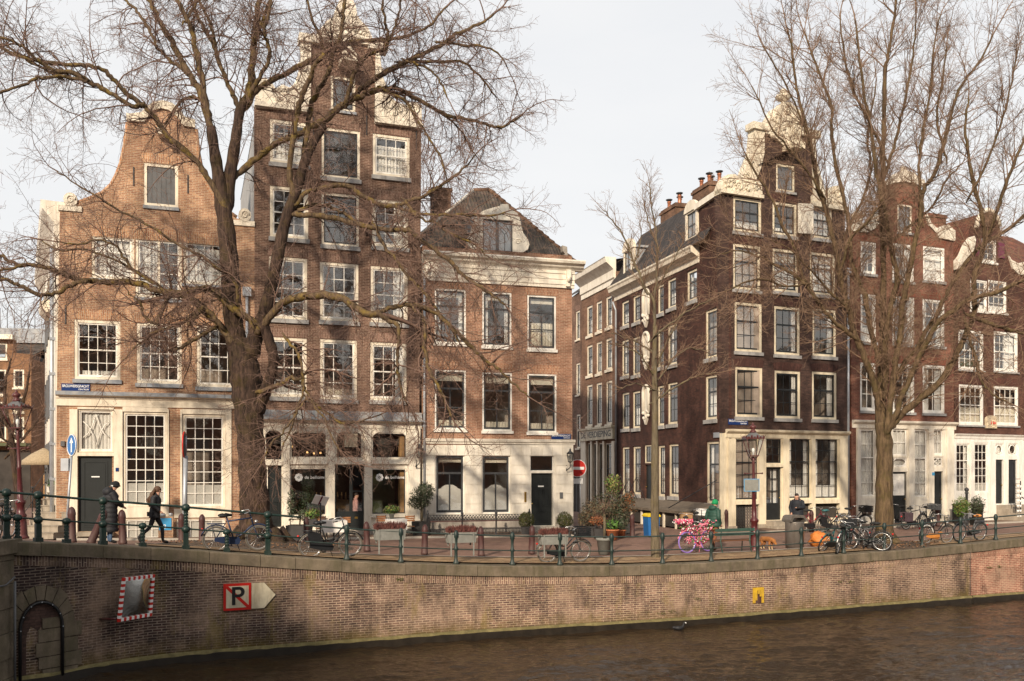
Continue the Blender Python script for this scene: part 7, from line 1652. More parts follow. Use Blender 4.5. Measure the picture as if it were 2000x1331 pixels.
    if rack:
        mb = MB()
        for s_ in (-.06, 0, .06): mb.tube([(-.3, s_, .74), (ax - .22, s_, .75)], .007, 4)
        for s_ in (-.06, .06): mb.tube([(ax - .12, s_, .75), (ax, s_, z)], .007, 4)
        mb.box(ax - .21, ax - .18, -.07, .07, .735, .75); mb.ball((ax - .34, 0, .6), .035, 6, 1); mb.build('rack', [fr, 'sign_red'], t)
    if guard: mb = MB(); mb.prism([(ax, z), (ax + .33, z + .05), (ax + .26, z + .32), (ax - .1, z + .37)], -.06, -.05); mb.prism([(ax, z), (ax + .33, z + .05), (ax + .26, z + .32), (ax - .1, z + .37)], .05, .06); mb.build('coat_guard', guard, t)
    if crate:
        mb = MB(); x0, x1, y0, y1, z0, z1 = bx - .2, bx + .22, -.26, .26, .82, 1.08; mb.box(x0, x1, y0, y1, z0, z0 + .02)
        for k in range(4):
            zz = lerp(z0, z1, k / 4) + .02
            for b in ((x0, x1, y0, y0 + .015), (x0, x1, y1 - .015, y1), (x0, x0 + .015, y0, y1), (x1 - .015, x1, y0, y1)): mb.box(b[0], b[1], b[2], b[3], zz, zz + .05)
        mb.tube([(bx - .02, 0, .8), (bx, .05, z)], .01, 4); mb.build('crate', crate, t, M)
    if bag: mb = MB(); mb.box(ax - .2, ax + .2, -.2, -.07, .38, .76); mb.box(ax - .2, ax + .2, .07, .2, .38, .76); mb.box(ax - .2, ax + .2, -.2, .2, .76, .78); mb.build('pannier', bag, t)
    return t
def qb(p, ins): q = quay(p, ins); q.z = gz(q.x, q.y) + .03; return q
bicycle(qb(468, .48), qdir(468), 'dark blue bicycle with chrome rims leaning on the railing below the big elm', 'bike_blue', 'tyre_pale', girls=False, case='bike_blue')
bicycle(qb(652, .5), qdir(652), 'black city bicycle with solid coat guard before the restaurant', 'bike_black', 'tyre_pale', guard='bike_black', saddle='bike_black')
bicycle(qb(1116, .62), qdir(1116), 'grey bicycle with big black front crate below the right hand heather planter', 'bike_grey', 'tyre_pale', crate='bike_black', girls=True, saddle='brown_leather')
pk = bicycle(ground_at(1363, 1079), R(180 + 38), 'pink bicycle covered in artificial flowers with lilac wheels beside the bench', 'pink', 'lilac', lean=3, case='pink', saddle='pink', steer=-12, rack=False, r=.37)
mb = MB(); rnd = random.Random(21)
for k in range(620):
    x = rnd.uniform(-.75, .75); y = rnd.gauss(0, .13); z = rnd.uniform(.32, .95) if abs(x) < .5 else rnd.uniform(.75, 1.12)
    mb.ball((x, y, z), rnd.uniform(.014, .032), 5, rnd.choice((0, 0, 0, 1, 1, 2, 2, 3)))
for k in range(260):
    a = rnd.uniform(0, 6.28); mb.ball((.68 + .28 * math.cos(a) * rnd.random(), rnd.gauss(0, .15), 1.02 + .14 * rnd.random()), rnd.uniform(.02, .04), 5, rnd.choice((0, 0, 1, 1, 3)))
mb.build('flower_garland', ['pink', 'pink_deep', 'leaf_bright', 'white_plastic'], pk)
for x, y, rz, lb, kw in ((1640, 1080, 60, 'slim black bicycle with white rear mudguard in the tangle by the right tree', dict(white_end=True, lean=10)), (1690, 1076, 155, 'black bicycle with large black crate at the foot of the right tree', dict(crate='bike_black', steer=25, lean=6)),
                         (1620, 1077, 40, 'teal and red bicycle lying low beside the orange bag', dict(fr='bike_teal', lean=24)), (1668, 1070, 100, 'silver bicycle wedged between the black ones by the tree', dict(fr='rim', lean=8, saddle='bike_black')), (1655, 1064, 75, 'worn grey bicycle at the back of the tangle near the tree', dict(fr='bike_grey', lean=5, tyre='tyre_pale')),
                         (1588, 1040, 12, 'red framed bicycle against the dark house shop window', dict(fr='bike_red', tyre='tyre_pale', lean=3)), (1622, 1040, 24, 'black bicycle with green saddle cover before the dark house', dict(saddle='bike_teal', tyre='tyre_pale', guard='bike_black', lean=3)), (1668, 1035, 10, 'black bicycle with covered front box at the end of the dark house', dict(crate='bike_black', lean=3)),
                         (1752, 1030, 200, 'small dark scooter like bicycle beside the red house door', dict(r=.3, lean=3)), (1785, 1034, 28, 'black bicycle with plum panniers before the red house', dict(bag='bag_plum', lean=3, girls=False)), (1812, 1030, 40, 'black bicycle with tall front rack before the red house', dict(lean=3, crate='bike_grey')),
                         (1338, 1058, 78, 'black bicycle with wooden crate before the cellar windows', dict(crate='wood_warm', lean=2)), (1364, 1046, 60, 'bicycle with pale basket beside the man in green', dict(crate='white_plastic', lean=2))):
    bicycle(ground_at(x, y), R(rz), lb, **kw)
bicycle(qb(1855, .6), qdir(1855), 'orange and black bicycle with white rear mudguard leaning on the railing at right', 'bike_black', 'tyre_pale', case='orange_case', white_end=True, saddle='bike_black', lean=6)
bicycle(qb(1918, .55), qdir(1918) + math.pi, 'dark bicycle with orange saddle leaning on the railing at the far right', 'bike_grey', 'tyre', saddle='orange_case', lean=-6)
bicycle(ground_at(8, 1052), R(100), 'bicycle with chrome handlebar at the left edge behind the railing', 'bike_black', lean=3)

# ================================================================ people
simple('skin', (.50, .28, .20), .6, .15, 9); simple('hair_brown', (.085, .042, .022), .7, .4, 22); simple('hair_dark', (.022, .015, .012), .7, .4, 22); simple('coat_black', (.013, .013, .016), .65, .4, 7, bmp=.01)
simple('coat_navy', (.012, .015, .022), .7, .3, 7, bmp=.01); simple('jacket_green', (.018, .062, .045), .6, .3, 7, bmp=.008); simple('beanie_green', (.01, .24, .085), .9, .2, 30); simple('beanie_black', (.01, .01, .012), .9, .2, 30)
simple('trousers_black', (.014, .014, .016), .8, .3, 9); simple('jeans', (.05, .09, .16), .85, .3, 9); simple('trousers_rust', (.20, .075, .035), .85, .3, 9); simple('shoe_dark', (.012, .011, .011), .5, .2, 9); simple('shoe_brown', (.13, .04, .015), .5, .3, 9); simple('shirt_pink', (.45, .24, .22), .8, .2, 9)
def person(P, rz, label, joints, mats, h=1.72, stoop=0):
    """one skinned figure; joints in metres: +x is forward, y to the left"""
    t = thing('person', P, rz, label, 'person'); s = h / 1.75
    J = {k: Vector(v) * s for k, v in joints.items()}
    V, E, RD, TG = [], [], [], []
    def add(p, r, tag_, par=None):
        V.append(p); RD.append(r * s); TG.append(tag_)
        if par is not None: E.append((par, len(V) - 1))
        return len(V) - 1
    pel = add(J['pelvis'], .135, 'leg'); wa = add(J['pelvis'].lerp(J['chest'], .5), .125, 'top', pel); ch = add(J['chest'], .15, 'top', wa); nk = add(J['neck'], .058, 'skin', ch)
    hd = J['head']; up = (hd - J['neck']).normalized(); fw = J['face'] if 'face' in J else Vector((1, 0, 0)); fw = (fw - up * fw.dot(up)).normalized()
    c0 = add(hd - up * .07 * s + fw * .015 * s, .07, 'skin', nk); c1 = add(hd, .088, 'skin', c0); c2 = add(hd + up * .075 * s - fw * .01 * s, .074, 'skin', c1); add(hd - up * .005 * s + fw * .098 * s, .016, 'skin', c1); add(hd - up * .07 * s + fw * .07 * s, .02, 'skin', c0)
    sd = up.cross(fw)
    for k in (1, -1): add(hd + sd * .088 * s * k - up * .01, .02, 'skin', c1)
    for sfx in ('l', 'r'):
        sh = add(J['sh_' + sfx], .072, 'top', ch); el = add(J['el_' + sfx], .052, 'top', sh); wr = add(J['wr_' + sfx], .034, 'skin', el)
        d = (J['wr_' + sfx] - J['el_' + sfx]).normalized(); pm = add(J['wr_' + sfx] + d * .075 * s, .032, 'skin', wr); lat = d.cross(Vector((0, 0, 1)));
        lat = lat.normalized() if lat.length > .1 else Vector((1, 0, 0))
        for q in range(4): f1 = add(J['wr_' + sfx] + d * (.12 - .008 * abs(q - 1.4)) * s + lat * (.03 - .02 * q) * s, .0095, 'skin', pm); add(V[f1] + (d * .04 + fw * .02) * s * (1 - .1 * abs(q - 1.3)), .008, 'skin', f1)
        th = add(J['wr_' + sfx] + d * .06 * s + lat * .045 * s, .011, 'skin', pm); add(V[th] + (d * .035 + fw * .02) * s, .009, 'skin', th)
        hp = add(J['hip_' + sfx], .095, 'leg', pel); kn = add(J['kn_' + sfx], .062, 'leg', hp); an = add(J['an_' + sfx], .045, 'leg', kn); add(J['toe_' + sfx].lerp(J['an_' + sfx], .45), .046, 'shoe', an); add(J['toe_' + sfx], .034, 'shoe', len(V) - 1)
    me = bpy.data.meshes.new('body'); me.from_pydata([tuple(v) for v in V], E, []); o = bpy.data.objects.new('body', me); COL.objects.link(o)
    m = o.modifiers.new('skin', 'SKIN'); m.use_smooth_shade = True; sv = me.skin_vertices[0].data
    for i, r in enumerate(RD): sv[i].radius = (r, r * (1.0 if TG[i] != 'top' or i > 2 else 1.28)) if i <= 2 else (r, r)
    sv[0].use_root = True; b = o.modifiers.new('sub', 'SUBSURF'); b.levels = 2
    dg = bpy.context.evaluated_depsgraph_get(); nm = bpy.data.meshes.new_from_object(o.evaluated_get(dg)); bpy.data.objects.remove(o)
    nm.materials.clear(); order = ['skin', 'top', 'leg', 'shoe']
    for k in order: nm.materials.append(MATS[mats[k]])
    segs = [(V[a], V[b_], TG[b_]) for a, b_ in E]
    for p in nm.polygons:
        c = p.center; best = None
        for a, b_, g_ in segs:
            ab = b_ - a; q = max(0, min(1, (c - a).dot(ab) / max(ab.length_squared, 1e-9))); d = (a + ab * q - c).length
            if best is None or d < best[0]: best = (d, g_)
        p.material_index = order.index(best[1]); p.use_smooth = True
    o = bpy.data.objects.new('body', nm); COL.objects.link(o); o.parent = t
    return t, J, up, fw, sd, s
def loft(mb, secs, seg=16, mi=0, puff=0):
    """garment: sections (centre, half depth, half width)"""
    vs = []
    for c, rx, ry in secs:
        c = Vector(c)
        for k in range(seg): a = 2 * math.pi * k / seg; vs.append(c + Vector((rx * math.cos(a), ry * math.sin(a), 0)))
    n = len(secs); mb.add(vs, [(i * seg + k, i * seg + (k + 1) % seg, (i + 1) * seg + (k + 1) % seg, (i + 1) * seg + k) for i in range(n - 1) for k in range(seg)] + [tuple(range(seg)), tuple((n - 1) * seg + k for k in range(seg))][1:], mi, True)
def jacket(t, J, s, mat, hem, puffs=0, name='jacket', flare=1.0, rx=.155, ry=.225):
    mb = MB(); top = J['neck'] + Vector((0, 0, .035 * s)); bot = Vector((J['pelvis'].x * .8, J['pelvis'].y, hem * s)); ch = J['chest']; secs = []; n = max(10, puffs * 4)
    for i in range(n + 1):
        q = i / n; z = lerp(bot.z, top.z, q); k = (z - J['pelvis'].z) / max(.01, (ch.z - J['pelvis'].z)); c = J['pelvis'].lerp(ch, max(0, k)) if k < 1 else ch.lerp(top, (z - ch.z) / (top.z - ch.z)); c = Vector((c.x, c.y, z))
        w_ = 1.0 if z < ch.z + .06 * s else lerp(1, .36, (z - ch.z - .06 * s) / (top.z - ch.z - .06 * s)); w_ *= 1 + (.06 * abs(math.sin(q * puffs * math.pi)) if puffs else 0); f_ = lerp(flare, 1, min(1, q * 1.6)); secs.append((c, rx * s * w_ * f_, ry * s * w_ * f_))
    loft(mb, secs)
    for k in ('l', 'r'):
        a, b, c = J['sh_' + k], J['el_' + k], J['wr_' + k]; pts = []; rr = []
        for i in range(13):
            q = i / 12; pts.append(a.lerp(b, q * 2) if q < .5 else b.lerp(c, q * 2 - 1)); rr.append(lerp(.088, .056, q) * s * (1 + (.09 * abs(math.sin(q * 7 * math.pi)) if puffs else 0)))
        mb.tube(pts, rr, 9)
    mb.tube([top + Vector((-.06 * s, 0, -.06 * s)), top + Vector((0, 0, .01)), top + Vector((.05 * s, 0, -.06 * s))], [.06 * s, .08 * s, .05 * s], 8)
    return mb.build(name, mat, t)
STAND = dict(pelvis=(0, 0, .94), chest=(.01, 0, 1.28), neck=(.02, 0, 1.47), head=(.05, 0, 1.62), sh_l=(0, .19, 1.41), el_l=(-.02, .25, 1.14), wr_l=(.05, .26, .90), sh_r=(0, -.19, 1.41), el_r=(-.02, -.25, 1.14), wr_r=(.05, -.26, .90),
             hip_l=(0, .1, .90), kn_l=(.02, .1, .5), an_l=(0, .1, .08), toe_l=(.17, .12, .035), hip_r=(0, -.1, .90), kn_r=(.02, -.1, .5), an_r=(0, -.1, .08), toe_r=(.17, -.12, .035))
# woman in the long coat, seen from behind, head bent
j = dict(STAND); j.update(head=(.13, 0, 1.58), neck=(.06, 0, 1.45), chest=(.03, 0, 1.27), el_l=(.10, .27, 1.16), wr_l=(.27, .16, 1.05), el_r=(.12, -.27, 1.16), wr_r=(.30, -.12, 1.03), face=(1, 0, -.4))
t, J, up, fw, sd, s = person(ground_at(214, 1062), R(38), 'woman in long black padded coat and black beanie, back turned, at the twisted railing', j, dict(skin='skin', top='coat_black', leg='jeans', shoe='shoe_dark'), 1.72)
jacket(t, J, s, 'coat_black', .33, 9, 'coat', 1.12, .19, .25)
mb = MB(); hd = J['head'] + up * .05; mb.ball(hd, .118, 12, 0, (1, .95, .9)); mb.tube([hd + Vector((.112 * math.cos(a), .105 * math.sin(a), -.035)) for a in [i * .3927 for i in range(16)]], .022, 6, closed=True); mb.build('beanie', 'beanie_black', t); mb = MB(); mb.box(-.035, .035, -.125, -.118, -.02, .02, 0, Matrix.Translation(hd + Vector((-.0, 0, -.03))) @ Matrix.Rotation(R(-60), 4, 'Z')); mb.build('beanie_label', 'sign_white', t)
mb = MB(); mb.ball(J['neck'] + Vector((-.1, 0, -.02)), .17, 12, 0, (.8, 1.1, .8), .15); mb.build('hood', 'coat_black', t); mb = MB(); mb.tube([J['head'] + Vector((-.08, .05, 0)), J['neck'] + Vector((-.03, .06, .03)), J['chest'] + Vector((.05, .1, .1))], [.05, .05, .02], 7); mb.build('hair', 'hair_brown', t)
# girl striding to the right
j = dict(STAND); j.update(pelvis=(.0, 0, .92), chest=(.04, 0, 1.27), neck=(.06, 0, 1.46), head=(.09, 0, 1.60), hip_l=(0, .09, .88), kn_l=(.2, .09, .5), an_l=(.22, .09, .08), toe_l=(.39, .09, .035), hip_r=(0, -.09, .88), kn_r=(-.12, -.09, .5), an_r=(-.44, -.09, .22), toe_r=(-.36, -.09, .05), el_l=(-.1, .24, 1.13), wr_l=(.06, .2, 1.0), el_r=(-.02, -.25, 1.14), wr_r=(.16, -.18, 1.0), face=(1, 0, 0))
t, J, up, fw, sd, s = person(ground_at(302, 1063), R(14), 'young woman with long wavy brown hair striding right in a black jacket', j, dict(skin='skin', top='coat_black', leg='trousers_black', shoe='shoe_dark'), 1.70)
jacket(t, J, s, 'coat_black', .80, 0, 'jacket', 1.08, .15, .2); mb = MB(); mb.ball(J['head'] + up * .03 - fw * .02, .108, 12, 0, (1.02, .95, .98)); rnd = random.Random(3)
for k in range(42):
    a = rnd.uniform(-1, 1); p0 = J['head'] + Vector((-.06, .08 * a, .05)); mb.tube([p0, p0 + Vector((-.09 + rnd.uniform(-.03, .03), .03 * a, -.14)), p0 + Vector((-.15 + rnd.uniform(-.07, .06), .05 * a, -.32)), p0 + Vector((-.13 + rnd.uniform(-.07, .08), .07 * a, -.47 + rnd.uniform(-.06, .05)))], [.03, .035, .03, .008], 5)
mb.build('hair', 'hair_brown', t); mb = MB(); mb.box(-.17, -.03, -.29, -.2, .82, .95); mb.tube([(-.1, -.25, .95), (0, -.1, 1.42), (.06, .15, 1.3)], .008, 4); mb.build('handbag', 'coat_black', t)
# man in green jacket walking away to the right
j = dict(STAND); j.update(head=(.06, 0, 1.62), el_l=(-.06, .26, 1.14), wr_l=(.1, .2, .93), el_r=(-.06, -.26, 1.14), wr_r=(.1, -.2, .93), kn_l=(.14, .1, .5), an_l=(.1, .1, .08), toe_l=(.27, .12, .035), kn_r=(-.04, -.1, .48), an_r=(-.22, -.1, .12), toe_r=(-.08, -.12, .035))
t, J, up, fw, sd, s = person(ground_at(1394, 1076), R(38), 'man in dark green padded jacket and bright green beanie behind the flower bicycle', j, dict(skin='skin', top='jacket_green', leg='trousers_rust', shoe='shoe_brown'), 1.80)
jacket(t, J, s, 'jacket_green', .84, 6, 'jacket', 1.05, .175, .245); mb = MB(); mb.ball(J['head'] + up * .04, .118, 12, 0, (1, .95, 1)); mb.tube([J['head'] + Vector((.112 * math.cos(a), .106 * math.sin(a), .01)) for a in [i * .3927 for i in range(16)]], .02, 6, closed=True); mb.build('beanie', 'beanie_green', t); mb = MB(); mb.ball(J['neck'] + Vector((-.08, 0, 0)), .15, 12, 0, (.8, 1.1, .7), .1); mb.build('hood', 'jacket_green', t)
# man with a phone before the dark house
j = dict(STAND); j.update(head=(.11, 0, 1.60), neck=(.05, 0, 1.46), el_l=(.05, .27, 1.16), wr_l=(.28, .10, 1.16), el_r=(.0, -.27, 1.14), wr_r=(.16, -.2, .93), face=(1, 0, -.35))
t, J, up, fw, sd, s = person(ground_at(1557, 1047), R(-118), 'man in dark navy jacket looking down before the dark corner house', j, dict(skin='skin', top='coat_navy', leg='trousers_black', shoe='shoe_dark'), 1.80)
jacket(t, J, s, 'coat_navy', .80, 0, 'jacket', 1.06, .17, .24); mb = MB(); mb.ball(J['head'] + up * .05 - fw * .025, .098, 10, 0, (1, .95, .85)); mb.build('hair', 'hair_dark', t); mb = MB(); p = J['wr_l'] + Vector((.12, 0, .03)); mb.box(p.x - .008, p.x + .008, p.y - .04, p.y + .04, p.z - .06, p.z + .1); mb.build('phone', 'sign_black', t); mb = MB(); mb.ball(J['neck'] + Vector((-.08, 0, 0)), .14, 12, 0, (.8, 1.1, .7), .1); mb.build('hood', 'coat_navy', t)
# waiter inside the restaurant door
F2 = Fac(A1, A2); u, z = F2.P(694, 1030, -1.0); Pw = F2.W @ Vector((u, 1.0, 0)); Pw.z = -.02
j = dict(STAND); j.update(el_l=(.03, .24, 1.12), wr_l=(.24, .15, 1.0), el_r=(.03, -.24, 1.12), wr_r=(.24, -.15, 1.0), face=(1, 0, -.2))
t, J, up, fw, sd, s = person(Pw, R(20), 'waiter in a pale pink shirt and dark apron inside the restaurant door', j, dict(skin='skin', top='shirt_pink', leg='trousers_black', shoe='shoe_dark'), 1.75)
mb = MB(); mb.ball(J['head'] + up * .04 - fw * .02, .1, 10, 0, (1, .95, .95)); mb.build('hair', 'hair_dark', t); jacket(t, J, s, 'shirt_pink', .98, 0, 'shirt', 1, .145, .2)
# ---- dog and coot
def creature(name, P, rz, label, cat, V, E, RD, mat_fn, mats):
    t = thing(name, P, rz, label, cat); me = bpy.data.meshes.new('body'); me.from_pydata(V, E, []); o = bpy.data.objects.new('body', me); COL.objects.link(o); o.modifiers.new('skin', 'SKIN'); sv = me.skin_vertices[0].data
    for i, r in enumerate(RD): sv[i].radius = (r if isinstance(r, tuple) else (r, r))
    sv[0].use_root = True; b = o.modifiers.new('sub', 'SUBSURF'); b.levels = 2; dg = bpy.context.evaluated_depsgraph_get(); nm = bpy.data.meshes.new_from_object(o.evaluated_get(dg)); bpy.data.objects.remove(o); nm.materials.clear()
    for m in mats: nm.materials.append(MATS[m])
    for p in nm.polygons: p.material_index = mat_fn(p.center); p.use_smooth = True
    o = bpy.data.objects.new('body', nm); COL.objects.link(o); o.parent = t; return t
simple('fur_ginger', (.33, .13, .035), .9, .45, 12, bmp=.01); simple('fur_pale', (.5, .36, .2), .9, .3, 12); simple('coot_black', (.012, .012, .014), .6, .3, 12)
V = [(-.28, 0, .46), (-.1, 0, .45), (.12, 0, .45), (.25, 0, .48), (.38, 0, .42), (.46, 0, .33), (.56, 0, .27), (.62, 0, .245), (-.38, 0, .5), (-.48, 0, .42), (-.52, 0, .3)]; E = [(i, i + 1) for i in range(7)] + [(0, 8), (8, 9), (9, 10)]; RD = [.1, .105, .13, .12, .085, .085, .05, .03, .045, .04, .02]
for s_ in (.075, -.075):
    k = len(V); V += [(.22, s_, .32), (.2, s_, .18), (.21, s_, .05), (.26, s_, .02), (-.3, s_, .34), (-.24, s_, .24), (-.36, s_, .16), (-.34, s_, .04), (-.29, s_, .02), (.42, s_ * .9, .41)]; E += [(3, k), (k, k + 1), (k + 1, k + 2), (k + 2, k + 3), (0, k + 4), (k + 4, k + 5), (k + 5, k + 6), (k + 6, k + 7), (k + 7, k + 8), (5, k + 9)]; RD += [.055, .035, .026, .028, .075, .05, .03, .026, .028, .028]
dg_ = creature('dog', ground_at(1499, 1074), R(-66), 'ginger dog with pale legs sniffing the ground beside the street lamp', 'dog', V, E, RD, lambda c: 1 if c.z < .14 or (c.x > .55 and c.z < .26) else 0, ['fur_ginger', 'fur_pale']); dg_.scale = (.8, .8, .85)
P = at(1327, 1231, 1750 * 4.9 / (1231 - HY)); P.z = WZ
V = [(-.16, 0, .07), (-.05, 0, .06), (.07, 0, .06), (.12, 0, .12), (.135, 0, .19), (.15, 0, .225), (.19, 0, .215), (.225, 0, .205), (-.22, 0, .09)]; E = [(0, 1), (1, 2), (2, 3), (3, 4), (4, 5), (5, 6), (6, 7), (0, 8)]; RD = [.05, .085, .07, .04, .03, .035, .018, .008, .02]
creature('coot', P, R(8), 'small black coot with white beak swimming close to the quay wall', 'bird', V, E, RD, lambda c: 1 if c.x > .172 else 0, ['coot_black', 'sign_white'])
# ================================================================ planters, plants and furniture
simple('heather', (.12, .042, .034), .9, .5, 14); simple('leaf_olive', (.075, .080, .048), .6, .5, 14); simple('leaf_box', (.085, .085, .018), .7, .5, 14); simple('leaf_dark', (.03, .05, .018), .6, .5, 14); simple('leaf_dry', (.13, .09, .05), .8, .5, 14); simple('leaf_rust', (.24, .085, .03), .8, .4, 14)
simple('metal_bin', (.22, .20, .18), .38, .15, 5, metal=.55, dirt=(.14, .12, .1)); simple('bag_orange', (.58, .19, .035), .55, .25, 6, bmp=.02); simple('table_cloth', (.74, .72, .68), .8, .06, 6); simple('chair_wood', (.38, .17, .075), .55, .3, 8); simple('bench_green', (.035, .075, .06), .55, .35, 8); simple('flower_yellow', (.25, .25, .07), .8, .4, 12)
simple('bin_blue', (.02, .12, .34), .5, .15, 5); simple('bin_yellow', (.62, .45, .02), .5, .12, 5)
simple('soil', (.085, .058, .040), .95, .5, 6, bmp=.03); simple('dead_leaf', (.24, .12, .055), .9, .4, 16)
def leaves(mb, c, rad, n, size, mi=0, sc=(1, 1, 1), shell=.4, seed=1, mats=1):
    """many small tilted leaf faces filling an uneven clump"""
    rnd = random.Random(seed); c = Vector(c)
    for _ in range(n):
        d = Vector((rnd.gauss(0, 1), rnd.gauss(0, 1), rnd.gauss(0, 1))).normalized(); k = 1 + .28 * noise.noise(d * 2.2 + Vector((seed, 0, 0))) + rnd.gauss(0, .05)
        p = c + Vector((d.x * sc[0], d.y * sc[1], d.z * sc[2])) * rad * k * (shell + (1 - shell) * rnd.random() ** .5)
        a = Vector((rnd.gauss(0, 1), rnd.gauss(0, 1), rnd.gauss(0, 1))).normalized(); b = a.cross(d); b = b.normalized() if b.length > .01 else Vector((1, 0, 0)); s_ = size * rnd.uniform(.6, 1.4)
        mb.add([p - a * s_, p + b * s_ * .4, p + a * s_, p - b * s_ * .4], [(0, 1, 2, 3)], mi if mats == 1 else rnd.choice(range(mats)))
# heather boxes on the railing
hp = None
for x, lb in ((767, 'grey planter box of red brown heather hung on the railing before the restaurant chairs'), (907, 'grey planter box of red brown heather hung on the railing before the iron fence'), (1088, 'grey planter box of red brown heather above the bicycle with the black crate')):
    P = quay(x, .32, .62)
    if hp is None:
        hp = thing('planter_box', P, 0, lb, 'planter', 'heather planters on the railing'); mb = MB(); mb.prism([(-.41, 0), (.41, 0), (.44, .3), (-.44, .3)], -.14, .14)
        for s_ in (-.34, .34): mb.box(s_ - .02, s_ + .02, -.16, -.14, -.38, .28); mb.box(s_ - .02, s_ + .02, .14, .16, -.1, .28)
        mb.build('box', 'planter_grey', hp); mb = MB(); rnd = random.Random(6)
        for k in range(420):
            u, v = rnd.uniform(-.42, .42), rnd.uniform(-.13, .13); hgt = rnd.uniform(.12, .27) * (1 - .3 * abs(u)); d = Vector((rnd.gauss(0, .3) + u * .4, rnd.gauss(0, .3), 1)).normalized(); a = Vector((u, v, .27)); mb.tube([a, a + d * hgt * .6, a + d * hgt], [.012, .014, .003], 4, cap=False)
        mb.build('heather', 'heather', hp); o = hp
    else: o = copy_tree(hp); o.location = P; o['label'] = lb
    o.rotation_euler = (0, 0, qdir(x))
# potted trees and shrubs
def potted(name, P, label, pot, potmat, trunk, crowns, n, size, mats, cat='plant', group=None, seed=1, shell=.4):
    t = thing(name, P, 0, label, cat, group); mb = MB(); w_, h_ = pot
    if potmat == 'planter_dark': mb.prism([(-w_ * .85, 0), (w_ * .85, 0), (w_, h_), (-w_, h_)], -w_, w_)
    else: mb.lathe([(w_ * .72, 0), (w_ * .95, h_ * .85), (w_ * 1.08, h_ * .86), (w_ * 1.08, h_), (w_ * .9, h_), (w_ * .88, h_ * .93)], seg=14)
    mb.build('pot', potmat, t)
    if trunk: mb = MB(); mb.tube([(0, 0, h_ * .8), (.02, .01, lerp(h_, trunk[1], .5)), (0, 0, trunk[1])], trunk[0], 7); mb.build('trunk', 'bark_young', t)
    mb = MB()
    for i, (c, r, sc) in enumerate(crowns): leaves(mb, c, r, int(n / len(crowns)), size, 0, sc, shell, seed + i, len(mats))
    for i in range(30):
        c, r, sc = crowns[i % len(crowns)]; rnd = random.Random(seed * 50 + i); d = Vector((rnd.gauss(0, 1), rnd.gauss(0, 1), rnd.gauss(0, 1) + .4)).normalized(); b0 = Vector((0, 0, trunk[1] if trunk else h_)); mb.tube([b0, b0.lerp(Vector(c), .7), Vector(c) + d * r * 1.05], [.014, .009, .003], 4, len(mats), cap=False)
    mb.build('foliage', list(mats) + ['twig'], t); return t
def sp(x, Y): return on_street(x, Y)
potted('potted_olive_tree', sp(823, 36.4), 'olive tree in a dark square planter between restaurant and white stone house', (.36, .62), 'planter_dark', (.05, 1.15), [((0, 0, 1.62), .5, (1, 1, 1)), ((-.12, 0, 1.4), .4, (1.1, 1, .8)), ((.15, .1, 1.85), .36, (1, 1, 1))], 2600, .045, ['leaf_olive', 'leaf_olive', 'leaf_dark'], 'tree')
for x, lb, sd_ in ((1028, 'round clipped box ball in a pot left of the white house door', 4), (1103, 'round clipped box ball in a pot right of the white house door', 5)):
    potted('box_ball', sp(x, 37.4), lb, (.22, .38), 'planter_dark', None, [((0, 0, .64), .325, (1, 1, 1))], 3400, .024, ['leaf_box', 'leaf_box', 'leaf_dark'], 'plant', 'clipped box balls by the white door', sd_, .86)
for x, Y, lb, pot, tr, cr, n, sz, ms in ((1160, 37.5, 'grey leaved bushy shrub at the left of the plant group by the side street', (.25, .4), None, [((0, 0, 1.0), .6, (1, .9, 1)), ((-.3, 0, .7), .4, (1, 1, 1))], 1500, .05, ['leaf_olive', 'leaf_dry', 'leaf_dry']),
        (1190, 38.2, 'largest brown green shrub in the middle of the plant group by the side street', (.3, .45), None, [((0, 0, 1.35), .75, (1.1, 1, .9)), ((.4, 0, 1.0), .5, (1, 1, 1)), ((-.3, .1, 1.0), .5, (1, 1, 1))], 2600, .05, ['leaf_olive', 'leaf_dry', 'leaf_dark']),
        (1222, 38.6, 'shrub with russet leaves at the right of the plant group by the side street', (.25, .4), None, [((0, 0, 1.1), .5, (1, 1, 1)), ((.1, 0, 1.5), .3, (1, 1, 1))], 1100, .05, ['leaf_dry', 'leaf_rust', 'leaf_olive']),
        (1196, 35.6, 'low green plant in a terracotta pot before the brown shrubs', (.26, .42), None, [((0, 0, .58), .3, (1, 1, .8))], 500, .06, ['leaf_dark', 'leaf_bright']), (1213, 36.6, 'small dark green plant in a terracotta pot, second from the left bollard', (.2, .32), None, [((0, 0, .55), .32, (1, 1, 1))], 500, .05, ['leaf_dark', 'leaf_olive']),
        (1197, 39.4, 'yellow green leafed tall shrub at the back of the plant group', (.25, .4), None, [((0, 0, 2.05), .42, (.9, .9, 1.2))], 700, .06, ['flower_yellow', 'leaf_bright', 'leaf_dry']), (1170, 36.2, 'orange brown dried flowers in a pot behind the black bicycle crate', (.22, .4), None, [((0, 0, .72), .32, (1.2, 1, .6))], 600, .045, ['leaf_rust', 'terracotta', 'leaf_dry'])):
    potted('potted_shrub', sp(x, Y), lb, pot, 'terracotta' if 'terracotta' in lb else 'planter_dark', tr, cr, n, sz, ms, 'plant', 'potted plants by the side street', int(x))
potted('tub_tree', sp(1180, 30.3), 'bare stemmed little tree in a grey round tub behind the crate bicycle', (.26, .55), 'planter_grey', (.045, 1.35), [((0, 0, 1.55), .35, (1.2, 1.1, .6))], 240, .04, ['leaf_dry', 'leaf_olive'], 'tree')
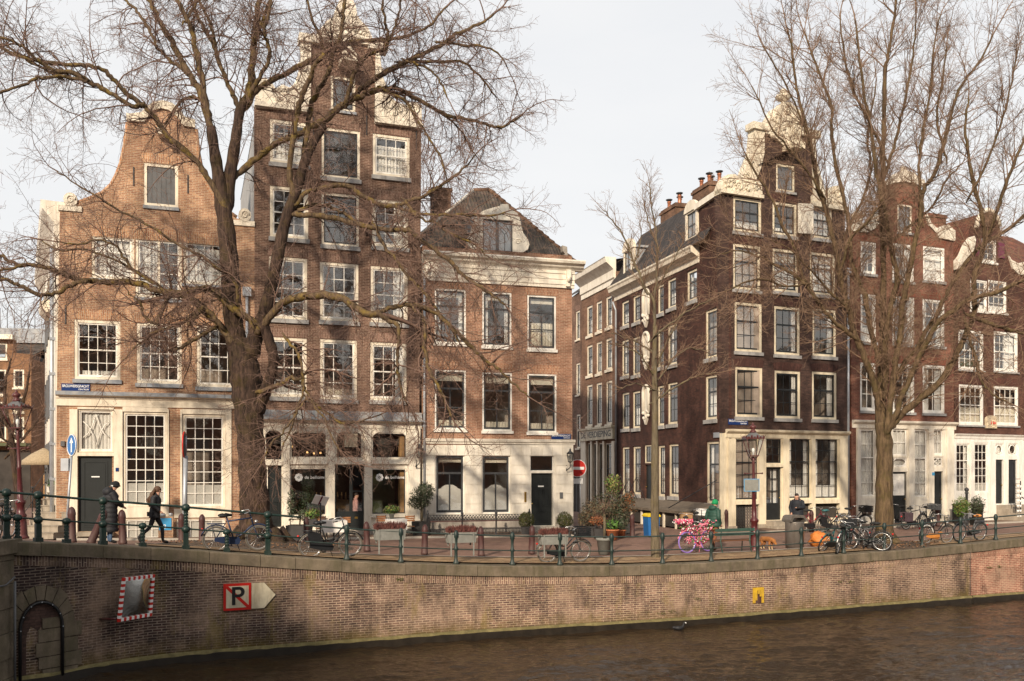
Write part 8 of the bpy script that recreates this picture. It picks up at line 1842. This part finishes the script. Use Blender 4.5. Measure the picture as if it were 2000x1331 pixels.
P = sp(585, 34.6); potted('christmas_tree', P + Vector((-.1, 1.9, 0)), 'dark evergreen tree with tiny white lights behind the left restaurant window', (.25, .5), 'planter_dark', None, [((0, 0, 1.0), .55, (1, .8, .8)), ((0, 0, 1.5), .42, (1, .8, .9)), ((0, 0, 2.0), .25, (1, .8, 1.3))], 2200, .05, ['leaf_dark'], 'tree', None, 77)
potted('planter_trough', sp(585, 33.9), 'dark planter with evergreen climber under the left restaurant window', (.42, .55), 'planter_dark', (.03, 1.0), [((.2, 0, .95), .28, (1.2, 1, .8)), ((-.3, 0, 1.3), .3, (.6, .8, 2.2))], 900, .045, ['leaf_dark', 'leaf_olive'])
# ---- restaurant terrace
def cafe_table(x, Y, label, w_=.38):
    t = thing('cafe_table', sp(x, Y), R(18), label, 'table'); mb = MB(); mb.box(-w_, w_, -w_, w_, .73, .76); mb.build('tabletop', 'chair_wood', t); mb = MB(); mb.tube([(0, 0, 0), (0, 0, .73)], .03, 8); mb.box(-.25, .25, -.03, .03, 0, .03); mb.box(-.03, .03, -.25, .25, 0, .03); mb.build('pedestal', 'iron', t)
    o = thing('table_cloth', t.location + Vector((0, 0, .762)), R(18), 'white cloth on ' + label, 'tablecloth'); mb = MB(); n = 24; q = w_ + .015; per = []
    for i in range(n):
        a = 2 * math.pi * i / n; m_ = max(abs(math.cos(a)), abs(math.sin(a))); per.append((q * math.cos(a) / m_, q * math.sin(a) / m_, 1 + .04 * math.sin(i * 2.6)))
    mb.add([(0, 0, .004)] + [(a, b, .004) for a, b, k in per] + [(a * 1.04 * k, b * 1.04 * k, -.42) for a, b, k in per], [(0, i + 1, (i + 1) % n + 1) for i in range(n)] + [(i + 1, n + i + 1, n + (i + 1) % n + 1, (i + 1) % n + 1) for i in range(n)]); mb.build('cloth', 'table_cloth', o); return t
cafe_table(772, 35.3, 'small square table between the wooden chairs at the right restaurant window'); cafe_table(652, 33.2, 'small square table left of the restaurant door', .42)
ch = None
for x, Y, rz, lb in ((748, 35.0, 100, 'wooden slat folding chair left of the flower table'), (797, 35.7, -80, 'wooden slat folding chair right of the flower table'), (628, 33.4, 95, 'wooden slat folding chair left of the cloth covered table by the door'), (672, 33.8, -85, 'wooden slat folding chair right of the cloth covered table by the door')):
    if ch is None:
        ch = thing('folding_chair', sp(x, Y), R(rz), lb, 'chair', 'wooden terrace chairs'); mb = MB()
        for k in range(5): mb.box(-.2, .2, -.2 + .085 * k, -.13 + .085 * k, .44, .46)
        mb.build('seat', 'chair_wood', ch); mb = MB()
        for z in (.66, .74, .82): mb.box(-.2, .2, .2, .22, z, z + .06)
        mb.build('backrest', 'chair_wood', ch)
        for s_ in (-.19, .19):
            mb = MB(); mb.tube([(s_, -.2, 0), (s_, .22, .9)], .013, 5); mb.build('leg', 'iron', ch); mb = MB(); mb.tube([(s_, .24, 0), (s_, -.18, .45)], .013, 5); mb.build('leg', 'iron', ch)
        o = ch
    else: o = copy_tree(ch); o.location = sp(x, Y); o['label'] = lb
    o.rotation_euler = (0, 0, R(rz - 72))
P = sp(765, 35.2) + Vector((0, 0, .77)); potted('flower_pot', P, 'pot of yellow green flowers on the right terrace table', (.11, .2), 'planter_grey', None, [((0, 0, .36), .26, (1.3, 1, .7))], 700, .04, ['flower_yellow', 'leaf_bright', 'leaf_dark'])
P = sp(612, 33.6) + Vector((0, 0, .55)); potted('flower_pot', P, 'pot of yellow green foliage beside the menu stand', (.16, .25), 'planter_dark', None, [((0, 0, .42), .3, (1.1, 1, .7))], 600, .045, ['flower_yellow', 'leaf_dark', 'leaf_bright'])
t = thing('menu_stand', sp(626, 33.0), R(25), 'lectern stand holding an open white menu before the restaurant', 'menu stand'); mb = MB(); mb.tube([(0, 0, 0), (0, 0, 1.4)], .025, 8); mb.lathe([(.22, 0), (.2, .03), (.03, .05)], seg=12); mb.build('stand', 'iron', t); mb = MB(); M = Matrix.Translation((0, 0, 1.5)) @ Matrix.Rotation(R(35), 4, 'X') @ Matrix.Rotation(R(14), 4, 'Y'); mb.box(-.27, .27, -.012, .012, -.2, .2, 0, M); mb.box(-.03, .03, -.016, -.013, -.2, .2, 1, M); mb.build('menu', ['sign_white', 'purple_paint'], t)
# ---- iron fence of the white house
fa = Fac(B0, B1); e0, e1 = fa.P(835, 1030, 1.25)[0], fa.P(1034, 1030, 1.25)[0]; t = thing('iron_fence', (fa.W @ Vector((e0, -1.25, 0))), math.atan2(fa.d.y, fa.d.x), 'low black iron fence with lattice band and finials before the white stone house', 'fence'); t.location.z = -.04; Lf = e1 - e0
for k in range(4):
    mb = MB(); mb.lathe([(.05, 0), (.05, .06), (.035, .1), (.035, .8), (.055, .83), (.035, .87), (.06, .92), (.06, .97), (.03, 1.0), (.045, 1.04), (.005, 1.1)], (Lf * k / 3, 0, 0), 10); mb.build('post', 'iron', t)
mb = MB()
for z in (.86, .66, .28, .06): mb.box(0, Lf, -.012, .012, z, z + .025)
for k in range(34):
    u = Lf * k / 34; w_ = Lf / 34; mb.tube([(u, 0, .675), (u + w_, 0, .865)], .014, 4); mb.tube([(u + w_, 0, .675), (u, 0, .865)], .014, 4)
mb.build('lattice', 'iron', t); mb = MB()
for k in range(70): mb.tube([(Lf * k / 70, 0, .08), (Lf * k / 70, 0, .3)], .012, 4)
mb.build('picket', 'iron', t); mb = MB(); mb.box(.1, Lf - .1, -.03, .03, .60, .65); mb.build('handrail', 'bollard_brown', t)
# ---- bench, bin, bag, recycling bin
P = ground_at(1436, 1081); t = thing('park_bench', P, qdir(1436), 'green slatted park bench facing the houses between flower bicycle and street lamp', 'bench')
for z in (.62, .76): mb = MB(); mb.box(-.85, .85, -.06, -.03, z, z + .1); mb.build('backrest_slat', 'bench_green', t)
mb = MB()
for y in (.02, .14, .26, .38): mb.box(-.85, .85, y, y + .09, .42, .455)
mb.build('seat', 'brown_leather', t)
for x in (-.6, .6): mb = MB(); mb.tube([(x, -.12, 0), (x, 0, .42), (x, -.05, .88)], .022, 6); mb.tube([(x, .45, 0), (x, .42, .42), (x, 0, .42)], .022, 6); mb.build('leg', 'bench_green', t)
P = ground_at(1552, 1070); t = thing('litter_bin', P, R(20), 'tall grey metal litter bin with rounded open top before the dark house', 'bin'); mb = MB(); mb.lathe([(.31, 0), (.31, .05), (.33, .06), (.34, .92), (.34, .94)], seg=24); mb.build('barrel', 'metal_bin', t); mb = MB(); sec = [(-.34, .94), (.34, .94), (.34, 1.02), (.3, 1.13), (.22, 1.2), (-.22, 1.2), (-.3, 1.13), (-.34, 1.02)]
mb.prism([(-.34, .945), (-.26, .945), (-.26, 1.02), (-.2, 1.1), (.2, 1.1), (.26, 1.02), (.26, .945), (.34, .945), (.34, 1.03), (.28, 1.15), (.2, 1.19), (-.2, 1.19), (-.28, 1.15), (-.34, 1.03)], -.24, .3); mb.build('hood', 'metal_bin', t); mb = MB(); mb.box(-.28, .28, -.2, .28, .93, .96); mb.build('opening', 'interior_dark', t)
P = ground_at(1601, 1067); mb = MB(); mb.ball((0, 0, .24), .34, 18, 0, (1.12, .9, .8), .5); mb.ball((-.1, 0, .42), .2, 12, 0, (1, .9, .7), .5); o = mb.build('plastic_bag', 'bag_orange'); o.location = P; tag(o, 'full orange plastic bag on the pavement between litter bin and bicycles', 'bag')
t = thing('recycling_bin', sp(1272, 37.2), R(15), 'blue recycling bin with yellow lid behind the young tree trunk', 'bin'); mb = MB(); mb.prism([(-.22, 0), (.22, 0), (.27, .82), (-.27, .82)], -.26, .26); mb.build('body', 'bin_blue', t); mb = MB(); mb.prism([(-.29, .82), (.29, .82), (.29, .87), (.2, .95), (-.2, .95), (-.29, .87)], -.3, .3); mb.build('lid', 'bin_yellow', t)
# ---- wall lanterns
for f_, x, y, lb in ((Fac(B0, B1), 1108, 893, 'black wall lantern on a scroll bracket at the right corner of the white stone house'), (Fac(A1, A2), 815, 884, 'black wall lantern between restaurant and white stone house')):
    u, z = f_.P(x, y); t = thing('wall_lantern', f_.W @ Vector((u, -.02, z)), math.atan2(f_.d.y, f_.d.x), lb, 'lantern'); mb = MB(); mb.tube([(-.05, -.04, -.5), (-.12, -.2, -.6), (.0, -.36, -.45), (.0, -.36, -.22)], .02, 6); mb.tube([(-.05, -.02, -.7), (-.05, -.02, -.3)], .035, 6); mb.build('bracket', 'iron', t)
    mb = MB()
    for k in range(6):
        a = k * 1.047; mb.tube([(.09 * math.cos(a), -.36 + .09 * math.sin(a), -.22), (.15 * math.cos(a), -.36 + .15 * math.sin(a), .12)], .01, 4)
    mb.lathe([(.18, .12), (.1, .22), (.04, .25), (.05, .3), (.005, .38)], (0, -.36, 0), 8); mb.lathe([(.03, -.26), (.1, -.22), (.09, -.2)], (0, -.36, 0), 8); mb.build('cage', 'iron', t); mb = MB(); mb.lathe([(.085, -.2), (.14, .11)], (0, -.36, 0), 6); mb.build('lantern_glass', 'glass_clear', t)
# ---- stoop at the left street corner
P = on_street(71, 32.2); P.z = .2; t = thing('stone_stoop', P, R(-2), 'broad stone stoop of seven steps at the left street corner', 'steps'); z1 = (ZC - (962 - HY) * 34 / FPX) - P.z; n = 7
for k in range(n): mb = MB(); mb.box(-.62, .62, .30 * k, 3.6, z1 * k / n + .004, z1 * (k + 1) / n - .03); mb.box(-.65, .65, .30 * k - .03, 3.6, z1 * (k + 1) / n - .03, z1 * (k + 1) / n); mb.build('step', 'step_stone', t)
mb = MB()
for u in (-.62,):
    for k in (0, 3, 6): mb.tube([(u - .05, .3 * k, z1 * k / n), (u - .05, .3 * k, z1 * (k + 1) / n + .85)], .022, 6); mb.ball((u - .05, .3 * k, z1 * (k + 1) / n + .9), .05, 8)
    for d in (.8, .4): mb.tube([(u - .05, 0, z1 / n + d), (u - .05, 1.8, z1 + d)], .014, 5)
for d in (.45, .95): mb.tube([(-.66, 2.3, z1 + d), (.66, 2.3, z1 + d)], .016, 5)
mb.tube([(.62, 2.3, z1), (.62, 2.3, z1 + .95)], .025, 6); mb.build('handrail', 'iron', t)
TP = t.location + Vector((0, 0, z1))
def pot(name, off, label, r, h_, mat): mb = MB(); mb.lathe([(r * .75, 0), (r * .95, h_ * .86), (r * 1.08, h_ * .87), (r * 1.1, h_), (r * .9, h_), (r * .9, h_ * .9)], seg=14); o = mb.build(name, mat); o.location = TP + Vector(off); tag(o, label, 'pot'); return o
pot('flower_pot', (-.12, 1.95, 0), 'bright orange empty flower pot on the top step of the stoop', .13, .24, 'orange_pot')
potted('potted_plant', TP + Vector((-.45, 2.0, 0)), 'small potted plant left of the orange pot on the stoop', (.13, .22), 'planter_grey', None, [((0, 0, .34), .2, (1.2, 1, .8))], 260, .04, ['leaf_dark', 'leaf_bright'])
mb = MB(); mb.box(.2, .5, 1.9, 2.1, 0, .09); mb.box(.24, .46, 1.93, 2.07, .09, .13); o = mb.build('stone_block', 'plinth_stone'); o.location = TP; tag(o, 'small pale stone block at the right end of the top step', 'block')
potted('evergreen_hedge', TP + Vector((-.2, 3.0, -.3)), 'dark evergreen bush behind the stoop railing', (.3, .4), 'planter_dark', None, [((-.4, 0, .65), .5, (1.0, .8, .9)), ((.35, 0, .6), .4, (.8, .8, .9))], 1800, .05, ['leaf_dark', 'leaf_dark', 'leaf_bright'])
t = thing('parasol', on_street(86, 40) + Vector((0, 0, 0)), 0, 'straw coloured parasol at the terrace in the left side street', 'parasol'); mb = MB(); mb.tube([(0, 0, 0), (0, 0, 3.1)], .03, 6); mb.build('pole', 'wood_warm', t); mb = MB(); zt_ = 2.75 + .25; mb.lathe([(.9, zt_ - .25), (.88, zt_ - .05), (.5, zt_ + .25), (.05, zt_ + .5)], seg=14); mb.build('canopy', 'parasol', t)
# ---- right: black iron stair rail with lanterns, plants by the maroon house
f_ = Fac((22.44, 45.39), E1); u, z = f_.P(1945, 1000); t = thing('stair_railing', f_.W @ Vector((u, -1.0, -.3)), math.atan2(f_.d.y, f_.d.x), 'black iron stair railing with rack of small white holders before the twin doors', 'railing'); mb = MB()
for k in range(2): mb.tube([(.1 + .42 * k, 0, 0), (.1 + .42 * k, 0, 2.6 - .2 * k)], .025, 6)
for k in range(9): mb.tube([(.1, 0, .5 + .25 * k), (.52, 0, .5 + .25 * k)], .015, 5)
mb.tube([(.52, 0, 1.6), (1.0, -.8, 1.0), (1.0, -.8, 0)], .03, 6); mb.ball((1.0, -.8, 1.05), .07, 8); mb.build('rail', 'iron', t); mb = MB()
for k in range(7):
    for q in range(2): mb.lathe([(.05, 0), (.06, .12), (.05, .12)], (.2 + .2 * q, -.08, .55 + .25 * k), 8)
mb.build('holder', 'white_plastic', t)
for x, Y, lb, ms in ((1878, 43.2, 'yellow flowering plant beside the round topped post of the maroon house', ['flower_yellow', 'leaf_bright']), (1908, 43.6, 'dense dark conifer bush in a pot before the maroon house', ['leaf_dark', 'leaf_olive'])): potted('potted_shrub', sp(x, Y), lb, (.25, .35), 'planter_dark', None, [((0, 0, .9), .42, (.9, .9, 1.2))], 1200, .045, ms, 'plant', None, x)
lathe_thing('iron_post', [(.09, 0), (.09, .08), (.06, .12), (.06, 1.5), (.1, 1.55), (.06, 1.6), (.1, 1.68), (.1, 1.76), (.02, 1.82)], 'iron', sp(1888, 43.5), 'black iron post with ball top before the maroon house', 'post')
mb = MB(); mb.box(-.75, .75, -.3, .3, .9, .96); mb.box(-.7, -.64, -.3, .3, 0, .9); mb.box(.64, .7, -.3, .3, 0, .9); o = mb.build('cellar_cover', 'iron'); o.location = sp(1890, 44.6); o.rotation_euler = (0, 0, R(22)); tag(o, 'black railing topped cellar cover before the maroon house', 'cellar cover')
# ---- blue waste board at the ochre house, soil and fallen leaves
P = on_street(324, 33.6); t = thing('brick_pier', P, R(18), 'short brick pier with a blue notice and two caps before the ochre house basement', 'pier'); mb = MB(); mb.box(-.26, .26, -.12, .12, 0, .85); mb.build('pier', 'brick_ochre', t); mb = MB(); mb.box(-.24, .2, -.14, -.121, .35, .80); b_ = mb.build('blue_notice', 'sky_blue', t); text_mesh('number', '92', .2, 'sign_white', b_, Matrix.Translation((-.08, -.143, .48)) @ UPRIGHT, .002); mb = MB(); mb.lathe([(.1, .85), (.1, .93), (.04, .99)], (-.1, 0, 0), 8); mb.lathe([(.07, .85), (.07, .97), (.06, .98)], (.17, 0, 0), 8); mb.build('cap', 'zinc', t)
def soil(name, c, rx, ry, rz, seed):
    rnd = random.Random(seed); mb = MB(); n = 28; M = Matrix.Rotation(rz, 4, 'Z'); vs = []
    for j in range(7):
        for i in range(n):
            a = 2 * math.pi * i / n; k = j / 6 * (1 + .1 * noise.noise(Vector((math.cos(a) * 2, math.sin(a) * 2, seed)))); p = c + M @ Vector((rx * k * math.cos(a), ry * k * math.sin(a), 0)); p.z = gz(p.x, p.y) + (.14 * (1 - j / 6) + .05 + rnd.uniform(-.03, .04) if j < 6 else -.03); vs.append(p)
    mb.add(vs, [(j * n + i, j * n + (i + 1) % n, (j + 1) * n + (i + 1) % n, (j + 1) * n + i) for j in range(6) for i in range(n)], 0, True); tag(mb.build(name, 'soil'), kind='structure')
    mb = MB()
    for k in range(520):
        a = rnd.uniform(0, 6.28); q = rnd.random() ** .5 * 1.08; p = c + M @ Vector((rx * q * math.cos(a), ry * q * math.sin(a), 0)); p.z = gz(p.x, p.y) + .09 + .1 * (1 - min(1, q)); d = Vector((rnd.gauss(0, 1), rnd.gauss(0, 1), rnd.gauss(0, .4))).normalized() * rnd.uniform(.02, .05); e = d.cross(Vector((0, 0, 1))) * .6 + Vector((0, 0, rnd.uniform(0, .02))); mb.add([p - d, p + e, p + d, p - e], [(0, 1, 2, 3)])
    tag(mb.build('fallen_leaves', 'dead_leaf'), 'brown fallen leaves scattered on the soil', 'leaves', kind='stuff')
soil('soil_bed', on_street(506, 28.0), 3.2, 1.9, R(32), 2); soil('soil_bed', on_street(1735, 32.6), 2.0, 1.2, R(24), 5)
# ---- moss tufts and weeds in the wall
mb = MB(); rnd = random.Random(12)
for p, dz in ((777, -.42), (779, -.46), (1700, -.28), (1690, -.3), (1360, -1.1), (1290, -1.5), (1310, -1.45), (1930, -.95), (1950, -.96), (1640, -.9), (1660, -.95)):
    q = quay(p, -.02, dz); leaves(mb, q, .09, 60, .02, 0, (1.8, .4, .6), .2, p)
tag(mb.build('wall_moss', 'leaf_box'), 'moss and small weeds growing in the joints of the quay wall', 'moss', kind='stuff')
pk.children and [tag(o, kind='stuff') for o in pk.children if o.name.startswith('flower_garland')]
# ---- separate pieces become separate parts
for o in list(scene.objects):
    if o.type == 'MESH' and o.parent and o.name.split('.')[0] in ('gable_claw', 'shoulder_stone', 'pilaster', 'corner_bracket', 'transom_rail', 'glazing_post', 'window_rail', 'plinth', 'cornice_bracket', 'shutter', 'panel', 'shop_window', 'window', 'holder', 'cap', 'voussoir', 'infill_block', 'light_bulb', 'painted_figure', 'quoin_stone') and o.data.users == 1: split_pieces(o)
